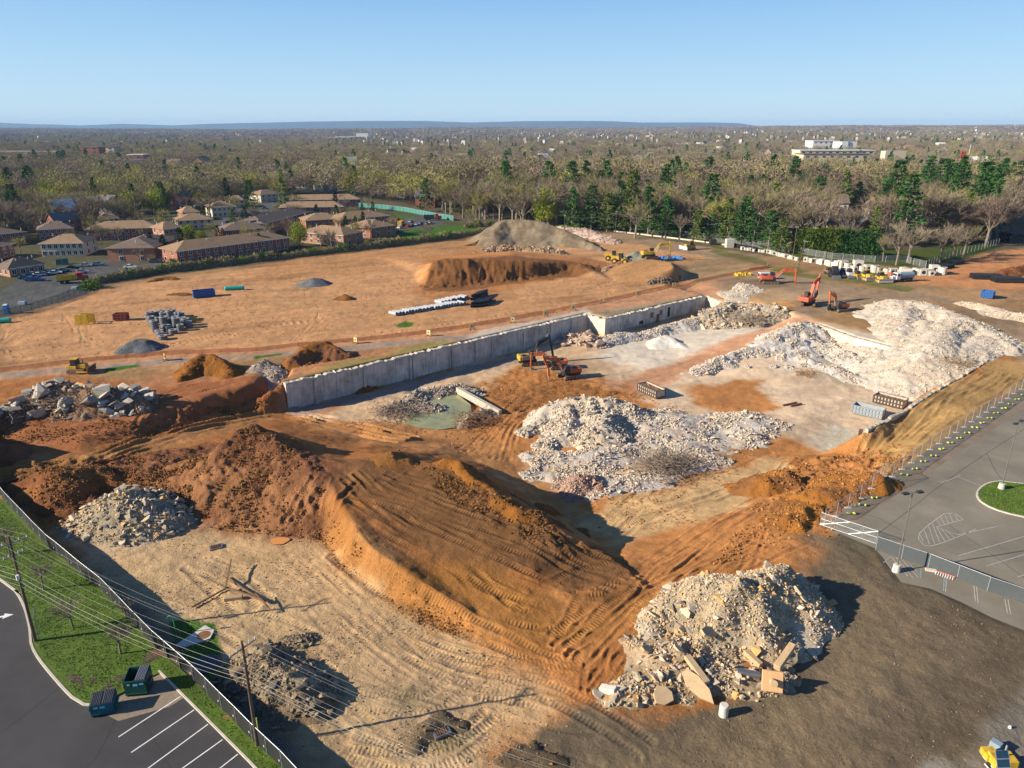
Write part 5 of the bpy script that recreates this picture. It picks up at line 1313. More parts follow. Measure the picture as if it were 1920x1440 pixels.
# signs and pale eyelets on the screen
er = np.random.default_rng(4)
scr = [o for o in scene.objects if o.name.startswith('screen_fence')][0]
ey = MB().cyl((0, 0, 0), (.03, 0, 0), .09, n=8).mesh('eyelet', M['white'])
qq = resample(F1, 2.4)
for p in qq[4:-4]:
    ob = new_obj('eyelet', ey, scr, np.array([p[0] - .12, p[1] - .12, hz(*p) + 1.15]) - np.array(scr.location)); ob.rotation_euler = (0, 0, radians(225))
for bx, by in ((-33,0),):
    pass
F2 = [G(*p) for p in ((1642,1031),(1740,1064),(1851,1108),(1925,1134),(2100,1200),(2400,1330))]
fence('screen_fence', 'fence with blue grey screen cloth and pale steel posts beside the parking lot', F2, 3.05, 1.95, M['screen_green'], M['galv'], sag=[0,0,0,.0,.1,0,0], kind_panel='screen_panel')
def stand(): return MB().box((0, 0, 0), (.9, .35, .12)).mesh('fence_foot', M['concrete'])
# white gate
gp = [G(1537, 985), G(1590, 1003), G(1642, 1021)]
gate = thing('chain_link_gate', 'white framed double chain link gate at the corner of the parking lot', 'gate', gp[0])
o = np.array(gp[0])
for a, b in ((gp[0], gp[1]), (gp[1], gp[2])):
    a_ = a - o; b_ = b - o; zb = np.array([0, 0, .15]); zt = np.array([0, 0, 1.95])
    mb = MB()
    for p_, q_ in ((a_ + zb, b_ + zb), (a_ + zt, b_ + zt), (a_ + zb, a_ + zt), (b_ + zb, b_ + zt), ((a_ + b_) / 2 + zb, (a_ + b_) / 2 + zt), (a_ + (zb + zt) / 2, b_ + (zb + zt) / 2), (a_ + zb, b_ + zt)):
        mb.cyl(p_, q_, .03, n=6)
    mb.build('gate_frame', M['galv'], gate)
    MB().add([a_ + zb, b_ + zb, b_ + zt, a_ + zt], [(0, 1, 2, 3)]).build('mesh_panel', M['link'], gate)
# temporary fence with sandbags
F3px = [(1545,982),(1568,968),(1590,952),(1612,937),(1633,922),(1653,908),(1673,894),(1691,880),(1709,868),(1726,855),(1744,843),(1761,832),(1778,821),(1793,811),(1808,801),(1822,791),(1836,782),(1850,773),(1863,764),(1877,755),(1890,747),(1902,738),(1915,730),(1945,710),(1990,680),(2040,648),(2090,615)]
F3 = [G(*p) for p in F3px]
tf, q3 = fence('temporary_fence', 'temporary chain link fence on sandbagged feet between the dirt and the parking lot', F3, 9.0, 2.3, M['link'], M['galv'], foot=stand(), pr=.05)
bagm = MB(); 
bagv, bagf = ROCKS[0]
def bag():
    bm = bmesh.new(); bmesh.ops.create_icosphere(bm, subdivisions=2, radius=.5)
    for v in bm.verts:
        v.co.z = max(-.3, min(.3, v.co.z * .7)); v.co.x *= 1.1; v.co.y *= .6
    me = bpy.data.meshes.new('sandbag'); bm.to_mesh(me); bm.free(); me.materials.append(M['sandbag'])
    for p in me.polygons: p.use_smooth = True
    return me
BAG = bag()
ordw = ['first','second','third','fourth','fifth','sixth','seventh','eighth','ninth','tenth','eleventh','twelfth','thirteenth','fourteenth','fifteenth','sixteenth','seventeenth','eighteenth','nineteenth','twentieth','twenty-first','twenty-second','twenty-third','twenty-fourth','twenty-fifth','twenty-sixth','twenty-seventh','twenty-eighth','twenty-ninth','thirtieth','thirty-first','thirty-second','thirty-third','thirty-fourth','thirty-fifth','thirty-sixth','thirty-seventh','thirty-eighth','thirty-ninth','fortieth']
br_ = np.random.default_rng(8)
for i, p in enumerate(F3px[2:26]):
    g = G(p[0] + 3, p[1] + 12)
    for k in range(2):
        b = new_obj('sandbag', BAG, None, (g[0] + k * .75 - .2, g[1] + br_.uniform(-.25, .25), .22))
        b.rotation_euler = (0, 0, br_.uniform(0, 3)); b.scale = (.48, .48, .42)
        tag(b, 'yellow green sandbag, %s of the %s pair along the temporary fence from the gate' % (('inner', 'outer')[k], ordw[i]), 'sandbag', 'sandbags weighing down the temporary fence')
# far fences
fence('chain_link_fence', 'long chain link fence in front of the pine trees at the back of the site', [G(*p) for p in ((1045,411),(1090,416),(1150,428),(1300,447),(1440,467),(1500,476))], 4.2, 3.0, M['link'], M['galv'], pr=.07)
fence('chain_link_fence', 'pale posted chain link fence in front of the clipped evergreen hedge', [G(*p) for p in ((1500,476),(1560,486),(1640,492),(1700,492),(1712,497),(1735,503))], 4.0, 2.6, M['link'], M['galv'], pr=.08)
fence('chain_link_fence', 'dark chain link fence climbing away beside the dug red field', [G(*p) for p in ((1735,503),(1765,487),(1800,478),(1840,468),(1872,458))], 4.0, 2.8, M['linkgreen'], M['galv'], pr=.07)
fence('perimeter_fence', 'green meshed fence along the street at the near corner of the field', [G(*p) for p in ((-120,630),(-40,605),(0,597),(60,582),(110,566),(150,549),(180,534))], 3.0, 2.2, M['linkgreen'], M['darkmetal'], pr=.06)
fence('perimeter_fence', 'dark fence with low shrubs behind it along the apartment side of the field', [G(*p) for p in ((180,534),(300,515),(480,494),(650,474),(800,456),(905,440))], 3.6, 2.2, M['linkgreen'], M['darkmetal'], pr=.06)
fence('board_fence', 'teal screened fence beyond the apartment parking lot', [G(*p) for p in ((672,388),(720,392),(760,397),(800,405),(850,414))], 4.0, 2.8, M['screen_teal'], M['white'], pr=.06, kind_panel='screen_panel')
# orange netting along the haul road
NP = [(-30,700),(0,697),(80,688),(160,678),(310,666),(480,658),(560,650),(670,640),(800,625),(890,612),(1020,589),(1130,567),(1260,537),(1350,520),(1440,502)]
fence('safety_fence', 'sagging orange safety netting strung along the edge of the haul road', [G(*p) for p in NP], 4.0, 1.0, M['orange_net'], M['rust'], pr=.03, rail=False, kind_panel='netting')
fence('safety_fence', 'short piece of orange netting by the yard entrance', [G(*p) for p in ((1405,507),(1425,505),(1446,500))], 3.0, 1.0, M['orange_net'], M['rust'], pr=.03, rail=False, kind_panel='netting')
# framed barricades
bar = thing('barricade', 'x', 'barricade', (0, 0, 0), 0, 'yellow framed barricades along the haul road')
mb = MB(); 
for a, b in (((-.5,0,.35),(.5,0,.35)),((-.5,0,1.35),(.5,0,1.35)),((-.5,0,0),(-.5,0,1.4)),((.5,0,0),(.5,0,1.4))): mb.beam(a, b, .14, .14)
mb.build('frame', M['yellow'], bar); MB().box((0, .02, .85), (.8, .05, .8)).build('board', M['white'], bar); MB().box((0, -.04, .85), (.3, .03, .34)).build('symbol', M['black'], bar)
MB().box((-.5, 0, .05), (.12, 1.1, .1)).build('foot', M['rust'], bar); MB().box((.5, 0, .05), (.12, 1.1, .1)).build('foot', M['rust'], bar)
for i, p in enumerate(((310,676),(667,644),(804,630),(885,618),(961,605),(1023,593),(1075,582),(1129,568),(1196,555),(1264,539),(1441,502))):
    g = P(*p); lab = 'yellow framed white barricade on the haul road, %s along from the bulldozer' % ordw[i]
    o_ = bar if i == 0 else dup(bar)
    o_['label'] = lab; o_.location = g.tolist(); o_.rotation_euler = (0, 0, [-.9,-.6,-.5,.2,-.1,.3,.15,0,.2,.1,.1][i]); o_.scale = (1.15,) * 3

# ---------------------------------------------------------------- utility poles and wires
def upole(label, base, h, arms, tilt=(0, 0), r=.17, lowarm=False, extra=None, group=None):
    t = thing('utility_pole', label, 'utility pole', base, 0, group)
    top = (tilt[0], tilt[1], h)
    MB().cyl((0, 0, -.3), top, r, r * .62, n=9).build('pole', M['wood'], t)
    for (z, ang, L_) in arms:
        f = z / h; c = np.array([top[0] * f, top[1] * f, z]); d = np.array([cos(ang), sin(ang), 0]) * L_ / 2
        MB().beam(c - d, c + d, .11, .13).build('crossarm', M['steel'], t)
        for k in (-.95, -.45, .5, .95):
            p = c + d * k + [0, 0, .06]
            MB().cyl(p, p + [0, 0, .22], .07, .05, n=6).build('insulator', M['white'], t)
    return t, np.array(base) + np.array(top)
B1 = G(67, 1203); B2 = G(483, 1399)
H1_ = 13.0; T1x = (np.array([G(33, 1000, 13.0)[0] - B1[0], G(33, 1000, 13.0)[1] - B1[1]]))
dirw = atan2(B2[1] - B1[1], B2[0] - B1[0])
arm_ang = dirw + pi / 2
pole1, top1 = upole('tall wooden utility pole with steel crossarm standing at the kerb of the lawn', B1, 12.8, [(12.0, arm_ang - .25, 3.0), (10.6, arm_ang - .1, 1.8)], (.5, -.4))
pole2, top2 = upole('wooden utility pole with steel crossarm standing in the grass strip by the black screen fence', B2, 10.8, [(10.1, arm_ang - .1, 2.6)], (-.1, .3))
MB().cyl((.3, -.1, 0), (.3, -.1, 3.2), .05, n=6).build('cable_guard', M['sandbag'], pole2)
MB().cyl((.35, .1, 0), (.5, .2, 4.0), .06, n=6).build('cable_guard', M['galv'], pole1)
MB().cyl((.45,-.6,8.0), (.45,-.6,8.5), .16, n=8).build('cable_closure', M['white'], pole1)
def wire(label, a, b, sag, r=.016, m='galv', n=18):
    r *= .42; m = 'wirem'
    mb = MB(); a = np.asarray(a, float); b = np.asarray(b, float); pts = []
    for i in range(n + 1):
        f = i / n; p = a + (b - a) * f; p[2] -= sag * 4 * f * (1 - f); pts.append(p)
    for p, q in zip(pts[:-1], pts[1:]): mb.cyl(p, q, r, n=4, cap=False)
    c = np.array([(a[0] + b[0]) / 2, (a[1] + b[1]) / 2, 0]); mb.v = [tuple(np.array(v) - c) for v in mb.v]
    o_ = mb.build('overhead_wire', M[m]); o_.location = c; tag(o_, label, 'overhead wire', 'power lines over the lawn and the pale lot'); return o_
ad = np.array([cos(arm_ang), sin(arm_ang), 0])
def at(base, tilt, h, z, k, L_): return np.array(base) + np.array([tilt[0] * z / h, tilt[1] * z / h, z]) + ad * k * L_ / 2
P0 = 2 * B1 - B2; P3 = 2 * B2 - B1
names = ['outermost site side', 'inner site side', 'inner lawn side', 'outermost lawn side']
for k, nm in zip((-.95, -.45, .5, .95), names):
    a1 = at(B1, (.5, -.4), 12.8, 12.2, k, 3.0); a2 = at(B2, (-.1, .3), 10.8, 10.3, k, 2.6)
    wire('thin power wire between the two near poles, ' + nm + ' insulator', a1, a2, .9, .018)
    wire('thin power wire leaving the kerbside pole away from the site, ' + nm, a1, np.array([*P0[:2], 12.2]) + ad * k * 1.5, .9, .018)
    wire('thin power wire running on past the second near pole, ' + nm, a2, np.array([*P3[:2], 10.2]) + ad * k * 1.3, .9, .018)
for i, (z1, z2, r_, m_) in enumerate(((12.7, 10.7, .015, 'galv'), (8.9, 8.0, .03, 'silver'), (8.2, 7.4, .045, 'silver'), (7.6, 6.9, .04, 'darkmetal'), (7.0, 6.5, .025, 'galv'))):
    a1 = np.array(B1) + [.3, -.3, z1]; a2 = np.array(B2) + [0, .2, z2]; ds = ['topmost thin line above the crossarms', 'bright twisted cable below the crossarms', 'thick silvery telephone cable', 'thick dark telephone cable', 'lowest thin cable'][i]
    wire(ds + ' between the near poles', a1, a2, .8 + .1 * i, r_, m_)
    wire(ds + ' leaving the kerbside pole away from the site', a1, np.array([*P0[:2], z1]), .8, r_, m_)
    wire(ds + ' running on past the second near pole', a2, np.array([*P3[:2], z2]), .8, r_, m_)
wire('thin guy wire slanting from the first pole to the grass', np.array(B1) + [.3, -.3, 7.2], np.array(B1) + [.9, .5, 0], 0, .02)
farp = [(1058,437,402),(1154,437,394),(1299,450,416),(1371,448,404),(1418,462,396),(1486,487,421),(1495,506,449),(1240,421,398)]
fpo = []
for i, (x, y, ty) in enumerate(farp):
    b = G(x, y); h = hpx(b, ty)
    ds = ['beside the tall soil stockpile', 'at the head of the pale rubble strip', 'behind the lone yellow bulldozer', 'tallest of the plain ones before the pines', 'pale straight one nearest the precast blocks', 'before the clipped hedge', 'leaning over the precast blocks', 'half hidden among the pines'][i]
    t, tp = upole('distant wooden utility pole, ' + ds, b, h, [(h * .93, 1.8, 2.4)], (1.8 if i == 6 else .1, 0), r=.2, group='utility poles along the back fence')
    fpo.append(tp)
for i in (0, 1, 2, 4):
    j = {0: 1, 1: 2, 2: 4, 4: 5}[i]
    for k in (-1, 1):
        wr = wire('faint wire along the back fence from pole to pole, %s span, %s strand' % ({0:'first',1:'second',2:'third',4:'fourth'}[i], 'near' if k < 0 else 'far'), fpo[i] + [0, k, -1.2], fpo[j] + [0, k, -1.2], 1.5, .05)
        wr['group'] = 'wires along the back fence'
# lamp posts of the parking lot
def lamp(label, base, h, ang=0.0, heads=1, group='tall lamp posts of the parking lot'):
    t = thing('lamp_post', label, 'lamp post', base, ang, group)
    bevel(MB().cyl((0, 0, -.2), (0, 0, .95), .48, .40, n=20).build('concrete_base', M['precast'], t), .05, 2)
    MB().cyl((0, 0, .9), (0, 0, h), .085, .06, n=8).build('pole', M['timber'] if False else M['steel'], t)
    MB().beam((-.7, 0, h), (.7, 0, h), .06, .06).build('bracket', M['steel'], t)
    for s in ((-1, 1) if heads > 1 else (-1, 1)):
        MB().box((s * .95, 0, h + .02), (.75, .45, .18)).build('lamp_head', M['darkmetal'], t)
    return t
b = G(1680, 1071); lamp('lamp post on a white round concrete base beside the screened fence', b, hpx(b, 924), .2)
b = G(1877, 917); lamp('lamp post on a white round concrete base in the grass island', b, hpx(b, 792), .6)
b = G(2080, 900); lamp('lamp post on a concrete base farther along the parking lot, past the grass island', b, 10.6, .3)
# small street trees near the lawn: see trees
# gooseneck pipe, slab, cover inside the screened corner
b = P(331, 1192); t = thing('vent_pipe', 'green gooseneck vent pipe in the shaded green corner', 'vent pipe', b)
mb = MB(); prev = np.array([0, 0, -.2]); 
for a in np.linspace(0, 1, 2): pass
mb.cyl((0, 0, -.2), (0, 0, 2.2), .07, n=8)
pv = np.array([0, 0, 2.2])
for a in np.linspace(0, pi, 7)[1:]:
    c = np.array([-.3 + .3 * cos(a), 0, 2.2 + .3 * sin(a)]); mb.cyl(pv, c, .07, n=8); pv = c
mb.build('pipe', M['wgrass'] if False else mat('green_paint', (.03, .22, .08), .5), t)
sl = [P(*p)[:2] for p in ((328,1213),(385,1174),(402,1184),(394,1200),(345,1216))]
zz0 = float(np.mean([hz(*s) for s in sl])) + .1
t = thing('concrete_slab', 'pale concrete slab with a rusty stain in the shaded green corner', 'slab', (*np.mean(sl, 0), zz0))
c0 = np.mean(sl, 0)
mb = MB(); n = len(sl); mb.add([(*(s - c0), .08) for s in sl] + [(*(s - c0), -.4) for s in sl], [tuple(range(n)), tuple(range(2 * n - 1, n - 1, -1))] + [(i, n + i, n + (i + 1) % n, (i + 1) % n) for i in range(n)])
mb.build('slab', M['concrete'], t); MB().cyl((.5, .3, .08), (.5, .3, .087), .7, n=14).build('stain', M['rust'], t)
g = P(385, 1247); ob = MB().cyl((0, 0, 0), (0, 0, .25), 1.6, 1.3, n=18).build('tank_cover', M['screen_green'], None, g); tag(ob, 'round blue grey tank cover in the shade of the black screen fence', 'tank cover')
for (x, y, lab) in ((405, 1027, 'square dark catch basin frame on the pale lot beneath the stone cone'), (828, 1374, 'rusty catch basin grate in the dug drain hole')):
    g = P(x, y); t = thing('catch_basin', lab, 'catch basin', g, .5)
    MB().box((0, 0, .05), (1.5, 1.0, .3)).build('rim', M['steel'], t); MB().box((0, 0, .215), (1.1, .7, .02)).build('opening', M['black'], t)
    for k in range(5): MB().box((-.4 + .2 * k, 0, .24), (.07, .7, .04)).build('bar', M['rust'], t)
g = P(813, 1342); 
# timbers
cfo0 = mat('dusty_tan_block', (.40, .28, .16), .9, var=.2)
for i, (a, b, w) in enumerate((((360,1142),(425,1106),.26),((418,1085),(498,1134),.24),((424,1109),(497,1133),.3),((424,1112),(436,1066),.24),((480,1124),(508,1152),.16))):
    A_, B_ = P(*a), P(*b); A_[2] += .25 + .15 * i; B_[2] += .25 + .1 * i
    if i == 3: B_[2] += .7
    c = (A_ + B_) / 2
    ob = MB().beam(A_ - c, B_ - c, w * .62, w * .62).build('timber_beam', M['timber'] if i != 4 else M['rust'], None, c)
    tag(ob, ['long dark beam lying alone on the shaded side of the timber pile', 'dark beam crossing the timber pile', 'thick brown beam along the middle of the timber pile', 'short beam tilted up out of the timber pile', 'thin orange beam at the end of the timber pile'][i], 'beam', 'old beams dumped on the pale lot')
g = P(438, 1124); ob = bevel(MB().box((0, 0, .2), (2.0, .6, .45), .2).build('concrete_block', cfo0, None, g), .05); tag(ob, 'tan block wedged between the old beams', 'block')
tex = [((1265,1300),.9),]
# footings and beams at the foot of the high pile
def cobj(name, lab, cat, mb, m, loc, rot=None, bv=.05):
    ob = mb.build(name, m, None, loc); bevel(ob, bv); tag(ob, lab, cat, 'concrete members at the foot of the high pile')
    if rot is not None: ob.rotation_euler = rot
    return ob
cfo = mat('buff_concrete', (.46, .33, .19), .9, var=.15, scale=2, bump=.02, bscale=8)
cobj('concrete_drum', 'upright pale concrete drum standing apart in front of the high pile', 'concrete drum', MB().cyl((0,0,-.1),(0,0,1.2),.42,.40,n=18), M['concrete'], P(1356,1341))
def beam_px(a, b, za, zb, w, h, lab, m=cfo, nm='concrete_beam'):
    A_ = P(*a); B_ = P(*b); A_ = A_ + [0, 0, za]; B_ = B_ + [0, 0, zb]; c = (A_ + B_) / 2
    return cobj(nm, lab, 'concrete beam', MB().beam(A_ - c, B_ - c, w, h), m, c)
beam_px((1287,1240),(1325,1288), .6, .4, .7, .45, 'long buff concrete beam leaning down the middle of the pile foot')
beam_px((1396,1232),(1426,1256), .7, .5, .6, .5, 'short buff beam beside the square footing')
beam_px((1455,1262),(1484,1226), .6, 1.1, .7, .6, 'buff beam rising behind the square footing')
beam_px((1380,1264),(1425,1272), .3, .3, .6, .5, 'grey weathered beam lying next to the square footing', M['steel'])
beam_px((1126,1295),(1155,1301), .3, .3, .75, .6, 'short whitish beam at the low end of the rubble skirt', M['concrete'])
def slabobj(px, size, rot, lab, up=.35):
    g = P(*px); g[2] += up
    mb = MB(); r = np.random.default_rng(int(px[0])); n = 7
    pr = [(size[0] / 2 * cos(t) * r.uniform(.85, 1.15), size[1] / 2 * sin(t) * r.uniform(.85, 1.15)) for t in np.linspace(0, 2 * pi, n + 1)[:-1]]
    mb.add([(x, y, size[2] / 2) for x, y in pr] + [(x, y, -size[2] / 2) for x, y in pr], [tuple(range(n)), tuple(range(2 * n - 1, n - 1, -1))] + [(i, n + i, n + (i + 1) % n, (i + 1) % n) for i in range(n)])
    ob = cobj('concrete_slab', lab, 'concrete slab', mb, cfo, g, rot, .03)
slabobj((1305,1290), (4.0, 1.6, .4), (.45, .2, -1.0), 'largest buff slab lying at the front of the high pile')
slabobj((1243,1310), (2.0, 1.9, .35), (.5, -.1, .3), 'square buff slab tipped up at the front edge of the pile')
slabobj((1212,1222), (1.6, 1.0, .3), (.4, .4, .6), 'small pale slab on the low shoulder of the pile')
slabobj((1330,1190), (2.2, 1.3, .3), (.5, .3, .5), 'orange stained slab halfway up the pile')
g = P(1446,1292); t = thing('column_footing', 'square orange buff footing pad tipped on edge with a round column stub', 'column footing', g + [0, 0, .9], 0, 'concrete members at the foot of the high pile')
R_ = Matrix.Rotation(radians(-12), 4, 'Z') @ Matrix.Rotation(radians(62), 4, 'X')
bevel(MB().box((0, 0, 0), (1.9, 1.9, .35)).xf(R_).build('pad', mat('orange_buff_concrete', (.55, .33, .17), .9, var=.15), t), .04)
MB().cyl((0, 0, .17), (0, 0, 1.0), .33, n=14).xf(R_).build('column_stub', cfo, t)

# ---------------------------------------------------------------- dumpsters and containers
def dumpster(label, loc, rz, w, d, h, m, open_half):
    t = thing('dumpster', label, 'dumpster', loc, rz)
    th = .05; mb = MB(); dh = h * .88
    prof = [(-d / 2, .15), (d / 2 - .05, .15), (d / 2, h), (-d / 2, dh)]
    mb.box((0, 0, .17), (w, d, .06)); mb.box((0, -d / 2 + th / 2, (.15 + dh) / 2), (w, th, dh - .15)); mb.box((0, d / 2 - th / 2, (.15 + h) / 2), (w, th, h - .15))
    for s in (-1, 1):
        x = s * (w / 2 - th / 2)
        mb.add([(x + e, y, z) for e in (-th / 2, th / 2) for y, z in ((-d / 2, .15), (d / 2, .15), (d / 2, h), (-d / 2, dh))], [(0, 1, 2, 3), (7, 6, 5, 4), (0, 4, 5, 1), (1, 5, 6, 2), (2, 6, 7, 3), (3, 7, 4, 0)])
    mb.build('body', m, t)
    for s in (-1, 1):
        MB().box((s * (w / 2 + .09), 0, dh * .55), (.16, d * .7, .2)).build('fork_pocket', m, t)
    for z_ in (.32, dh - .06): MB().box((0, -d / 2 - .03, z_), (w, .06, .09)).build('rib', m, t)
    ang = atan2(h - dh, d)
    for s in (-1, 1):
        if open_half and s < 0: continue
        lid = MB(); lid.box((s * w / 4, 0, (h + dh) / 2 + .04), (w / 2 - .03, d * 1.03, .05), Matrix.Rotation(ang, 3, 'X'))
        lo = lid.build('lid', M['lid'], t)
        for k in range(6):
            x = s * w / 4 + (k - 2.5) * (w / 2 - .12) / 6
            MB().box((x, 0, (h + dh) / 2 + .09), (.035, d * .98, .04), Matrix.Rotation(ang, 3, 'X')).build('lid_rib', M['galv'] if open_half else M['steel'], lo)
    if open_half: MB().box((-w / 4, 0, .4), (w / 2 - .1, d - .12, .3)).build('waste', M['dirtload'], t)
    MB().box((w * .02, -d / 2 - .015, dh * .74), (.42, .02, .26)).build('sticker', M['stick_b'], t)
    MB().box((w * (.30 if open_half else -.25), -d / 2 - .015, dh * .78), (.38, .02, .2)).build('sticker', M['stick_b'] if open_half else M['stick_w'], t)
    if open_half: MB().box((-w * .28, -d / 2 - .015, dh * .78), (.24, .02, .18)).build('sticker', M['stick_w'], t)
    for x in (-w / 2 + .12, w / 2 - .12): MB().cyl((x, -d / 2 + .1, .08), (x + .06, -d / 2 + .1, .08), .09, n=8).build('caster', M['rubber'], t)
    return t
a = G(203, 1352); b = G(221, 1346)
dumpster('teal dumpster with both ribbed black lids shut, standing at the kerb end', (G(198,1331)[0], G(198,1331)[1], 0), radians(17), 1.95, 1.5, 1.5, M['teal'], False)
dumpster('tall green dumpster with one lid open beside the parking stalls', (G(263,1293)[0], G(263,1293)[1], 0), radians(8), 1.95, 1.7, 2.0, M['green'], True)
flat_sheet('kerb_pad', [G(*p)[:2] for p in ((290,1262),(300,1259),(345,1308),(318,1325),(222,1352),(180,1330),(240,1298))], .006, mat('dusty_pad', (.24,.19,.14), .95, var=.3))

def rolloff(label, loc, rz, L_, w, h, m, fill, rib=8, group=None, panes=True, mpane=None):
    t = thing('waste_container', label, 'waste container', loc, rz, group)
    th = .08; mb = MB()
    mb.box((0, 0, .2), (L_, w, .12)); mb.box((0, w / 2 - th / 2, .2 + h / 2), (L_, th, h)); mb.box((0, -w / 2 + th / 2, .2 + h / 2), (L_, th, h)); mb.box((-L_ / 2 + th / 2, 0, .2 + h / 2), (th, w - 2 * th, h)); mb.box((L_ / 2 - th / 2, 0, .2 + h / 2), (th, w - 2 * th, h))
    mb.build('body', mpane or m, t)
    rm = MB().box((0, 0, 0), (.26, .14, h)).mesh('rib', m)
    for s in (-1, 1):
        for k in range(rib + 1): new_obj('rib', rm, t, (-L_ / 2 + .07 + k * (L_ - .14) / rib, s * (w / 2 + .05), .2 + h / 2))
        for z in (.26, .2 + h * .48, .2 + h - .05): MB().box((0, s * (w / 2 + .062), z), (L_, .1, .26)).build('rail', m, t)
    for z in (.3, .2 + h - .05): MB().box((L_ / 2 + .05, 0, z), (.1, w + .2, .12)).build('rail', m, t)
    for s in (-1, 1): MB().cyl((-L_ / 2 + .5, s * .7, .12), (-L_ / 2 + .5, s * .95, .12), .13, n=8).build('roller', M['steel'], t)
    if fill > 0:
        r = np.random.default_rng(int(abs(loc[0]) * 10)); nxx, nyy = 16, 6; V = []; Fc = []
        for i in range(nxx):
            for j in range(nyy):
                e = 0 if i in (0, nxx - 1) or j in (0, nyy - 1) else 1
                V.append((-L_ / 2 + th + (L_ - 2 * th) * i / (nxx - 1), -w / 2 + th + (w - 2 * th) * j / (nyy - 1), .2 + h * fill + e * r.uniform(-.1, .25)))
        for i in range(nxx - 1):
            for j in range(nyy - 1): Fc.append((i * nyy + j, (i + 1) * nyy + j, (i + 1) * nyy + j + 1, i * nyy + j + 1))
        MB().add(V, Fc).build('debris_load', M['dirtload'], t)
    return t
mrust = mat('dark_rusty_frame', (.07, .05, .04), .8, var=.3)
pn1 = mat('pale_container_panel', (.40, .35, .30), .8, var=.35); pn2 = mat('blue_grey_container_panel', (.30, .33, .36), .7, var=.3)
def cont(a, b, lab, m, panem, z=-5.4, w=2.5, h=1.7, fill=.8, rib=9, grp='waste containers'):
    A_ = G(*a, z); B_ = G(*b, z); c = (A_ + B_) / 2; d = B_ - A_; nrm = np.array([-d[1], d[0]]) / np.hypot(*d[:2])
    c2 = c[:2] + nrm * w / 2
    return rolloff(lab, (*c2, max(z, hz(*c2)) + .02), atan2(d[1], d[0]), np.hypot(*d[:2]), w, h, m, fill, rib, grp, mpane=panem)
cont((1195,733),(1230,749), 'lone dark ribbed waste container full of brown debris in the middle of the pit floor', mrust, pn1)
cont((1596,775),(1652,788), 'blue grey ribbed waste container, the closer of the two by the pit edge', M['steel'] if False else mat('slate_frame', (.20,.24,.28), .7, var=.2), pn2, fill=.35)
cont((1636,755),(1692,769), 'brown framed waste container, the farther of the two by the pit edge', mrust, pn1, fill=.75)
cont((364,560),(404,556), 'long blue roll off container on the open field', M['blue'], M['blue'], z=0, h=2.0, fill=.3, rib=6)
cont((1838,558),(1860,561), 'blue open topped waste container behind the crushed stone hill', M['blue'], M['blue'], z=0, h=2.0, fill=.0, rib=4)
# trench box, red box
g = P(158, 607); t = thing('trench_box', 'yellow steel trench box standing on the field', 'trench box', g, .1)
for y in (-1.1, 1.1): bevel(MB().box((0 if y < 0 else .8, y, 1.4), (3.4, .25, 2.8)).build('side_plate', M['yellow'], t), .03)
for x in (-1.0, 1.4):
    for z in (.6, 2.3): MB().cyl((x, -1, z), (x, 1, z), .12, n=8).build('spreader', M['yellow'], t)
g = P(228, 600); rolloff('small dark red open box standing alone on the field', g, .05, 3.4, 2.0, 1.7, mat('dark_red_paint', (.16,.03,.03), .6, var=.2), .0, 3)
# tanks
for (x, y, L_, rz, lab) in ((440, 544, 5.6, .25, 'long teal plastic tank lying on the open field'), (2, 606, 4.5, .3, 'teal plastic tank lying at the street corner of the field')):
    g = P(x, y); t = thing('plastic_tank', lab, 'tank', g, rz, 'teal tanks on the field')
    MB().cyl((-L_ / 2, 0, .7), (L_ / 2, 0, .7), .7, n=16).build('tank', M['tealplastic'], t)
    for s in (-1, 1): MB().cyl((s * L_ / 2, 0, .7), (s * (L_ / 2 + .3), 0, .7), .7, .4, n=16).build('end_cap', M['tealplastic'], t)
g = P(14, 588); t = thing('portable_toilet', 'blue portable toilet by the street fence', 'portable toilet', g, .2)
bevel(MB().box((0, 0, 1.3), (1.3, 1.3, 2.5)).build('cabin', mat('toilet_blue', (.03,.20,.50), .5), t), .05); MB().box((0, 0, 2.65), (1.35, 1.35, .2), taper=.7).build('roof', M['white'], t); MB().box((0, -.66, 1.2), (.8, .03, 2.0)).build('door', M['bluetarp'], t)
g = P(43, 571); ob = bevel(MB().box((0, 0, .5), (2.2, 1.2, 1.0)).build('utility_box', M['bluegrey'], None, g), .1); tag(ob, 'pale blue grey box beside the street fence near the toilet', 'utility box')
g = P(141, 543); ob = bevel(MB().box((0, 0, .5), (2.0, 1.2, 1.0)).build('utility_box', M['bluegrey'], None, g), .1); tag(ob, 'pale box at the street corner behind the parked machine', 'utility box')

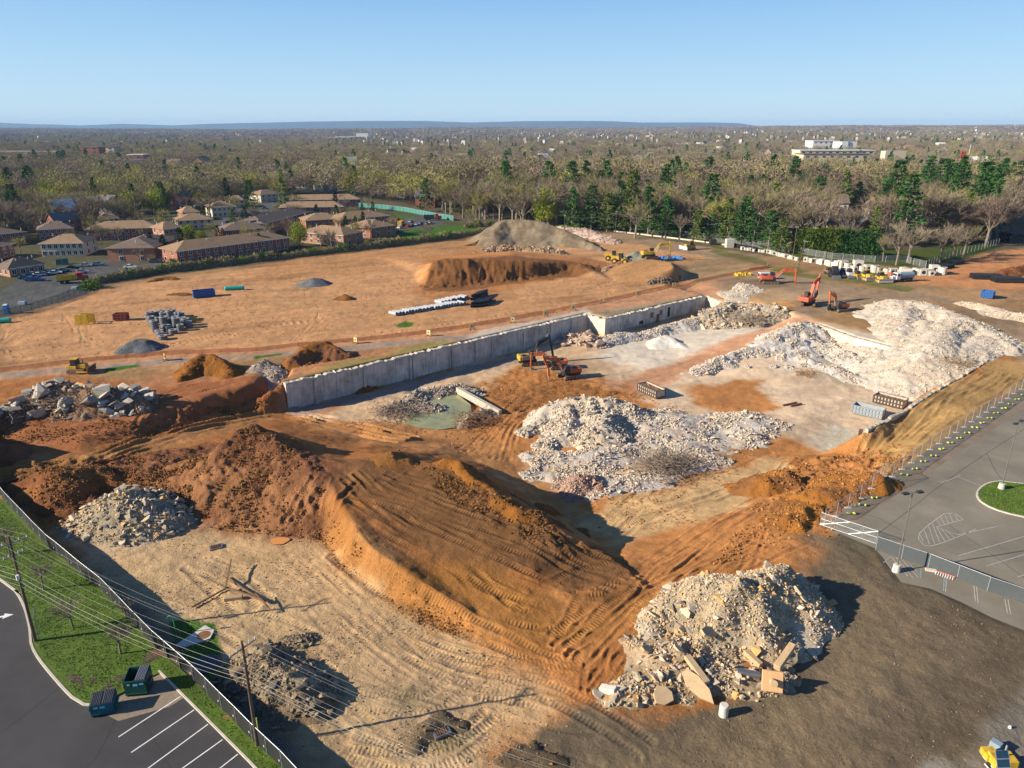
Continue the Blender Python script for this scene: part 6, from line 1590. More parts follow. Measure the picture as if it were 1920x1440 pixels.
# manhole rings
mr_ = np.random.default_rng(12)
MH = [(281,603,11),(288,600,10),(285,609,10),(288,614,8),(292,622,13),(300,597,8),(305,594,8),(307,602,10),(309,613,12),(319,597,9),(321,604,14),(324,594,9),(334,598,8),(341,600,9),(325,611,9),(332,617,13),(343,606,7),(349,610,8),(355,614,7),(339,620,7),(317,621,6),(312,618,5),(325,625,4),(299,626,4),(301,630,4),(306,636,4),(337,596,7),(298,604,6),(313,608,6),(330,606,8)]
for i, (x, y, hp) in enumerate(MH):
    g = P(x, y); hh = hp / 4.6 * .95 * 1.1; r_ = mr_.uniform(.85, 1.1)
    row = 'tall' if hp >= 11 else ('medium' if hp >= 7 else 'low')
    wh = 'at the field end' if x < 300 else ('in the middle' if x < 330 else 'at the stockpile end')
    t = thing('manhole_ring', '%s dark grey manhole cylinder %s of the cluster on the field' % (row, wh), 'manhole ring', g, 0, 'manhole cylinders waiting on the field')
    MB().cyl((0, 0, 0), (0, 0, hh), r_, n=16).build('barrel', M['manhole'], t)
    MB().pipe((0, 0, hh), (0, 0, hh + .15), r_ * 1.02, r_ * .6, n=16).build('rim', M['manholetop'], t)
    MB().cyl((0, 0, hh + .01), (0, 0, hh + .02), r_ * .6, n=12).build('opening', M['black'], t)
for (x, y, lab) in ((363, 601, 'small stack of yellow timber next to the manhole cylinders'), (308, 620, 'red and white bundle among the manhole cylinders')):
    g = P(x, y); ob = bevel(MB().box((0, 0, .35), (2.0, 1.2, .7), .3).build('material_stack', M['yellow'] if x > 330 else M['red'], None, g), .05); tag(ob, lab, 'stack of material')
# pipes
def pipes(px_a, px_b, n, L_, r_, m, ang, lab, grp, mi2=None, zlift=0, jit=.3):
    A_ = P(*px_a); B_ = P(*px_b)
    me = MB().pipe((0, 0, 0), (L_, 0, 0), r_, r_ * .82, n=12).mesh('pipe', [m]); r = np.random.default_rng(n)
    for i in range(n):
        c = A_ + (B_ - A_) * i / max(1, n - 1)
        ob = new_obj('drain_pipe', me, None, (c[0] + r.uniform(-jit, jit), c[1] + r.uniform(-jit, jit), hz(c[0], c[1]) + r_ + zlift)); ob.rotation_euler = (0, 0, ang)
        tag(ob, lab % ordw[min(i, 39)], 'drain pipe', grp)
A_, B_ = P(742, 592), P(868, 572)
along = atan2(B_[1] - A_[1], B_[0] - A_[0])
pa = along + radians(105)
pipes((745,592), (870,572), 24, 3.0, .55, M['pipegrey'], pa, 'pale pipe in the long row by the road, %s from the grassy patch', 'long row of pale pipes')
pipes((829,571), (877,561), 9, 3.0, .6, M['pipegrey'], pa, 'pale pipe in the short upper row, %s from the open field', 'short row of pale pipes')
for i, (a, b, n, zl, lab) in enumerate((((884,577),(914,574),7,0,'bottom layer of the nearer stack'),((885,576),(911,573),6,.75,'top layer of the nearer stack'),((884,564),(900,561),5,0,'bottom layer of the farther stack'),((886,563),(899,560),4,.85,'top layer of the farther stack'))):
    pipes(a, b, n, 6.2, .42 if i < 2 else .5, M['pipeblack'], pa - radians(70), 'black corrugated pipe, %s in ' + lab, 'stacks of black corrugated pipe', zlift=zl, jit=.05)
def bundle(px, rz, n, layers, L_, r_, lab, tarp=False):
    g = P(*px); t = thing('pipe_bundle', lab, 'bundle of pipes', g, rz, 'black pipe bundles on the dug field')
    me = MB().pipe((-L_ / 2, 0, 0), (L_ / 2, 0, 0), r_, r_ * .8, n=10).mesh('pipe', [M['pipeblack']])
    for k in range(layers):
        for i in range(n): new_obj('pipe', me, t, (0, (i - n / 2 + .5) * r_ * 2.02, r_ + k * r_ * 1.9 + .1))
    for x in (-L_ * .3, L_ * .3): MB().box((x, 0, .05), (.15, n * r_ * 2, .1)).build('bearer', M['timber'], t)
bundle((1848,523), -.15, 6, 3, 9.5, .3, 'flat bundle of black pipes on the red ground, closer to the parked truck')
bundle((1888,529), -.12, 6, 3, 9.5, .3, 'flat bundle of black pipes on the red ground, farther from the parked truck')
bundle((1768,503), .5, 5, 2, 9, .35, 'dark pipes stacked along the corner of the back fence')
bundle((1792,495), .5, 5, 2, 6, .35, 'blue tipped pipe stack beside the climbing fence')
g = P(1893, 455); bundle((1893,455), .2, 7, 5, 7, .5, 'large dark pile of pipes at the end of the red track by the woods')
# precast blocks
pr_ = np.random.default_rng(21)
blk = [MB().box((0,0,.9),(1.7,1.7,1.8)).mesh('block', M['precast']), MB().box((0,0,.7),(2.2,1.3,1.4)).mesh('block', M['precast']), MB().cyl((0,0,0),(0,0,1.8),.95,n=14).mesh('block', M['precast']),
       MB().cyl((0,0,0),(0,0,1.3),.8,n=14).mesh('block', M['precast'])]
hole = MB().cyl((0, -.86, .9), (0, -.84, .9), .5, n=12).mesh('opening', M['black']); hole2 = MB().cyl((0,0,1.8),(0,0,1.81),.6,n=12).mesh('opening', M['black'])
BL = []
for (a, b, n, s0) in (((1392,468),(1440,474),10,.75),((1440,475),(1494,488),16,.85),((1510,490),(1560,499),9,1.15),((1562,500),(1588,504),4,1.5),((1590,506),(1602,508),4,.9),((1607,505),(1616,508),2,1.7),((1626,508),(1645,511),4,1.4),((1657,512),(1690,514),8,1.15),((1694,513),(1698,515),2,1.6),((1716,515),(1745,516),8,1.2),((1750,512),(1766,514),4,1.5)):
    for k in range(n):
        f = k / max(1, n - 1); BL.append((a[0] + (b[0] - a[0]) * f, a[1] + (b[1] - a[1]) * f + pr_.uniform(-.8, .8), s0 * pr_.uniform(.85, 1.15)))
for i, (x, y, s) in enumerate(BL):
    g = P(x, y); k = int(pr_.choice([0, 0, 1, 2, 3]))
    seg = 'before the conifer corner' if x < 1500 else ('in the middle by the hedge' if x < 1600 else ('behind the parked machines' if x < 1705 else 'beyond the white truck'))
    t = thing('precast_block', 'pale %s precast concrete piece in the row %s' % (['square', 'long', 'round', 'small round'][k], seg), 'precast block', g, pr_.uniform(-.4, .4), 'precast concrete pieces along the back fence')
    new_obj('block', blk[k], t)
    if k == 0: new_obj('opening', hole, t)
    if k == 2: new_obj('opening', hole2, t)
    t.scale = (s, s, s)
# white jersey rail along the back fence
ja = [G(*p) for p in ((1150,434),(1200,440),(1300,452),(1420,468))]
jq = resample(ja, 7.5)
for i, (a, b) in enumerate(zip(jq[:-1], jq[1:])):
    c = (a + b) / 2; L_ = np.hypot(*(b - a)) * .9
    ob = MB().box((0, 0, .3), (L_, .5, .6), taper=.95).build('concrete_curb', M['precast'], None, (c[0], c[1], 0)); ob.rotation_euler = (0, 0, atan2(b[1] - a[1], b[0] - a[0]))
    tag(ob, 'white kerb stone lying along the foot of the back fence, %s from the pale rubble' % ordw[i], 'kerb stone', 'kerb stones along the back fence')
g = P(1336, 459); ob = bevel(MB().box((0, 0, 1.2), (3, 2.4, 2.4)).build('storage_box', M['darkmetal'], None, g), .05); tag(ob, 'dark storage box at the start of the precast row', 'storage box')
g = P(1367, 464); ob = bevel(MB().box((0, 0, 1.9), (3.4, 3, 3.8)).build('precast_vault', M['precast'], None, g), .05); tag(ob, 'tallest white precast vault at the start of the row', 'precast vault')
for i in range(12):
    f = i / 11; g = P(1374 + 44 * f, 463 + 8 * f)
    t = thing('manhole_ring', 'black round fitting in the dark row between the tall vault and the white pieces', 'pipe fitting', g, 0, 'black round fittings by the back fence')
    MB().pipe((0, -.8, .9), (0, .8, .9), .9, .6, n=12).build('ring', M['pipeblack'], t)
# survey stakes
stk = [(500,543),(511,549),(522,557),(535,564),(549,571),(564,578),(545,535),(557,541),(570,548),(583,556),(597,561),(613,569),(640,593),(680,586),(716,579),(751,573),(785,566),(818,560),(854,552),(148,625),(153,638),(159,650),(437,511),(844,482)]
sm = MB().beam((0, 0, -.2), (0, 0, 1.5), .11, .11).mesh('stake', mat('green_stake', (.10, .42, .25), .7))
for i, (x, y) in enumerate(stk):
    ob = new_obj('survey_stake', sm, None, P(x, y))
    w_ = 'outer line by the open field' if i < 6 else ('inner line below the gravel pile' if i < 12 else ('row leading to the pipes' if i < 19 else ('line at the furrows near the trench box' if i < 22 else 'far part of the field')))
    n_ = i if i < 6 else (i - 6 if i < 12 else (i - 12 if i < 19 else (i - 19 if i < 22 else i - 22)))
    tag(ob, 'green survey stake in the %s, %s one' % (w_, ordw[n_]), 'survey stake', 'green survey stakes')
# ladder
g0, g1 = P(1751, 1074), P(1790, 1087); t = thing('ladder', 'pink red ladder leaning along the foot of the screened fence', 'ladder', (g0 + g1) / 2, atan2(g1[1] - g0[1], g1[0] - g0[0]))
L_ = np.hypot(*(g1 - g0)[:2]); tilt = Matrix.Rotation(radians(55), 4, 'X')
for y in (-.28, .28): MB().box((0, y, .3), (L_, .08, .1)).xf(tilt).build('rail', M['pinkred'], t)
for k in range(8): MB().box((-L_ / 2 + .2 + k * (L_ - .4) / 7, 0, .3), (.06, .5, .06)).xf(tilt).build('rung', M['white'], t)
g = P(1745, 1071); ob = MB().box((0, 0, .12), (1.2, .5, .22), -.3).build('plank', M['concrete'], None, g); tag(ob, 'pale board lying at the end of the ladder', 'board')
# light trailer in the corner
tz = G(1890, 1402); t = thing('solar_trailer', 'yellow solar powered trailer with two dark panels, cut by the corner of the picture', 'solar trailer', (tz[0], tz[1], 0), 0)
def gp3(px, py, z): q = G(px, py, z); return q - [tz[0], tz[1], 0]
zt = 2.6
c = [gp3(1866,1407,zt), gp3(1890,1406,zt), gp3(1893,1422,zt), gp3(1868,1423,zt)]
def panel(c, nm):
    c = [np.array(p) for p in c]
    mb = MB().add(c + [p - [0, 0, .06] for p in c], [(0, 1, 2, 3), (7, 6, 5, 4), (0, 4, 5, 1), (1, 5, 6, 2), (2, 6, 7, 3), (3, 7, 4, 0)]); mb.build('panel_frame', M['silver'], t)
    m_ = sum(c) / 4; ci = [m_ + (p - m_) * .92 + [0, 0, .01] for p in c]
    MB().add(ci, [(0, 1, 2, 3)]).build('solar_panel', M['glasspanel'], t)
panel(c, 'a'); panel([gp3(1868,1424,zt), gp3(1893,1423,zt), gp3(1895,1439,zt), gp3(1870,1440,zt)], 'b')
bd = gp3(1880, 1425, 1.0); bevel(MB().box((bd[0], bd[1], .95), (1.9, 1.2, .9)).build('body', M['yellow'], t), .05)
q_ = gp3(1855, 1415, .8); MB().box((q_[0], q_[1], .9), (1.0, 1.0, .6)).build('tail_box', M['yellow'], t)
q_ = gp3(1867, 1398, .5); MB().box((q_[0], q_[1], .5), (.6, .8, .8), .6).build('battery_box', M['bluegrey'], t)
MB().cyl((bd[0], bd[1], .9), (bd[0], bd[1], 2.55), .07, n=8).build('mast', M['galv'], t)
for s in (-1, 1): MB().cyl((bd[0] + s * .85, bd[1], .33), (bd[0] + s * 1.05, bd[1], .33), .33, n=14).build('wheel', M['rubber'], t)
for (a, b) in (((1843,1418),(1866,1445)),((1846,1432),(1862,1450)),((1858,1416),(1876,1436))): MB().beam(gp3(*a, .5), gp3(*b, .6), .08, .08).build('drawbar', M['white'], t)
g = G(1893, 1366); ob = MB().cyl((0, 0, 0), (0, 0, .3), .18, .1, n=10).build('marker_cone', M['white'], None, g); tag(ob, 'small white marker on the dark patch near the solar trailer', 'marker')
# tarps and sheeting
for (px, s, rz, m, lab) in (((1258,485),(10,5),.1,'bluetarp','blue tarpaulin spread over material at the yellow excavator'),((1392,516),(6,4),.2,'yellow','crumpled yellow sheeting near the yard entrance')):
    g = P(*px); r = np.random.default_rng(int(px[0])); V = []; Fc = []
    for i in range(13):
        for j in range(8):
            e = 0 if i in (0, 12) or j in (0, 7) else 1; V.append((s[0] * (i / 12 - .5), s[1] * (j / 7 - .5), e * (.5 + r.uniform(0, .6)) + .03))
    for i in range(12):
        for j in range(7): Fc.append((i * 8 + j, (i + 1) * 8 + j, (i + 1) * 8 + j + 1, i * 8 + j + 1))
    ob = MB().add(V, Fc).build('tarpaulin', M[m], None, g); ob.rotation_euler = (0, 0, rz); tag(ob, lab, 'tarpaulin')
# rebar tangles
def tangle(lab, px, n, rad, h, m, seed):
    g = P(*px); r = np.random.default_rng(seed); mb = MB()
    for i in range(n):
        p = r.normal(size=3) * [rad * .45, rad * .45, 0] + [0, 0, .1 + h * r.random() * .6]; d = r.normal(size=3) * [1, 1, .5]; d /= np.linalg.norm(d)
        for k in range(4):
            q = p + d * r.uniform(.5, 1.1); q[2] = max(-.1, min(h, q[2])); mb.cyl(p, q, .035, n=3, cap=False); p = q; d = d + r.normal(size=3) * .45; d /= np.linalg.norm(d)
    ob = mb.build('rebar_tangle', m, None, g); tag(ob, lab, 'rebar tangle', 'tangles of bent reinforcing bar', kind='stuff')
mreb = mat('rebar_grey_brown', (.22, .17, .13), .8, var=.3)
tangle('big tangle of bent grey bars on the front of the white rubble spread', (1240,880), 420, 5.2, 2.4, mreb, 1)
tangle('second knot of bars reaching over the hollow beside the big tangle', (1275,872), 200, 3.5, 1.8, mreb, 2)
tangle('rusty tangle of bars on the rubble at the near side of the green pond', (740,775), 260, 4.5, 1.8, mreb, 3)
tangle('brown bar tangle at the ditch side of the green pond', (893,790), 260, 4.5, 1.4, mat('rebar_rust', (.20,.11,.06), .85, var=.3), 4)
tangle('tangle of bars across the brown rubble at the wall end', (1400,600), 240, 7, 2.2, mreb, 5)
tangle('thin bars sticking from the slab heap near the bulldozer', (110,750), 160, 9, 2.5, mreb, 6)
tangle('small brown bar tangle on the white bank', (1512,700), 120, 2.2, .5, mat('rebar_brown2', (.34,.22,.12), .85, var=.3), 7)
tangle('bar tangle on the flank of the white hill above the pit edge', (1800,680), 120, 4, .8, mat('rebar_brown3', (.26,.18,.10), .85, var=.3), 8)
g = P(1484,760); t = thing('floor_channel', 'two rusty steel channels lying on the pit floor by a small hole', 'steel channel', g, .45)
MB().box((0, .5, .15), (4.0, .3, .3)).build('channel', M['rust'], t); MB().box((.8, -.5, .15), (3.2, .3, .3)).build('channel', M['rust'], t)
# ---------------------------------------------------------------- machines
def excavator(label, loc, rz, m, boom_m=None, track_rz=0.0, boomA=50, stickA=-60, bucketA=-120, tool='bucket', s=1.0, cabm=None, bl=(3.4, 2.9), sl=3.2, group='excavators on the site', body2=None):
    """rz is the way the boom points; angles in degrees above the horizontal"""
    t = thing('excavator', label, 'excavator', loc, rz, group)
    T = Matrix.Rotation(track_rz, 4, 'Z'); bm_ = boom_m or m
    for sd in (-1, 1):
        mb = MB(); pr = []
        for (cx, a0) in ((1.75, -90), (-1.75, 90)):
            for a in np.linspace(a0, a0 + 180, 7): pr.append((cx + .42 * cos(radians(a)), .45 + .42 * sin(radians(a))))
        mb.prism(pr, sd * 1.3 - .28, sd * 1.3 + .28); mb.xf(T); o_ = mb.build('track', M['trackmud'], t)
        gr = MB()
        for k in range(14): gr.box((-1.8 + k * .277, sd * 1.3, .89), (.09, .58, .05))
        gr.xf(T).build('grouser', M['darkmetal'], o_)['kind'] = 'stuff'
        wh = MB()
        for x in (-1.75, -.9, 0, .9, 1.75): wh.cyl((x, sd * 1.02, .45), (x, sd * 1.0 + sd * .6, .45), .26, n=10)
        wh.xf(T).build('roller', M['steel'], o_)['kind'] = 'stuff'
    MB().box((0, 0, .75), (2.4, 2.1, .4)).xf(T).build('undercarriage', M['darkmetal'], t)
    MB().cyl((0, 0, .9), (0, 0, 1.1), .75, n=16).build('slew_ring', M['darkmetal'], t)
    bevel(MB().box((-.45, 0, 1.25), (3.6, 2.7, .35)).build('deck', M['darkmetal'], t), .04)
    bevel(MB().box((-.7, -.75, 1.8), (2.6, 1.2, .85)).build('engine_cover', body2 or m, t), .06)
    bevel(MB().box((-.9, .75, 1.8), (2.2, 1.15, .85)).build('side_cover', m, t), .06)
    bevel(MB().box((-2.15, 0, 1.75), (.75, 2.6, 1.05)).build('counterweight', m, t), .15, 2)
    MB().box((-1.3, -.2, 2.3), (1.0, .7, .14)).build('hood_vent', M['darkmetal'], t); MB().cyl((-1.5, -.7, 2.2), (-1.5, -.7, 2.75), .07, n=8).build('exhaust', M['darkmetal'], t)
    cb = MB().prism([(.2, 1.4), (1.55, 1.4), (1.55, 2.1), (1.25, 3.0), (.2, 3.0)], .35, 1.3)
    cbo = bevel(cb.build('cab', cabm or M['darkmetal'], t), .03)
    MB().box((.7, 1.31, 2.4), (.85, .02, .8)).build('window', M['glass'], cbo); MB().box((.7, .34, 2.4), (.85, .02, .8)).build('window', M['glass'], cbo)
    MB().add([(1.555, .42, 1.75), (1.555, 1.23, 1.75), (1.29, 1.23, 2.92), (1.29, .42, 2.92)], [(0, 1, 2, 3)]).xf(Matrix.Translation((.012, 0, 0))).build('window', M['glass'], cbo)
    for y in (-1.25, 1.25): MB().beam((-1.4, y, 2.3), (1.2 if y < 0 else -1.2, y, 2.3), .04, .04).build('handrail', M['darkmetal'], t)
    a = radians(boomA); p0 = np.array([1.0, 0, 1.55]); p1 = p0 + bl[0] * np.array([cos(a), 0, sin(a)]); a2 = a - radians(48)
    p2 = p1 + bl[1] * np.array([cos(a2), 0, sin(a2)])
    bo = MB().beam(p0, p1, .42, .5, 0, .42, .8).beam(p1 - .15 * (p1 - p0) / bl[0], p2, .42, .8, 0, .36, .42).build('boom', bm_, t); bevel(bo, .03)
    sa = radians(stickA); dS = np.array([cos(sa), 0, sin(sa)]); ps = p2 - dS * .8; pe = p2 + dS * sl
    so = bevel(MB().beam(ps, p2 + dS * .3, .32, .3, 0, .32, .62).beam(p2 + dS * .28, pe, .32, .6, 0, .3, .32).build('stick', bm_, t), .03)
    for y in (-.33, .33): MB().cyl((1.3, y, 1.5), (p0 + (p1 - p0) * .8) + [0, y * .8, -.1], .1, n=8).build('boom_cylinder', M['silver'], t)
    up = np.array([-sin(a2), 0, cos(a2)])
    MB().cyl(p1 + up * .5, p2 + up * .5 - np.array([cos(a2), 0, sin(a2)]) * .8, .12, n=8).build('stick_cylinder', bm_, t)
    MB().cyl(p2 + up * .5 - np.array([cos(a2), 0, sin(a2)]) * .8, ps, .06, n=8).build('stick_rod', M['silver'], t)
    ba = radians(bucketA); dB = np.array([cos(ba), 0, sin(ba)]); nb = np.array([-dB[2], 0, dB[0]])
    if tool == 'bucket':
        pr = [pe, pe + dB * .9 + nb * .25, pe + dB * 1.35 - nb * .35, pe + dB * .95 - nb * .95, pe + dB * .35 - nb * .85, pe + dB * .2 - nb * .2]
        mb = MB().prism([(p[0], p[2]) for p in pr], -.55, .55); bevel(mb.build('bucket', M['steel'], t), .03)
        for k in range(4): MB().box((pr[2][0], -.42 + .28 * k, pr[2][2]), (.15, .08, .3)).build('tooth', M['steel'], t)
    elif tool == 'breaker':
        bevel(MB().beam(pe, pe + dB * 1.5, .42, .5).build('breaker_housing', bm_ if boom_m is None else M['darkmetal'], t), .04)
        MB().cyl(pe + dB * 1.4, pe + dB * 2.9, .17, .1, n=10).build('breaker_chisel', M['silver'], t)
    else:
        for sg in (-1, 1):
            q = pe + dB * .8 + nb * sg * .45; e = pe + dB * 1.9 + nb * sg * .12
            bevel(MB().beam(pe, q, .4, .35, 0, .5, .4).beam(q, e, .5, .4, 0, .2, .15).build('jaw', M['darkmetal'], t), .02)
    t.scale = (s, s, s)
    return t
def zpit(p, z=None):
    g = P(*p); return g
excavator('yellow excavator with black boom parked against the long retaining wall', zpit((992,683)), radians(15), M['yellow'], M['black'], 0, 72, -78, -80, 'breaker', 1.12, body2=M['steel'])
excavator('orange excavator with a grey cab, behind the one holding the breaker', zpit((1044,690)), radians(186), M['orange'], None, .2, 42, -88, -100, 'bucket', 1.0, body2=mat('dark_blue_grey_cover', (.06,.08,.12), .5))
excavator('orange excavator with steel breaker touching the dirt, the front one of the pair', zpit((1066,708)), radians(200), M['orange'], None, .25, 58, -112, -92, 'breaker', 1.12, body2=mat('dark_blue_cover', (.05,.07,.13), .5), sl=2.6)
excavator('orange excavator reaching out level on the yard near the generator', zpit((1442,532)), radians(-6), M['redorange'], None, .1, 40, -84, -100, 'bucket', 1.3)
excavator('orange excavator with tall raised boom and grapple in the middle of the yard', zpit((1514,572)), radians(42), M['redorange'], None, .5, 76, -100, -95, 'jaw', 1.25)
excavator('dark orange excavator with curled boom and shear at the end of the haul ramp', zpit((1572,583)), radians(198), M['orange'], None, .2, 74, -96, -95, 'jaw', 1.05, bl=(3, 2.2))
excavator('yellow excavator with raised arm standing by the blue tarpaulin', zpit((1218,485)), radians(8), M['yellow'], None, .2, 50, -86, -95, 'bucket', 1.35)

def dozer(label, loc, rz, m, s=1.0, blade_m=None, group='bulldozers on the site', bl=3.2):
    t = thing('bulldozer', label, 'bulldozer', loc, rz, group)
    for sd in (-1, 1):
        pr = []
        for (cx, a0, r) in ((1.35, -90, .42), (-1.35, 90, .42)):
            for a in np.linspace(a0, a0 + 180, 7): pr.append((cx + r * cos(radians(a)), .45 + r * sin(radians(a))))
        MB().prism(pr, sd * 1.05 - .28, sd * 1.05 + .28).build('track', M['trackmud'], t)
        MB().beam((.2, sd * 1.42, .5), (2.2, sd * 1.42, .45), .16, .25).build('push_arm', m, t)
    bevel(MB().box((.75, 0, 1.35), (1.9, 1.15, .9)).build('engine_hood', m, t), .06)
    bevel(MB().box((-.8, 0, 1.15), (1.5, 1.6, .6)).build('rear_body', m, t), .06)
    bevel(MB().box((-1.7, 0, 1.2), (.7, 1.5, .7)).build('fuel_tank', m, t), .08)
    cab = bevel(MB().box((-.5, 0, 2.1), (1.3, 1.4, 1.3), taper=.9).build('cab', M['darkmetal'], t), .03)
    MB().box((-.5, 0, 2.82), (1.55, 1.6, .12)).build('cab_roof', m, t)
    for y in (-.71, .71): MB().box((-.5, y * .97, 2.15), (.9, .03, .8)).build('window', M['glass'], cab)
    MB().cyl((.9, .25, 1.8), (.9, .25, 2.6), .07, n=8).build('exhaust', M['darkmetal'], t)
    pr = [(2.25, .1), (2.55, .35), (2.5, .8), (2.65, 1.35), (2.45, 1.35), (2.3, .8), (2.35, .4)]
    bevel(MB().prism(pr, -bl / 2, bl / 2).build('blade', blade_m or M['steel'], t), .02)
    for y in (-.4, .4): MB().cyl((1.6, y, 1.4), (2.35, y, .9), .06, n=8).build('lift_cylinder', M['silver'], t)
    t.scale = (s,) * 3; return t
dozer('yellow bulldozer with dark blade pushing soil at the edge of the haul road', P(149,698), radians(2), M['yellow'], 1.12, M['rust'])
dozer('small yellow bulldozer with a wide white blade alone near the back fence', P(1292,468), radians(205), M['yellow'], 1.35, M['white'], bl=4.2)
dozer('yellow bulldozer facing the yard with a big grey blade, left one of the parked pair', P(1625,525), radians(-80), M['yellow'], 1.25, M['precast'], bl=4.2)
dozer('yellow bulldozer facing the yard with a big grey blade, beside the white truck', P(1651,529), radians(-85), M['yellow'], 1.25, M['precast'], bl=4.2)

def loader(label, loc, rz, m, s=1.0):
    t = thing('wheel_loader', label, 'wheel loader', loc, rz, 'wheel loaders by the sand pile')
    for x in (-1.5, 1.5):
        for y in (-1.0, 1.0):
            w = MB().cyl((x, y - .28, .75), (x, y + .28, .75), .75, n=16).build('wheel', M['rubber'], t); MB().cyl((x, y * 1.3 - .02, .75), (x, y * 1.3 + .02, .75), .38, n=12).build('rim', m, w)
    bevel(MB().box((-1.4, 0, 1.5), (2.3, 1.5, 1.0)).build('engine_hood', m, t), .08); bevel(MB().box((1.1, 0, 1.1), (1.6, 1.1, .7)).build('front_frame', m, t), .05)
    cab = bevel(MB().box((.1, 0, 2.3), (1.2, 1.3, 1.5), taper=.9).build('cab', M['darkmetal'], t), .03); MB().box((.1, 0, 3.1), (1.4, 1.5, .12)).build('cab_roof', m, t)
    for y in (-.66, .66): MB().box((.1, y, 2.4), (.9, .03, .9)).build('window', M['glass'], cab)
    for y in (-.55, .55): MB().beam((1.0, y, 1.8), (2.9, y, .7), .18, .3).build('lift_arm', m, t)
    pr = [(2.8, .15), (3.7, .1), (3.75, .2), (3.1, .5), (3.1, 1.1), (2.8, 1.2)]
    MB().prism(pr, -1.45, 1.45).build('bucket', M['steel'], t)
    t.scale = (s,) * 3; return t
loader('yellow wheel loader at the back of the two by the sand pile', P(1150,488), radians(-15), M['yellow'], 1.35)
loader('yellow wheel loader in front with its bucket towards the furrowed mound', P(1163,494), radians(-20), M['yellow'], 1.4)

def truck(label, loc, rz, cabm, bodym, s=1.0, tank=False, L_=5.0):
    t = thing('truck', label, 'truck', loc, rz)
    for x in (2.6, -1.6, -2.9):
        for y in (-1.0, 1.0): MB().cyl((x, y - .18, .5), (x, y + .18, .5), .5, n=12).build('wheel', M['rubber'], t)
    MB().box((-.5, 0, .8), (7.4, 1.0, .25)).build('chassis', M['darkmetal'], t)
    bevel(MB().box((3.1, 0, 1.35), (1.5, 1.7, 1.1)).build('bonnet', cabm, t), .12, 2); cab = bevel(MB().box((1.7, 0, 1.9), (1.5, 2.2, 2.0), taper=.92).build('cab', cabm, t), .1, 2)
    MB().box((2.44, 0, 2.35), (.05, 1.8, .7)).build('windscreen', M['glass'], cab)
    for y in (-1.08, 1.08): MB().box((1.75, y, 2.3), (.8, .05, .6)).build('side_window', M['glass'], cab)
    MB().box((3.87, 0, 1.3), (.04, 1.1, .7)).build('grille', M['silver'], t)
    for y in (-.65, .65): MB().box((3.88, y, 1.0), (.04, .25, .2)).build('headlight', M['white'], t)
    if tank: MB().cyl((.8, 0, 2.0), (-4.0, 0, 2.0), 1.1, n=18).build('tank', bodym, t)
    else:
        mb = MB(); mb.box((-1.7, 0, 1.1), (4.8, 2.3, .1)); mb.box((-1.7, 1.12, 1.75), (4.8, .08, 1.3)); mb.box((-1.7, -1.12, 1.75), (4.8, .08, 1.3)); mb.box((.66, 0, 1.9), (.08, 2.3, 1.6)); mb.box((-4.06, 0, 1.75), (.08, 2.3, 1.3)); mb.build('dump_body', bodym, t)
    t.scale = (s,) * 3; return t
truck('white truck with a dark tank parked at the end of the machine row', P(1688,528), radians(192), M['white'], M['bluegrey'], 1.1, True)
truck('red and yellow dump truck standing on the street corner by the hedge', P(139,530), radians(28), M['red'], M['yellow'], 1.2)
# generator, small machines
g = P(1434, 523); t = thing('generator_trailer', 'white and dark generator trailer beside the level orange excavator', 'generator', g, .1)
bevel(MB().box((0, 0, 1.4), (4.6, 2.0, 1.9)).build('housing', M['white'], t), .08); MB().box((-2.31, 0, 1.4), (.03, 1.6, 1.3)).build('louvre_panel', M['black'], t); MB().box((-.6, -1.01, 1.4), (2.4, .03, 1.2)).build('louvre_panel', M['darkmetal'], t)
for y in (-.9, .9): MB().cyl((.3, y - .1, .35), (.3, y + .1, .35), .35, n=10).build('wheel', M['rubber'], t)
def skid(label, px, rz, m, s=1.2):
    t = thing('skid_loader', label, 'skid loader', P(*px), rz, 'small machines parked along the yard edge')
    for x in (-.6, .6):
        for y in (-.7, .7): MB().cyl((x, y - .14, .4), (x, y + .14, .4), .4, n=10).build('wheel', M['rubber'], t)
    bevel(MB().box((-.2, 0, .9), (2.2, 1.1, .7)).build('body', m, t), .05); bevel(MB().box((0, 0, 1.6), (1.1, 1.0, 1.0)).build('cab', M['darkmetal'], t), .03)
    MB().box((.56, 0, 1.6), (.02, .8, .8)).build('window', M['glass'], t)
    for y in (-.7, .7): MB().beam((-.9, y, 1.7), (1.3, y, .5), .12, .2).build('lift_arm', m, t)
    MB().prism([(1.2, .05), (1.8, .05), (1.4, .6), (1.2, .6)], -.8, .8).build('bucket', M['steel'], t); t.scale = (s,) * 3
skid('black small loader first in the row of parked machines', (1563,520), radians(-95), M['black'], 1.9)
skid('blue small loader second in the row of parked machines', (1579,518), radians(-85), M['blue'], 1.4)
skid('white small loader third in the row of parked machines', (1591,520), radians(-90), M['white'], 1.5)
skid('yellow small loader at the end of the small machines', (1606,522), radians(-80), M['yellow'], 1.3)
skid('brown rusty machine at the hedge side of the small machines', (1552,514), radians(-80), M['timber'], 1.2)
g = P(1672, 522); ob = bevel(MB().box((0, 0, 1.2), (2.2, 2, 1.6)).build('equipment_box', M['redorange'], None, g), .1); tag(ob, 'red and white equipment box beside the white truck', 'equipment box')

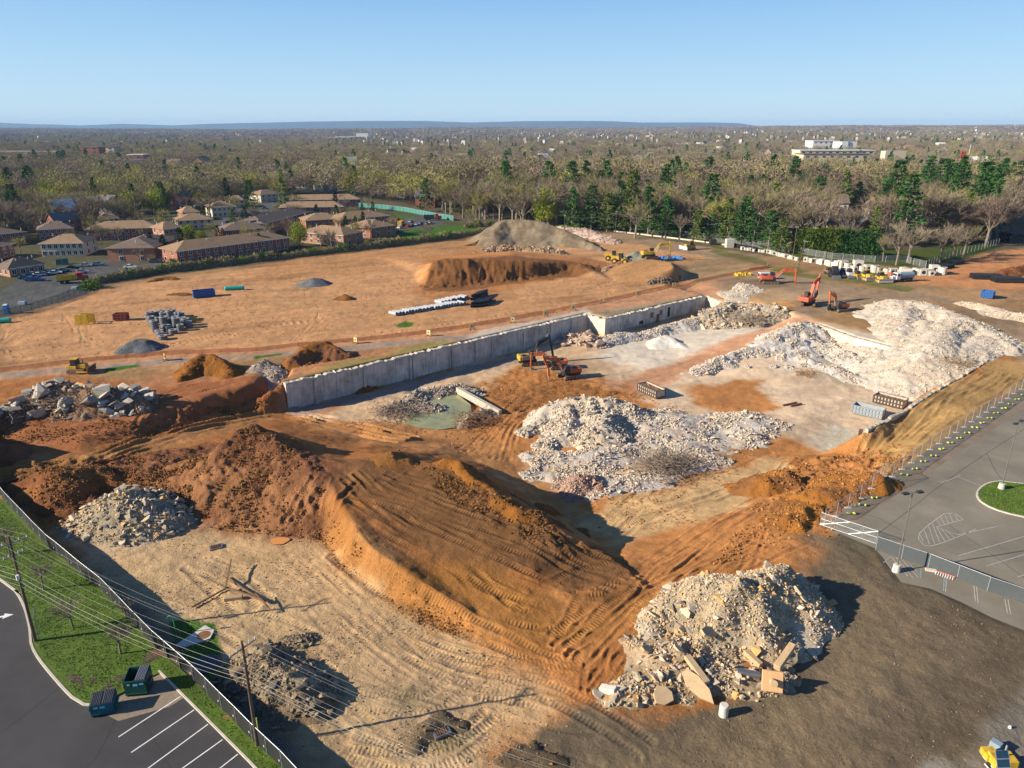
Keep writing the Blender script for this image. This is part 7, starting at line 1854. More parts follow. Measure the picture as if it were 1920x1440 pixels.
# ---------------------------------------------------------------- cars
CARM = {}
def car_meshes():
    b = MB().prism([(-2.2, .35), (2.2, .35), (2.25, .75), (1.2, .95), (.55, 1.0), (-1.7, 1.0), (-2.2, .9)], -.88, .88)
    c = MB().prism([(-1.6, .98), (.75, .98), (.15, 1.42), (-1.05, 1.45)], -.76, .76)
    rf = MB().prism([(-1.0, 1.43), (.12, 1.41), (.1, 1.47), (-.98, 1.50)], -.72, .72)
    w = MB().cyl((0, -.1, 0), (0, .1, 0), .33, n=12)
    return b.mesh('body', M['white']), c.mesh('windows', M['glass']), rf.mesh('roof', M['white']), w.mesh('wheel', M['rubber'])
CB, CC_, CR, CW = car_meshes()
CAR_COL = {'white': M['white'], 'silver': mat('silver_car_paint', (.42,.43,.45), .35, .4), 'black': mat('black_car_paint', (.02,.02,.022), .25), 'blue': mat('blue_car_paint', (.02,.06,.20), .3), 'red': mat('red_car_paint', (.42,.02,.02), .3), 'teal': mat('teal_car_paint', (.04,.16,.19), .3), 'grey': mat('grey_car_paint', (.14,.15,.16), .35)}
def car(px, rz, colr, where, group, xyz=None):
    t = thing('parked_car', '%s car parked %s' % (colr, where), 'car', G(*px) if xyz is None else xyz, rz, group)
    t.location.z = .03
    for nm, me_ in (('body', CB), ('window_band', CC_), ('roof', CR)):
        ob = new_obj(nm, me_, t)
        if nm != 'window_band':
            ob.material_slots[0].link = 'OBJECT'; ob.material_slots[0].material = CAR_COL[colr]
    for x in (-1.35, 1.35):
        for y in (-.82, .82): new_obj('wheel', CW, t, (x, y, .33))
    return t
g1 = 'cars parked on the apartment street'
for i, (x, y, c, rz, w) in enumerate(((48,523,'teal',.4,'at the end of the row nearest the brick shed'),(56,520,'blue',.5,'second in the row by the brick shed'),(64,517,'silver',.5,'third in the row by the brick shed'),(74,518,'white',.5,'fourth along in front of the sunlit orange brick shed'),(84,517,'teal',.5,'in the middle of the street row'),(96,514,'blue',.5,'sixth in the street row'),(104,514,'white',.5,'seventh in the street row'),(112,511,'teal',.5,'eighth in the street row'),(121,509,'teal',.5,'ninth in the street row'),(138,504,'black',.35,'at the bend before the teal pool fence'),
                                      (60,527,'blue',.15,'on the near side of the street, alone by the lawn'),(72,527,'blue',.2,'beside the lawn strip at the kerb'),(162,500,'silver',.2,'below the big brown roofed building'),(184,498,'teal',.1,'under the trees by the big brown roofed building'),(155,512,'silver',.25,'by itself in the middle of the street'),(298,482,'silver',.3,'next to the white van on the side lane'),(305,489,'white',.2,'at the corner of the side lane'),(290,492,'grey',.2,'in the shade at the side lane corner'),(245,503,'white',.1,'at the far corner with its cover on'))):
    car((x, y), rz, c, w, g1)
g2 = 'cars in the apartment parking lot'
cc = ['white','blue','grey','silver','teal','black','silver','white','red','grey','white','silver','blue','grey','white','red','silver','red']
for i, (x, y) in enumerate(((720,425),(727,423),(733,424),(740,421),(747,422),(735,432),(742,434),(750,428),(765,426),(772,424),(781,423),(787,421),(793,420),(800,421),(805,419),(735,416),(770,417),(745,413))):
    car((x, y), 1.2 + .1 * (i % 3), cc[i], 'in the small lot, %s from the long brick block' % ordw[i], g2)
for i, (x, y) in enumerate(((525,375),(531,379),(538,374),(470,405),(480,400),(497,392),(430,418),(440,412))):
    car((x, y), .3, ['teal','silver','white','blue','teal','grey','blue','silver'][i], 'between apartment blocks, %s from the yellow green trees' % ordw[7 - i], 'cars between the apartment blocks')
g = G(752, 424); t = thing('school_bus', 'yellow school bus standing among the cars of the small lot', 'bus', g, 1.5)
bevel(MB().box((0, 0, 1.7), (7, 2.4, 2.2)).build('body', M['yellow'], t), .15, 2); MB().box((4, 0, 1.2), (1.4, 2.0, 1.1)).build('bonnet', M['yellow'], t)
for y in (-1.21, 1.21): MB().box((0, y, 2.1), (6, .03, .6)).build('window_band', M['glass'], t)
for x in (-2.2, 3.2):
    for y in (-1.1, 1.1): MB().cyl((x, y - .12, .45), (x, y + .12, .45), .45, n=10).build('wheel', M['rubber'], t)
truck('red fire engine coloured truck at the end of the small apartment lot', G(812, 413), .1, M['red'], M['darkmetal'], 1.3)
# ---------------------------------------------------------------- buildings
def apt(label, a, b, depth, h, wallm, roofm, nwin=8, rh=2.4, group='brick apartment blocks', floors=2, end_hip=True, name='apartment_block'):
    """a and b: ends of the near base edge in the photograph"""
    A_ = G(*a) if len(a) == 2 else np.array(a); B_ = G(*b) if len(b) == 2 else np.array(b)
    if A_[0] > B_[0]: A_, B_ = B_, A_
    depth *= 1.28; rh *= 1.2
    d = B_ - A_; L_ = np.hypot(*d[:2]); ang = atan2(d[1], d[0]); c = (A_ + B_) / 2; nrm = np.array([-d[1], d[0]]) / L_
    c = c[:2] + nrm * depth / 2
    t = thing(name, label, 'apartment block', (*c, 0), ang, group)
    MB().box((0, 0, h / 2), (L_, depth, h)).build('wall', wallm, t)
    e = .7; hl, hd = L_ / 2 + e, depth / 2 + e; k = min(hd, hl * .8) if end_hip else 0
    V = [(-hl, -hd, h), (hl, -hd, h), (hl, hd, h), (-hl, hd, h), (-hl + k, 0, h + rh), (hl - k, 0, h + rh), (-hl, -hd, h - .25), (hl, -hd, h - .25), (hl, hd, h - .25), (-hl, hd, h - .25)]
    rf = MB().add(V, [(0, 1, 5, 4), (1, 2, 5), (2, 3, 4, 5), (3, 0, 4), (0, 6, 7, 1), (1, 7, 8, 2), (2, 8, 9, 3), (3, 9, 6, 0), (9, 8, 7, 6)])
    rf.build('roof', roofm, t)
    MB().box((0, -hd - .03, h - .12), (2 * hl, .06, .22)).build('gutter', M['siding'], t)
    for q in range(5): new_obj('roof_vent', VENT, t, (-L_ * .4 + q * L_ * .2 + (q * 7 % 3) * .6, (-1) ** q * 1.6, h + rh * .72))
    wm = WINM['w']
    for fl in range(floors):
        z = h * (fl + .5) / floors + .1
        for i in range(nwin):
            x = -L_ / 2 + L_ * (i + .5) / nwin
            new_obj('window', wm, t, (x, -depth / 2 - .02, z))
        for y in (-depth * .22, depth * .22):
            for s in (-1, 1):
                w = new_obj('window', wm, t, (s * (L_ / 2 + .02), y, z)); w.rotation_euler = (0, 0, pi / 2 if s > 0 else -pi / 2)
    return t
WINM = {}
VENT = MB().cyl((0, 0, -.3), (0, 0, .7), .22, n=6).mesh('roof_vent', M['galv'])
wmb = MB(); wmb.box((0, -.02, 0), (1.7, .08, 1.9)); wmb.box((-.38, -.07, 0), (.62, .04, 1.6), mi=1); wmb.box((.38, -.07, 0), (.62, .04, 1.6), mi=1)
WINM['w'] = wmb.mesh('window', [M['siding'], M['glass']])
AP = [
 ((335,497),(543,468),11,5.4,'brick','roof',14,'longest low apartment block right behind the hedge of the field'),
 ((205,492),(258,470),14,5.6,'brick_lit','roofdark',4,'apartment block with sunlit orange end wall at the bend of the street'),
 ((80,482),(160,480),12,5.6,'cream','roof',7,'cream fronted apartment block behind the teal pool fence'),
 ((165,452),(300,447),12,5.4,'brick','roof',10,'long apartment block in the second row behind the pool'),
 ((75,452),(140,448),12,5.4,'brick','roofdark',6,'dark roofed block at the edge of the woods behind the pool'),
 ((-60,500),(30,480),16,5.4,'brick','roofdark',7,'dark shaded block at the street end of the complex'),
 ((-80,470),(50,455),14,5.2,'brick','roofdark',8,'dark roofed block half hidden at the edge of the woods'),
 ((190,430),(225,428),10,5.4,'siding','roof',4,'small white sided block under the big budding tree'),
 ((310,452),(345,448),10,5.6,'brick_lit','roof',4,'two storey block beside the two yellow green trees'),
 ((335,432),(400,428),11,5.0,'cream','roof',5,'flat brown roofed block behind the yellow green trees'),
 ((400,408),(445,405),12,6.0,'cream','roof',5,'two storey tan block in the trees near the dark pine'),
 ((345,415),(375,413),10,5,'brick','roof',3,'small brown block near the red barn like house'),
 ((430,390),(460,389),10,5,'cream','roof',3,'small tan roofed block behind the tan two storey block'),
 ((490,380),(530,376),11,5.6,'cream','roof',4,'tan block beside the tall poplar tree'),
 ((495,440),(580,415),12,5.6,'brick_lit','roofdark',8,'slanting brick block with dark roof in the middle of the complex'),
 ((420,452),(500,446),11,5.0,'brick','roofdark',6,'dark roofed block behind the long hedge block'),
 ((545,390),(675,388),11,5.4,'brick','roof',12,'long pale windowed block farthest from the field'),
 ((525,405),(645,403),10,5.2,'brick','roof',9,'long block with brown roof in front of the farthest one'),
 ((575,432),(640,428),11,5.2,'brick','roof',5,'block with chimney behind the budding bushes'),
 ((640,432),(730,423),12,5.6,'brick','roof',8,'long brick block along the small parking lot'),
 ((565,455),(645,462),11,5.0,'brick_lit','roof',6,'low brown roofed block behind the bright yellow tree'),
 ((655,440),(695,447),12,5.0,'brick_lit','roof',4,'square brick block by the fence of the small parking lot'),
 ((697,447),(733,440),12,5.0,'brick','roof',3,'shaded end block next to the grass by the field fence'),
 ((20,520),(85,510),7,3.2,'brick_lit','roofdark',4,'low sunlit orange brick shed with three gables on the street'),
]
for a, b, dp, h, wm_, rm_, nw, lab in AP:
    apt(lab, a, b, dp, h, M[wm_], M[rm_], nw, floors=1 if h < 4 else 2)
g = G(112, 491); fence('board_fence', 'teal pool fence in front of the cream apartment block', [G(*p) for p in ((105,497),(129,494))], 3, 2.2, M['screen_teal'], M['white'], pr=.05, kind_panel='screen_panel')

def house_set():
    out = []
    for k, (L_, W_, h, rh) in enumerate(((12, 8, 5.2, 3.2), (10, 9, 5.6, 3.6), (15, 8, 4.0, 2.6), (9, 8, 6, 3.4))):
        w = MB().box((0, 0, h / 2), (L_, W_, h)); w.add([(-L_ / 2, -W_ / 2, h), (-L_ / 2, W_ / 2, h), (-L_ / 2, 0, h + rh), (L_ / 2, -W_ / 2, h), (L_ / 2, W_ / 2, h), (L_ / 2, 0, h + rh)], [(0, 2, 1), (3, 4, 5)])
        for i in range(int(L_ / 3)):
            for z in ((1.5, 4.0) if h > 5 else (1.8,)):
                for s in (-1, 1): w.box((-L_ / 2 + 1.5 + 3 * i, s * (W_ / 2 + .02), z), (1.0, .06, 1.3), mi=1)
        e = .5; sl = rh / (W_ / 2)
        r = MB()
        for s in (-1, 1):
            r.add([(-L_ / 2 - e, s * (W_ / 2 + e), h - e * sl), (L_ / 2 + e, s * (W_ / 2 + e), h - e * sl), (L_ / 2 + e, 0, h + rh + .02), (-L_ / 2 - e, 0, h + rh + .02),
                   (-L_ / 2 - e, s * (W_ / 2 + e), h - e * sl + .2), (L_ / 2 + e, s * (W_ / 2 + e), h - e * sl + .2), (L_ / 2 + e, 0, h + rh + .25), (-L_ / 2 - e, 0, h + rh + .25)],
                  [(0, 3, 2, 1), (4, 5, 6, 7), (0, 1, 5, 4), (2, 3, 7, 6), (1, 2, 6, 5), (3, 0, 4, 7)])
        out.append((w, r, h, rh))
    return out
HS_ = house_set()
HMESH = {}
def house(label, xyz, rz, k, wm, rm, s=1.0, group='houses among the trees', parts=True):
    key = (k, wm, rm)
    if key not in HMESH:
        w, r, h, rh = HS_[k]; HMESH[key] = (w.mesh('wall', [M[wm], M['glass']]), r.mesh('roof', M[rm]), h, rh)
    w, r, h, rh = HMESH[key]
    t = thing('house', label, 'house', xyz, rz, group)
    new_obj('wall', w, t); new_obj('roof', r, t)
    if parts: new_obj('chimney', CHIM, t, (1.5, .8, h + rh * .6))
    t.scale = (s,) * 3
    return t
CHIM = MB().box((0, 0, .6), (.8, .8, 2.2)).mesh('chimney', M['brick'])
# ---------------------------------------------------------------- trees
def leafmat(name, color, var=.3, trans=0.25, objr=.25):
    m = mat(name, color, rough=.85, var=var, scale=.35, objrand=objr, spec=.1)
    return m
TM = {'bark': mat('grey_bark', (.20, .165, .125), .95, var=.25, scale=1.0), 'barkpale': mat('pale_bark', (.42, .38, .32), .9, var=.2),
      'twig': leafmat('bare_twigs', (.235, .185, .135)), 'twig2': leafmat('bare_reddish_twigs', (.175, .122, .096)), 'bud': leafmat('budding_twigs', (.30, .28, .07)),
      'olive': leafmat('olive_twigs', (.235, .205, .10)), 'lime': leafmat('fresh_yellow_green_leaves', (.26, .30, .03)), 'pine': leafmat('pine_needles', (.040, .105, .022)),
      'pine2': leafmat('dark_spruce_needles', (.022, .05, .022)), 'cedar': leafmat('yellow_green_needles', (.10, .15, .022)), 'pale': leafmat('pale_branches', (.40, .37, .32)), 'blossom': leafmat('pale_blossom', (.48, .42, .42)),
      'green': leafmat('fresh_green_leaves', (.10, .17, .03))}
def slivers(centers, dirs, lens, wid, r):
    n = len(centers)
    side = np.cross(dirs, r.normal(size=(n, 3))); side /= np.linalg.norm(side, axis=1)[:, None] + 1e-9
    V = np.zeros((n, 3, 3)); V[:, 0] = centers - side * wid[:, None] / 2; V[:, 1] = centers + side * wid[:, None] / 2; V[:, 2] = centers + dirs * lens[:, None]
    return V
def tree_mesh(kind, seed, h=16.0, dens=1.0):
    """returns (trunk builder, crown vertices as n x 3 x 3)"""
    r = np.random.default_rng(seed); mb = MB(); out = []
    if kind == 'bare':
        cw = h * r.uniform(.26, .36); cz = h * .62; chh = h * .40
        lean = r.normal(0, .03, 2) * h
        mb.cyl((0, 0, -.5), (lean[0] * .4, lean[1] * .4, h * .33), h * .022, h * .015, n=6, cap=False)
        f0 = np.array([lean[0] * .4, lean[1] * .4, h * .33])
        tips = []
        for i in range(9):
            a = i * 2.4 + r.uniform(-.4, .4); el = r.uniform(.65, 1.35); L1 = h * r.uniform(.22, .34)
            d = np.array([cos(a) * cos(el), sin(a) * cos(el), sin(el)]); s0 = f0 * r.uniform(.72, 1.0); e = s0 + d * L1
            mb.cyl(s0, e, h * .010, h * .005, n=4, cap=False)
            for j in range(5):
                d2 = d + r.normal(0, .42, 3); d2[2] = abs(d2[2]) * .9 + .1; d2 /= np.linalg.norm(d2); L2 = h * r.uniform(.12, .24); s1 = s0 + (e - s0) * r.uniform(.5, 1); e2 = s1 + d2 * L2
                mb.cyl(s1, e2, h * .0045, h * .002, n=3, cap=False); tips.append((s1, e2, d2))
        n = int(34 * dens)
        for s1, e2, d2 in tips:
            t = r.random(n); c = s1 + (e2 - s1) * (t[:, None] * .9 + .15); d = d2 + r.normal(0, .62, (n, 3)); d[:, 2] += .25; d /= np.linalg.norm(d, axis=1)[:, None]
            out.append(slivers(c, d, h * r.uniform(.045, .12, n), h * r.uniform(.0022, .0048, n) / dens ** .5, r))
    elif kind in ('round',):
        cz = h * .55; n = int(3800 * dens); p = r.normal(size=(n, 3)); p /= np.linalg.norm(p, axis=1)[:, None]; rad = r.random(n) ** .45
        nz_ = 1 + .28 * vnoise(p[:, 0] * 2.5 + seed, p[:, 1] * 2.5 + p[:, 2] * 2.5, seed % 8)
        c = p * rad[:, None] * nz_[:, None] * [h * .36, h * .36, h * .42] + [0, 0, cz]
        out.append(slivers(c, p * .6 + r.normal(0, .6, (n, 3)), np.full(n, h * .032), np.full(n, h * .03), r))
        mb.cyl((0, 0, -.5), (0, 0, h * .5), h * .025, h * .012, n=6, cap=False)
        for i in range(6):
            a = i * 1.05; mb.cyl((0, 0, h * .2), (cos(a) * h * .2, sin(a) * h * .2, h * .6), h * .012, h * .004, n=4, cap=False)
    elif kind == 'pine':
        mb.cyl((0, 0, -.5), (0, 0, h * .97), h * .018, h * .003, n=6, cap=False)
        lv = int(15); 
        for k in range(lv):
            f = .12 + .86 * k / (lv - 1); z = h * f; R = h * (.24 * (1 - f) ** .75 + .025) * r.uniform(.75, 1.2); nb = 7
            for b in range(nb):
                a = r.uniform(0, 6.28); L_ = R * r.uniform(.65, 1.15); d = np.array([cos(a), sin(a), r.uniform(-.12, .22)]); e = np.array([0, 0, z]) + d * L_
                mb.cyl((0, 0, z), e, h * .004, h * .0015, n=3, cap=False)
                n = int(15 * dens) ; t = r.uniform(.25, 1.05, n) ; c = np.array([0, 0, z]) + d * L_ * t[:, None] + r.normal(0, h * .012, (n, 3)) + [0, 0, -.0]
                dd = np.tile([d[0], d[1], .05], (n, 1)) + r.normal(0, .55, (n, 3)); dd /= np.linalg.norm(dd, axis=1)[:, None]
                out.append(slivers(c, dd, h * r.uniform(.03, .06, n), h * r.uniform(.018, .034, n), r))
    elif kind == 'column':
        n = int(1400 * dens); z = r.random(n) ** .9; a = r.uniform(0, 6.28, n); R = h * .16 * np.sin(np.clip((1 - z) * 1.9 + .15, 0, pi / 2)) * (1 + .25 * vnoise(a * 2, z * 9 + seed, seed % 8)) * r.uniform(.75, 1.08, n)
        c = np.stack([np.cos(a) * R, np.sin(a) * R, z * h * .95], 1); d = np.stack([np.cos(a) * .5, np.sin(a) * .5, np.full(n, .8)], 1) + r.normal(0, .3, (n, 3))
        out.append(slivers(c, d, np.full(n, h * .07), np.full(n, h * .045), r)); mb.cyl((0, 0, -.3), (0, 0, h * .9), h * .02, h * .004, n=5, cap=False)
    elif kind == 'shrub':
        n = int(520 * dens); p = r.normal(size=(n, 3)); p /= np.linalg.norm(p, axis=1)[:, None]; p[:, 2] = np.abs(p[:, 2])
        c = p * (r.random(n) ** .5)[:, None] * [h * .62, h * .62, h * .85]
        out.append(slivers(c, p + r.normal(0, .5, (n, 3)), np.full(n, h * .16), np.full(n, h * .085), r)); mb.cyl((0, 0, -.2), (0, 0, h * .6), h * .03, h * .01, n=4, cap=False)
    return mb, np.concatenate(out)
TV = {}
def variants(key, kind, cm, bm_, n, h=16.0, dens=1.0):
    L = []
    for i in range(n):
        mb, V = tree_mesh(kind, 100 + i + abs(sum(map(ord, key))) * 7, h, dens)
        cr = mesh_np('crown', V.reshape(-1, 3), np.arange(len(V) * 3).reshape(-1, 3), [TM[cm]])
        L.append((mb.mesh('trunk', TM[bm_]), cr))
    TV[key] = (L, h)
variants('bare', 'bare', 'twig', 'bark', 5); variants('barered', 'bare', 'twig2', 'bark', 3); variants('olive', 'bare', 'olive', 'bark', 4, dens=1.3); variants('bud', 'bare', 'bud', 'bark', 3, dens=1.6)
variants('lime', 'round', 'lime', 'bark', 2, 10); variants('green', 'round', 'green', 'bark', 2, 10); variants('pine', 'pine', 'pine', 'bark', 4, 20); variants('spruce', 'pine', 'pine2', 'bark', 2, 16); variants('cedar', 'pine', 'cedar', 'bark', 3, 16)
variants('hedge', 'column', 'cedar', 'bark', 3, 12); variants('hedgedark', 'column', 'pine', 'bark', 2, 12); variants('sycamore', 'bare', 'pale', 'barkpale', 1, 22, .8); variants('shrub', 'shrub', 'olive', 'bark', 3, 3); variants('shrubgreen', 'shrub', 'green', 'bark', 2, 3)
variants('blossom', 'round', 'blossom', 'bark', 1, 8, .7); variants('sapling', 'bare', 'twig', 'bark', 3, 5, .8)
tr_ = np.random.default_rng(77)
NT = {'n': 0}
def tree(key, xyz, h, label, group=None, name='tree', cat='tree', wide=1.0):
    L, h0 = TV[key]; a, b = L[int(tr_.integers(0, len(L)))]
    t = thing(name, label, cat, xyz, tr_.uniform(0, 6.28), group); s = h / h0
    new_obj('trunk', a, t); new_obj('crown', b, t)
    t.scale = (s * wide, s * wide, s); NT['n'] += 1; t.name = name if name != 'tree' else {'bare':'bare_tree','barered':'reddish_bare_tree','olive':'leafless_tree','bud':'budding_tree','lime':'yellow_green_tree','green':'leafy_tree','pine':'pine_tree','spruce':'spruce_tree','cedar':'conifer_tree','sycamore':'sycamore_tree','blossom':'blossom_tree'}.get(key, name)
    return t
def treepx(key, px, by, ty, label, group=None, wide=1.0, **k):
    g = G(px, by); g = np.array([g[0], g[1], 0]); return tree(key, g, max(2, hpx(g, ty)), label, group, wide=wide, **k)
# small bare trees on the near lawn
for i, ((x, y), h, lab) in enumerate((((138,1178),5.2,'small bare tree standing between the kerb pole and the black screen fence'),((226,1226),5.0,'small bare tree nearest the green dumpster'),((81,1106),5.0,'small bare tree just behind the kerbside utility pole'),((20,1040),5.0,'small bare tree by the picture edge on the upper lawn'),((236,1160),3.2,'low dry bush leaning on the black screen fence'))):
    g = G(x, y, .11); tree('sapling', g, h, lab, 'small trees on the near lawn', name='young_tree')
# named trees
for key, px, by, ty, lab, w in [
 ('lime',1020,428,352,'bright yellow green tree beside the head of the pale rubble strip',.9),
 ('pine',1072,432,352,'dark green pine first in the row behind the back fence',1.25),('pine',1108,432,348,'dark green pine second in the row behind the back fence',1.25),('cedar',1138,434,362,'yellowish pine third in the row behind the back fence',1.2),
 ('pine',1160,434,340,'tall dark pine fourth in the row behind the back fence',1.25),('cedar',1182,437,322,'tallest yellowish pine rising above the row',1.0),('olive',1190,447,356,'bare spreading tree standing in front of the pines',1.2),
 ('pine',1215,440,350,'dark pine to the side of the bare spreading tree',1.3),('pine',1248,444,372,'low broad pine behind the back fence middle',1.4),('bare',1275,448,385,'bare tree between the two pine groups',1.0),
 ('sycamore',1262,400,325,'pale white limbed sycamore above the pine row',1.1),
 ('cedar',1305,452,395,'yellow green conifer above the back fence poles',1.2),('pine',1340,452,386,'dark conifer at the second pine group',1.3),('cedar',1362,455,372,'tall yellow green conifer in the second pine group',1.1),('pine',1388,458,380,'dark conifer behind the pale straight pole',1.2),('pine',1412,462,400,'low dark conifer at the end of the second pine group',1.4),
 ('pine',1440,470,395,'dark green conifer next to the clipped hedge',1.4),('cedar',1462,474,410,'yellowish conifer at the hedge end',1.3),
 ('bare',1585,470,395,'bare tree in front of the brick bungalow',1.2),('bare',1530,440,375,'bare tree above the clipped hedge',1.2),
 ('bare',1680,497,402,'tall bare tree rooted at the pale fence corner',1.1),('bare',1702,492,388,'wide bare tree over the fence corner',1.3),('olive',1655,490,425,'slim bare tree at the hedge end',.9),
 ('pine',1672,412,342,'big dark pine with layered limbs above the bungalow',1.3),('pine',1690,425,372,'lower dark pine beside the big layered pine',1.2),
 ('pine',1790,440,368,'broad dark pine above the leaning trees',1.6),('pine',1762,435,380,'dark pine next to the broad one',1.4),('pine',1830,445,400,'low dark pine among the leaning trees',1.4),
 ('bare',1762,492,400,'leaning bare tree on the slope by the dug field',1.2),('bare',1785,486,392,'second leaning bare tree on the slope by the dug field',1.1),('olive',1805,482,400,'third leaning bare tree on the slope by the dug field',1.1),
 ('barered',1850,458,335,'large round bare tree at the end of the climbing fence',1.35),('barered',1885,450,350,'large grey bare tree over the red track',1.2),('olive',1822,450,350,'tall olive tree behind the leaning trees',1.0),
 ('lime',356,455,418,'larger of the two vivid yellow green trees among the apartment blocks',1.15),('lime',378,457,431,'smaller of the two vivid yellow green trees among the apartment blocks',1.1),('lime',562,462,415,'vivid yellow green tree by the pale apartment end near the hedge',1.0),
 ('spruce',286,480,433,'dark spruce at the side lane beside the street',1.1),('spruce',310,482,440,'dark spruce next to the long hedge block',1.3),('spruce',420,455,428,'small dark spruce behind the long hedge block',1.2),
 ('spruce',411,455,424,'dark conifer between the yellow tree and the dark roof',1.1),('cedar',440,440,392,'yellow green conifer standing alone by the apartment lot',1.0),('pine',472,400,338,'tall dark pine rising over the apartment complex',1.1),
 ('pine',302,388,340,'round dark evergreen at the edge of the grey woods',1.4),('bud',524,385,308,'tall yellowish poplar beside the dark pine',.7),('cedar',533,395,318,'greenish poplar companion beside the yellowish one',.6),
 ('bare',262,492,455,'bushy bare tree in front of the sunlit orange walled block',1.5),('barered',235,425,378,'big pinkish budding tree at the edge of the complex',1.5),('olive',268,430,385,'big olive tree next to the pinkish one',1.4),
 ('bare',355,400,355,'bare tree in front of the red house',1.3),('bare',395,408,350,'large bare tree in the middle of the complex',1.4),('bare',622,470,415,'bare tree by the bright yellow tree',1.0),
 ('spruce',650,440,405,'dark conifer in front of the long brick block',1.0),('spruce',668,440,405,'second dark conifer in front of the long brick block',.9),('bud',395,445,408,'pale budding tree behind the yellow green pair',1.0),
 ('bare',805,452,405,'bare tree standing alone on the grass by the field fence',.9),('bare',790,450,420,'small bare tree on the grass by the field fence',.9),('bud',880,425,378,'tall thin yellow green tree next to the spoil bank',.9),
 ('blossom',200,412,385,'white blossoming tree at the wood edge',1.0),('blossom',335,392,366,'pale blossoming tree before the red house',1.0)]:
    treepx(key, px, by, ty, lab, None, w)
for i in range(17):
    f = i / 16; x = 1495 + 145 * f; by = 474 + 13 * f; ty = 427 + 7 * f + tr_.uniform(-4, 4)
    treepx('hedge' if i < 9 else 'hedgedark', x, by, ty, 'clipped conifer column in the evergreen hedge, %s from the leaning pole' % ordw[i], 'columns of the evergreen hedge', 1.5, name='hedge_conifer')
BLD = [(o.location.x, o.location.y, o.children[0].dimensions.x / 2 + 2, o.children[0].dimensions.y / 2 + 2, o.rotation_euler.z) for o in scene.objects if o.name.startswith('apartment_block')]
CPX = poly((-100,520),(-100,455),(200,425),(480,378),(680,384),(760,420),(735,448),(480,485),(260,490),(190,480),(60,490)); RD = [z_[1] for z_ in ZN[-4:]]
k_ = 0
for _ in range(900):
    if k_ >= 85: break
    x = tr_.uniform(CPX[:, 0].min(), CPX[:, 0].max()); y = tr_.uniform(CPX[:, 1].min(), CPX[:, 1].max()); X1, Y1 = np.array([x]), np.array([y])
    if insdist(CPX, X1, Y1)[0] < 2 or any(insdist(q, X1, Y1)[0] > -2 for q in RD): continue
    if any(abs((x - a) * cos(r) + (y - b) * sin(r)) < w and abs(-(x - a) * sin(r) + (y - b) * cos(r)) < d_ for a, b, w, d_, r in BLD): continue
    k_ += 1; k = ['bare', 'olive', 'barered', 'bud', 'bare', 'spruce', 'olive'][int(tr_.integers(0, 7))]
    dn_ = {'bare': 'bare grey', 'olive': 'olive tinged', 'barered': 'reddish bare', 'bud': 'yellow budding', 'spruce': 'dark spruce'}[k]
    tree(k, (x, y, 0), tr_.uniform(7, 13), '%s tree between the apartment blocks, %s' % (dn_, 'near the street end' if x < -.4 * y else ('in the middle of the complex' if x < -.25 * y else 'towards the small parking lot')), 'trees between the apartment blocks', wide=1.2)
# shrubs along the apartment fence
for i in range(62):
    f = i / 61; fx = 185 + 715 * f
    by = np.interp(fx, [180, 300, 480, 650, 800, 905], [531, 511, 490, 471, 453, 437])
    g = G(fx, by); k = ['shrub', 'shrub', 'shrubgreen', 'shrub'][int(tr_.integers(0, 4))]
    seg = 'by the street corner' if fx < 300 else ('behind the long low block' if fx < 560 else ('behind the yellow tree' if fx < 740 else 'along the grass by the small lot'))
    tree(k, g, tr_.uniform(2.6, 4.6), 'scrubby %s bush in the fence hedge %s' % ('green' if k == 'shrubgreen' else 'olive', seg), 'bushes along the apartment fence', name='bush', cat='bush')
treepx('shrubgreen', 170, 541, 520, 'large yellow green bush at the street corner of the field', None, 1.5, name='bush', cat='bush')
treepx('shrubgreen', 325, 498, 482, 'round clipped green bush beside the long low block', None, 1, name='bush', cat='bush')

# --- woods: every tree one can tell apart is a thing, the rest one mass
def P0poly(*p): return poly(*p)
EXC = [poly((-700,560),(-300,470),(0,452),(60,445),(160,436),(260,412),(330,394),(480,366),(600,366),(665,377),(740,387),(850,408),(1000,432),(1060,426),(1300,446),(1440,472),(1500,474),(1640,488),(1740,503),(1800,480),(1870,458),(1900,440),(1960,380),(2050,380),(2600,520),(3000,900),(-1500,1200)),
       poly((1880,500),(1870,440),(1893,405),(1930,380),(2000,385),(2000,520))]
ROADP = [poly((1500,302),(1700,312),(1920,360),(1990,372),(1990,380),(1900,366),(1690,320),(1500,310))]
OPEN = [poly((1560,395),(1640,395),(1630,440),(1545,440)), poly((1660,372),(1720,372),(1720,392),(1650,392)), poly((1640,385),(1700,405),(1690,425),(1630,405))]
def blocked(x, y):
    m = np.zeros(x.shape, bool)
    for q in EXC + ROADP + OPEN: m |= insdist(q, x, y, 3.0) > 0
    return m
wr = np.random.default_rng(31)
Z0 = 0
HOUSES = []
# suburban houses
hx = []
for (px, py) in ((1590,440),(1605,432),(1700,405),(1640,415),(1672,388),(1560,425),(1320,420),(1375,410),(1425,408),(1350,400),(1500,405),(1530,395),(1565,402),(1240,400),(1300,392),(1462,392),(1722,362),(1745,395),
                 (123,432),(172,408),(208,400),(215,404),(120,413),(342,382),(150,360),(205,355),(146,337),(195,330),(260,330),(330,322),(380,318),(470,340),(440,352),(800,388),(620,360),(600,355),(565,352)):
    g = G(px, py); hx.append((g[0], g[1]))
cand = []
while len(cand) < 250:
    Y = wr.uniform(560, 2600) ; X = wr.uniform(-.78, .78) * Y
    e = 1 if X > -.25 * Y else .35
    if wr.random() > e: continue
    if blocked(np.array([X]), np.array([Y]))[0]: continue
    if any((X - a) ** 2 + (Y - b) ** 2 < 400 for a, b in hx): continue
    hx.append((X, Y)); cand.append(1)
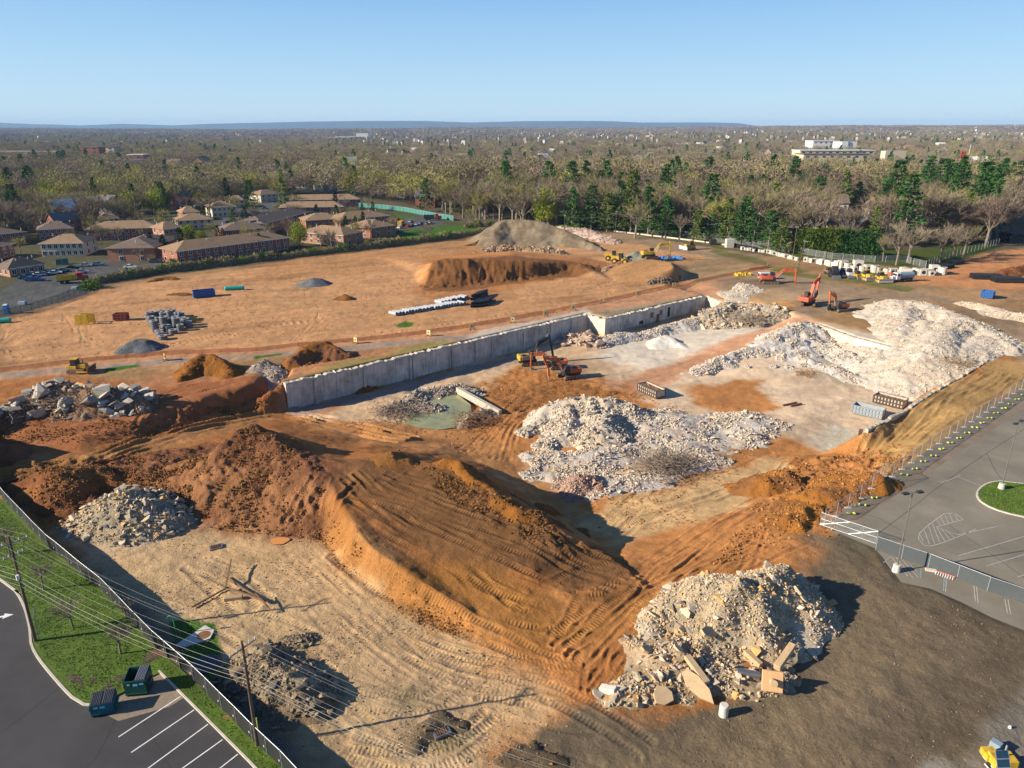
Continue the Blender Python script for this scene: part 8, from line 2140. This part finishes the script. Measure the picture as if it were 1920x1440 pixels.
wallk = ['siding', 'siding', 'cream', 'bluegrey', 'brick', 'siding']; roofk = ['roofgrey', 'roofgrey', 'roof', 'roofdark', 'siding']
RED = mat('red_barn_siding', (.42, .05, .04), .8, var=.1); M['redwall'] = RED
for i, (X, Y) in enumerate(hx[:290]):
    k = int(wr.integers(0, 4)); wm_ = wallk[int(wr.integers(0, 6))]; rm_ = roofk[int(wr.integers(0, 5))]
    if i in (0, 1): wm_, rm_, k = 'brick_lit', 'roofgrey', 2
    if i == 23: wm_, rm_, k = 'redwall', 'roofgrey', 1
    side = 'western' if X < -.25 * Y else ('middle' if X < .25 * Y else 'eastern')
    nm_ = {'siding': 'white', 'cream': 'cream', 'bluegrey': 'blue grey', 'brick': 'brick', 'brick_lit': 'sunlit orange brick', 'redwall': 'red'}[wm_]
    rn = {'roofgrey': 'grey', 'roof': 'brown', 'roofdark': 'dark brown', 'siding': 'pale'}[rm_]
    dist = 'just beyond the site' if Y < 620 else ('among the nearer suburban trees' if Y < 1200 else 'far out among the suburban trees')
    lab = '%s house with %s roof %s, %s side' % (nm_, rn, dist, side)
    if i == 0: lab = 'sunlit orange brick bungalow with grey roof behind the clipped hedge'
    if i == 1: lab = 'second brick bungalow with grey roof just above the first'
    if i == 23: lab = 'bright red house with dark roof at the edge of the apartment complex'
    house(lab, (X, Y, float(far_z(np.array(X), np.array(Y)))), wr.uniform(0, 3.14), k, wm_, rm_, wr.uniform(1.05, 1.4) * (1 if Y < 900 else 1.3), parts=Y < 900)
hxa = np.array(hx)
kinds = ['bare', 'barered', 'olive', 'bud', 'pine', 'lime', 'cedar', 'spruce']
ordz = ['close behind the site', 'a little way in', 'deep in the wood']
def kind_for(x, y):
    u = x / (y + 1); n = fbm(x, y, 140, 2, 5); q = wr.random()
    if u < -.12 and y > 450:      # west: more yellow green
        p = [.34, .12, .23, .19, .03, .06, .02, .01]
    elif y < 620: p = [.34, .13, .38, .09, .04, .0, .02, .01]
    else: p = [.40, .18, .20, .11, .055, .025, .02, .01]
    p = np.array(p)
    if n > .3: p[4] *= 3; p[7] *= 3
    if n < -.3: p[3] *= 2; p[5] *= 2
    if y < 640 and u > -.3: p[5] = 0
    p = p / p.sum()
    return kinds[int(np.searchsorted(np.cumsum(p), q))]
PTS = []
# jittered grid, finer near
def add_band(y0, y1, cell, keep):
    yy_ = np.arange(y0, y1, cell)
    for yv in yy_:
        xs = np.arange(-.86 * yv - 60, .86 * yv + 60, cell)
        x = xs + wr.uniform(-.48, .48, len(xs)) * cell; y = yv + wr.uniform(-.48, .48, len(xs)) * cell
        k = wr.random(len(xs)) < keep
        clr = fbm(x, y, 90, 2, 2) < np.where(x > -.2 * y, .16, .36) if y0 > 560 else np.ones(len(x), bool)
        m = k & clr; x = x[m]; y = y[m]
        m = ~blocked(x, y)
        x = x[m]; y = y[m]
        for a, b in zip(x, y): PTS.append((a, b))
add_band(330, 620, 9.0, .93); add_band(620, 1100, 11.0, .86); add_band(1100, 1900, 13.5, .80); add_band(1900, 3300, 18, .8)
PT = np.array(PTS)
for s in range(0, len(PT), 4000):
    pass
# keep the fronts of the nearer houses open
ok = np.ones(len(PT), bool)
for (a, b) in hxa[:290]:
    dd = np.hypot(PT[:, 0] - a, PT[:, 1] - b); ok &= dd > 8.5
    fr = (np.abs(PT[:, 0] - a * PT[:, 1] / b) < 9) & (PT[:, 1] < b) & (PT[:, 1] > b - (22 if b < 700 else 48)); ok &= ~fr
PT = PT[ok]
PT = PT[np.argsort(PT[:, 1])]
seg_lab = lambda x, y: ('at the western edge' if x < -.55 * y else ('west of the apartment blocks' if x < -.38 * y else ('behind the apartment blocks' if x < -.08 * y else ('behind the brown stockpile' if x < .12 * y else ('behind the pine row' if x < .32 * y else ('above the clipped hedge' if x < .48 * y else 'beyond the dug field'))))))
desc = {'bare': 'tall grey brown leafless tree', 'barered': 'reddish grey leafless tree', 'olive': 'olive tinged leafless tree', 'bud': 'yellowish budding tree', 'pine': 'dark green pine', 'lime': 'fresh yellow green tree', 'cedar': 'yellow green conifer', 'spruce': 'dark spruce'}
cnt = {k: 0 for k in kinds}; rest = []
for x, y in PT:
    k = kind_for(x, y)
    tall = 1.12 if (y < 620 and x > -.12 * y) else 1.0
    h = {'bare': 17, 'barered': 16, 'olive': 17, 'bud': 15, 'pine': 18, 'lime': 12, 'cedar': 13, 'spruce': 13}[k] * wr.uniform(.62, 1.28) * tall
    if y < 640: h *= (1.36 if x > -.28 * y else 1.1) 
    else: h *= 1.12
    lim = 280 if k in ('bare', 'olive') else 90
    if cnt[k] < lim and y < 640:
        cnt[k] += 1
        tree(k, (x, y, 0), h, '%s %s, %s %s' % ('low' if h < 15 else ('tall' if h > 21 else 'mid height'), desc[k].replace('tall ', ''), ordz[0 if y < 430 else (1 if y < 520 else 2)], seg_lab(x, y)), 'trees of the woods around the site', wide=wr.uniform(.9, 1.25) * (1.25 if k in ('bare', 'olive', 'barered') else 1))
    else: rest.append((x, y, h, kinds.index(k)))
# low scrub under the first trees
for i in range(60):
    f = wr.random(); x = 870 + 620 * f; by = np.interp(x, [870, 1060, 1300, 1500], [428, 421, 441, 468]) - wr.uniform(1, 5)
    g = G(x, by); tree('shrub' if wr.random() < .7 else 'shrubgreen', g, wr.uniform(2, 4), 'low scrubby bush at the foot of the trees behind the back fence', 'scrub behind the back fence', name='bush', cat='bush')
# the mass of farther trees
def far_crown(kind, seed, h=14):
    r = np.random.default_rng(seed)
    if kind in ('pine', 'spruce', 'cedar'):
        n = 130; z = r.random(n); a = r.uniform(0, 6.28, n); R = h * .30 * (1 - z) ** .7 * r.uniform(.5, 1, n)
        c = np.stack([np.cos(a) * R, np.sin(a) * R, h * (.12 + .85 * z)], 1)
    else:
        n = 900; p = r.normal(size=(n, 3)); p /= np.linalg.norm(p, axis=1)[:, None]; p[:, 2] = np.abs(p[:, 2]) * 1.3 - .35
        wob = 1 + .22 * vnoise(p[:, 0] * 2.2 + seed, p[:, 1] * 2.2 + p[:, 2] * 2, seed % 8)
        c = p * (r.random(n) ** .28 * wob)[:, None] * [h * .54, h * .54, h * .42] + [0, 0, h * .52]
    d = r.normal(size=(n, 3)); d[:, 2] += .4; d /= np.linalg.norm(d, axis=1)[:, None]
    thin = kind in ('bare', 'barered', 'olive', 'bud')
    return slivers(c, d, h * r.uniform(.05, .09, n), h * (r.uniform(.010, .021, n) if thin else r.uniform(.08, .14, n)), r)
FC = bpy.data.collections.new('far_tree_kinds')
cm = {'bare': 'twig', 'barered': 'twig2', 'olive': 'olive', 'bud': 'bud', 'pine': 'pine', 'lime': 'lime', 'cedar': 'cedar', 'spruce': 'pine2'}
order_names = []
for i, k in enumerate(kinds):
    V = far_crown(k, 900 + i)
    ob = bpy.data.objects.new('a%d_far_%s' % (i, k), mesh_np('far_crown', V.reshape(-1, 3), np.arange(len(V) * 3).reshape(-1, 3), [TM[cm[k]]])); FC.objects.link(ob)
# very far clumps: copses 90 m across
yy_ = np.geomspace(3300, 14000, 62)
cl = []
for j in range(len(yy_) - 1):
    st_ = 62 * (yy_[j] / 3300) ** .55
    xs = np.arange(-.9 * yy_[j], .9 * yy_[j], st_)
    for xv in xs:
        if wr.random() < .93: cl.append((xv + wr.uniform(-.5, .5) * st_, yy_[j] + wr.uniform(0, 1) * (yy_[j + 1] - yy_[j]), wr.uniform(.8, 1.3) * (yy_[j] / 3300) ** .45))
def clump(seed, cm_):
    r = np.random.default_rng(seed); out = []
    for i in range(36):
        V = far_crown('bare', seed * 50 + i)[::22] * r.uniform(.7, 1.15); V = V * [1.2, 1.2, 1.0]; out.append(V + [r.uniform(-50, 50), r.uniform(-50, 50), 0])
    V = np.concatenate(out)
    c = V.mean(1)[:, None, :]; V = c + (V - c) * 7
    return V
for i, (c_, m_) in enumerate((('x', 'twig'), ('y', 'twig2'), ('z', 'olive'))):
    V = clump(50 + i, m_); ob = bpy.data.objects.new('b%d_far_copse' % i, mesh_np('far_copse', V.reshape(-1, 3), np.arange(len(V) * 3).reshape(-1, 3), [TM[m_]])); FC.objects.link(ob)
rest = np.array(rest); cl = np.array(cl)
allx = np.concatenate([rest[:, 0], cl[:, 0]]); ally = np.concatenate([rest[:, 1], cl[:, 1]]); 
alls = np.concatenate([rest[:, 2] / 14.0, cl[:, 2]]); allk = np.concatenate([rest[:, 3], 8 + wr.integers(0, 3, len(cl))]).astype(np.int32)
me = bpy.data.meshes.new('distant_woods'); me.vertices.add(len(allx))
me.vertices.foreach_set('co', np.stack([allx, ally, far_z(allx, ally) - .3], 1).astype(np.float32).ravel())
for nm_, ar, ty in (('kind_index', allk, 'INT'), ('size', alls.astype(np.float32), 'FLOAT'), ('turn', wr.uniform(0, 6.28, len(allx)).astype(np.float32), 'FLOAT')):
    a = me.attributes.new(nm_, ty, 'POINT'); a.data.foreach_set('value', ar)
me.update()
dwo = new_obj('distant_woods', me); tag(dwo, 'grey brown leafless woods and suburban trees stretching to the hills', 'woods', kind='stuff')
ng = bpy.data.node_groups.new('place_trees', 'GeometryNodeTree')
ng.interface.new_socket('Geometry', in_out='INPUT', socket_type='NodeSocketGeometry'); ng.interface.new_socket('Geometry', in_out='OUTPUT', socket_type='NodeSocketGeometry')
NN, LL = ng.nodes, ng.links
gi = NN.new('NodeGroupInput'); go = NN.new('NodeGroupOutput'); ci = NN.new('GeometryNodeCollectionInfo'); ci.inputs['Collection'].default_value = FC; ci.inputs['Separate Children'].default_value = True; ci.inputs['Reset Children'].default_value = True
ip = NN.new('GeometryNodeInstanceOnPoints'); ip.inputs['Pick Instance'].default_value = True
def natt(nm_, ty):
    n = NN.new('GeometryNodeInputNamedAttribute'); n.data_type = ty; n.inputs['Name'].default_value = nm_; return n.outputs['Attribute']
mtp = NN.new('GeometryNodeMeshToPoints'); LL.new(gi.outputs[0], mtp.inputs[0])
LL.new(mtp.outputs[0], ip.inputs['Points']); LL.new(ci.outputs[0], ip.inputs['Instance']); LL.new(natt('kind_index', 'INT'), ip.inputs['Instance Index']); LL.new(natt('size', 'FLOAT'), ip.inputs['Scale'])
cx = NN.new('ShaderNodeCombineXYZ'); LL.new(natt('turn', 'FLOAT'), cx.inputs[2])
try:
    er_ = NN.new('FunctionNodeEulerToRotation'); LL.new(cx.outputs[0], er_.inputs[0]); LL.new(er_.outputs[0], ip.inputs['Rotation'])
except Exception:
    LL.new(cx.outputs[0], ip.inputs['Rotation'])
LL.new(ip.outputs[0], go.inputs[0])
md = dwo.modifiers.new('place_trees', 'NODES'); md.node_group = ng

# ---------------------------------------------------------------- far landmarks
def far_at(px, py, Y):
    v = py - 720.0; t = Y / (FPX * CP - v * SP); return np.array([(px - 960) * t, Y, CAM_H - (FPX * SP + v * CP) * t])
def far_box(name, lab, cat, px0, px1, py_top, py_bot, Y, m, depth=40, rm=None, bands=0):
    a = far_at(px0, py_bot, Y); b = far_at(px1, py_top, Y); c = ((a[0] + b[0]) / 2, Y + depth / 2); w = b[0] - a[0]; h = b[2] - a[2]
    t = thing(name, lab, cat, (c[0], c[1], a[2])); MB().box((0, 0, h / 2 - 6), (w, depth, h + 12)).build('wall', m, t)
    if rm: MB().box((0, 0, h + .6), (w * 1.02, depth * 1.05, 1.0)).build('roof', rm, t)
    for k in range(bands):
        n_ = max(2, int(w / 9))
        for i in range(n_): new_obj('window', FW, t, (-w / 2 + w * (i + .5) / n_, -depth / 2 - .05, h * (k + .6) / bands))
    return t
FW = MB().box((0, 0, 0), (4.0, .1, 1.8)).mesh('window', [M['glass']])
far_box('apartment_building', 'dark brown flat roofed apartment building rising from the western woods', 'building', 155, 184, 277, 291, 1150, M['brick'], 20, M['roofgrey'], 3)
far_box('apartment_building', 'second dark block with pale end beside the brown flat roofed one', 'building', 188, 213, 277, 291, 1180, M['cream'], 20, M['roofgrey'], 3)
far_box('apartment_building', 'red brick building with many windows in the western woods', 'building', 240, 268, 291, 302, 1000, M['brick'], 18, M['siding'], 2)
far_box('apartment_building', 'blue grey shaded building just below the red brick one', 'building', 241, 266, 301, 312, 930, M['bluegrey'], 18, M['roofgrey'], 2)
far_box('office_building', 'low white building on the far western edge', 'building', 0, 18, 252, 257, 5200, M['siding'], 60)
far_box('office_building', 'brown tower block near the far western edge', 'building', 36, 46, 251, 258, 4200, M['brick'], 30, None)
far_box('office_building', 'long white building standing before the blue hills', 'building', 438, 460, 247, 252, 7000, M['white'], 90)
far_box('office_building', 'white campus block before the blue hills, first of its cluster', 'building', 497, 512, 247, 252, 6500, M['white'], 60)
far_box('office_building', 'widest white campus block before the blue hills', 'building', 527, 562, 246, 252, 6500, M['white'], 60, None, 1)
far_box('office_building', 'white campus block at the end of its cluster', 'building', 566, 590, 247, 252, 6700, M['white'], 60)
far_box('sports_hall', 'white vaulted hall with a long low wing in the middle distance', 'hall', 668, 690, 250, 257, 3800, M['white'], 60)
far_box('warehouse', 'long low pale roof at the foot of the white hall', 'warehouse', 628, 672, 256, 260, 3700, M['siding'], 60)
far_box('office_building', 'white block on the middle horizon', 'building', 757, 776, 248, 253, 6000, M['white'], 60)
far_box('office_building', 'pinkish block on the middle horizon', 'building', 815, 822, 249, 253, 6000, M['brick_lit'], 40)
far_box('warehouse', 'white warehouse on the horizon above the suburban houses', 'warehouse', 1149, 1175, 246, 250, 6000, M['white'], 80)
far_box('big_box_store', 'white store front in the eastern distance', 'store', 1524, 1574, 265, 272, 1500, M['siding'], 40, M['siding'], 1)
far_box('big_box_store', 'white store with vertical blue stripe', 'store', 1578, 1607, 266, 274, 1420, M['siding'], 40)
far_box('store_stripe', 'tall blue panel on the white store front', 'panel', 1589, 1593, 265, 274, 1418, M['bluetarp'], 2)
far_box('strip_mall', 'long low mall with white curved canopy beside the highway', 'mall', 1500, 1640, 283, 291, 1010, M['cream'], 30, M['white'], 1)
far_box('strip_mall', 'brown roofed shopping building with pale gables', 'mall', 1506, 1630, 290, 300, 900, M['cream'], 26, M['roofdark'], 1)
far_box('highway_ramp', 'pale retaining wall of the highway', 'retaining wall', 1660, 1700, 283, 289, 1080, M['cream'], 14)
far_box('office_building', 'white slim tower on the eastern horizon', 'tower', 1830, 1832, 242, 248, 4200, M['white'], 10)
far_box('office_building', 'white building at the eastern end of the skyline', 'building', 1905, 1918, 234, 238, 9000, M['white'], 60)
# viaduct
vy = 1250
vt = thing('viaduct', 'long stone railway viaduct with pale arches at the western edge of the view', 'viaduct', (0, 0, 0))
a0, a1 = far_at(-90, 283, vy), far_at(112, 283, vy)
ztop = a0[2]; zb_ = far_at(0, 297, vy)[2]
mv = mat('viaduct_stone', (.33, .29, .25), .9, var=.2)
MB().box(((a0[0] + a1[0]) / 2, vy, ztop - .8), (a1[0] - a0[0], 9, 2.2)).build('deck', mv, vt)
npr = 13; sp_ = (a1[0] - a0[0]) / npr
for i in range(npr + 1): MB().box((a0[0] + i * sp_, vy, (zb_ + ztop) / 2 - 4), (sp_ * .2, 8, ztop - zb_ + 7)).build('pier', mv, vt)
for i in range(npr):
    mb = MB(); cx_ = a0[0] + (i + .5) * sp_; rr = sp_ * .4; zs = ztop - 1.8 - rr * .0
    V = []; n = 10
    for k in range(n + 1):
        t_ = pi * k / n; V += [(cx_ - rr * cos(t_), vy - 4.2, ztop - 2 - rr + rr * sin(t_)), (cx_ - rr * cos(t_), vy - 4.2, ztop - 1.5), (cx_ - rr * cos(t_), vy + 4.2, ztop - 2 - rr + rr * sin(t_))]
    Fc = []
    for k in range(n): Fc += [(3 * k, 3 * k + 1, 3 * k + 4, 3 * k + 3), (3 * k, 3 * k + 3, 3 * k + 5, 3 * k + 2)]
    mb.add(V, Fc).build('arch', mv, vt)
# highway
hw = [G(*p) for p in ((1480,296),(1640,300),(1760,320),(1830,334),(1920,352),(2050,372))]
mb = strip_mesh(catmull(hw, 20), 18, 0, 3.0); tag(mb.build('highway', M['kerb']), kind='structure')
mb = strip_mesh(catmull(hw, 20), 14, 3.0, 3.02); tag(mb.build('highway_road', M['asphalt_worn']), kind='structure')
for (px, pb, pt, lab) in ((1741,352,313,'tallest pale highway mast in the eastern trees'),(1793,350,324,'pale highway mast near the footbridge'),(1826,348,316,'pale highway mast above the olive tree'),(1880,342,308,'pale highway mast at the curve of the road'),(1812,300,270,'small mast on the highway, farther away')):
    g = G(px, pb + 12); h = hpx(g, pt); t = thing('highway_mast', lab, 'light mast', g, 0, 'light masts of the highway'); MB().cyl((0, 0, 0), (0, 0, h), .4, .25, n=8).build('pole', M['siding'], t); MB().box((0, 0, h), (2.6, .6, .5)).build('lamp_head', M['galv'], t)
g = G(1893, 372); hh_ = hpx(g, 330)
t = thing('sign_gantry', 'green road sign on a steel gantry at the eastern edge', 'road sign', g)
for x in (-6, 6): MB().cyl((x, 0, 0), (x, 0, hh_), .35, n=8).build('post', M['galv'], t)
MB().beam((-6, 0, hh_ - 1.0), (6, 0, hh_ - 1.0), .5, .5).build('truss', M['galv'], t); MB().box((-1, -.4, hh_ - 3.0), (7.0, .2, 4.6)).build('sign_panel', M['tealplastic'], t)
g = G(1565, 330); 
far_box('billboard', 'red and white roadside sign by the highway', 'sign', 1802, 1812, 284, 290, 1000, M['red'], 1, None)
# white footbridge
A_, B_ = far_at(1786, 349, 640), far_at(1812, 337, 660); t = thing('footbridge', 'white trussed footbridge among the eastern trees', 'footbridge', (0, 0, 0)); MB().beam(A_, B_, 2.5, 3).build('truss', M['white'], t)
# distant roofs as one mass
r = np.random.default_rng(5); n = 1000; Y = r.uniform(2000, 8500, n); X = r.uniform(-.75, .8, n) * Y
mb = MB()
for x, y in zip(X, Y):
    if x < -.2 * y and r.random() < .75: continue
    s = r.uniform(8, 18) * (1.5 if r.random() < .1 else 1); z = float(far_z(np.array(x), np.array(y)))
    mb.box((x, y, z + 11), (s, s * .6, 17 + r.uniform(0, 8)), r.uniform(0, 3), mi=int(r.integers(0, 3)), taper=.7)
tag(mb.build('distant_houses', [mat('far_pale_walls', (.42,.40,.38)), M['roofgrey'], mat('far_tan_walls', (.34,.29,.24))]), 'scattered far houses glinting pale among the woods', 'houses', kind='stuff')

# ---------------------------------------------------------------- hills
def ridge(name, Y, pts, m, thick=2500):
    xs = np.linspace(-1.1 * Y, 1.3 * Y, 260); V = []; Fc = []
    for i, x in enumerate(xs):
        px = 960 + FPX * x / (Y * CP + 50 * SP)
        py = np.interp(px, [p[0] for p in pts], [p[1] for p in pts]) 
        z = CAM_H + (244 - py) * (1.15 if py < 240 else 1) / FPX * Y
        z = z + 9 * float(fbm(x, Y, 900, 4, 3)) 
        V += [(x, Y - thick, -30), (x, Y - thick * .35, z * .72), (x, Y, z), (x, Y + thick, -30)]
    for i in range(len(xs) - 1):
        for k in range(3): Fc.append((4 * i + k, 4 * i + 4 + k, 4 * i + 5 + k, 4 * i + 1 + k))
    o_ = MB().add(V, Fc).build(name, m); tag(o_, kind='structure')
    for p in o_.data.polygons: p.use_smooth = True
hm = mat('wooded_hill', (.045, .06, .075), .95, var=.2, scale=.002)
ridge('hills', 15500, [(-800,230),(0,233),(60,235),(150,237),(230,235),(320,237),(420,234),(560,232),(700,231),(800,231),(880,233),(1000,231),(1140,231),(1200,233),(1300,233),(1390,234),(1420,240),(3000,244)], hm)
ridge('hills', 11500, [(-800,247),(0,246),(300,248),(700,247),(1000,246),(1300,242),(1500,240),(1700,238),(1920,236),(2600,235)], hm)

# ---------------------------------------------------------------- air
hz_m = bpy.data.materials.new('clear_air_haze'); hz_m.use_nodes = True
nt = hz_m.node_tree
for n in list(nt.nodes): nt.nodes.remove(n)
vo = nt.nodes.new('ShaderNodeVolumePrincipled'); vo.inputs['Color'].default_value = (.40, .64, 1.0, 1); vo.inputs['Density'].default_value = HAZE_D; vo.inputs['Anisotropy'].default_value = 0.0
ot = nt.nodes.new('ShaderNodeOutputMaterial'); nt.links.new(vo.outputs[0], ot.inputs['Volume'])
hb = MB().box((0, 7000, 115), (52000, 24000, 270)).build('haze', hz_m); tag(hb, kind='stuff', label='thin blue haze over the whole view', cat='haze')
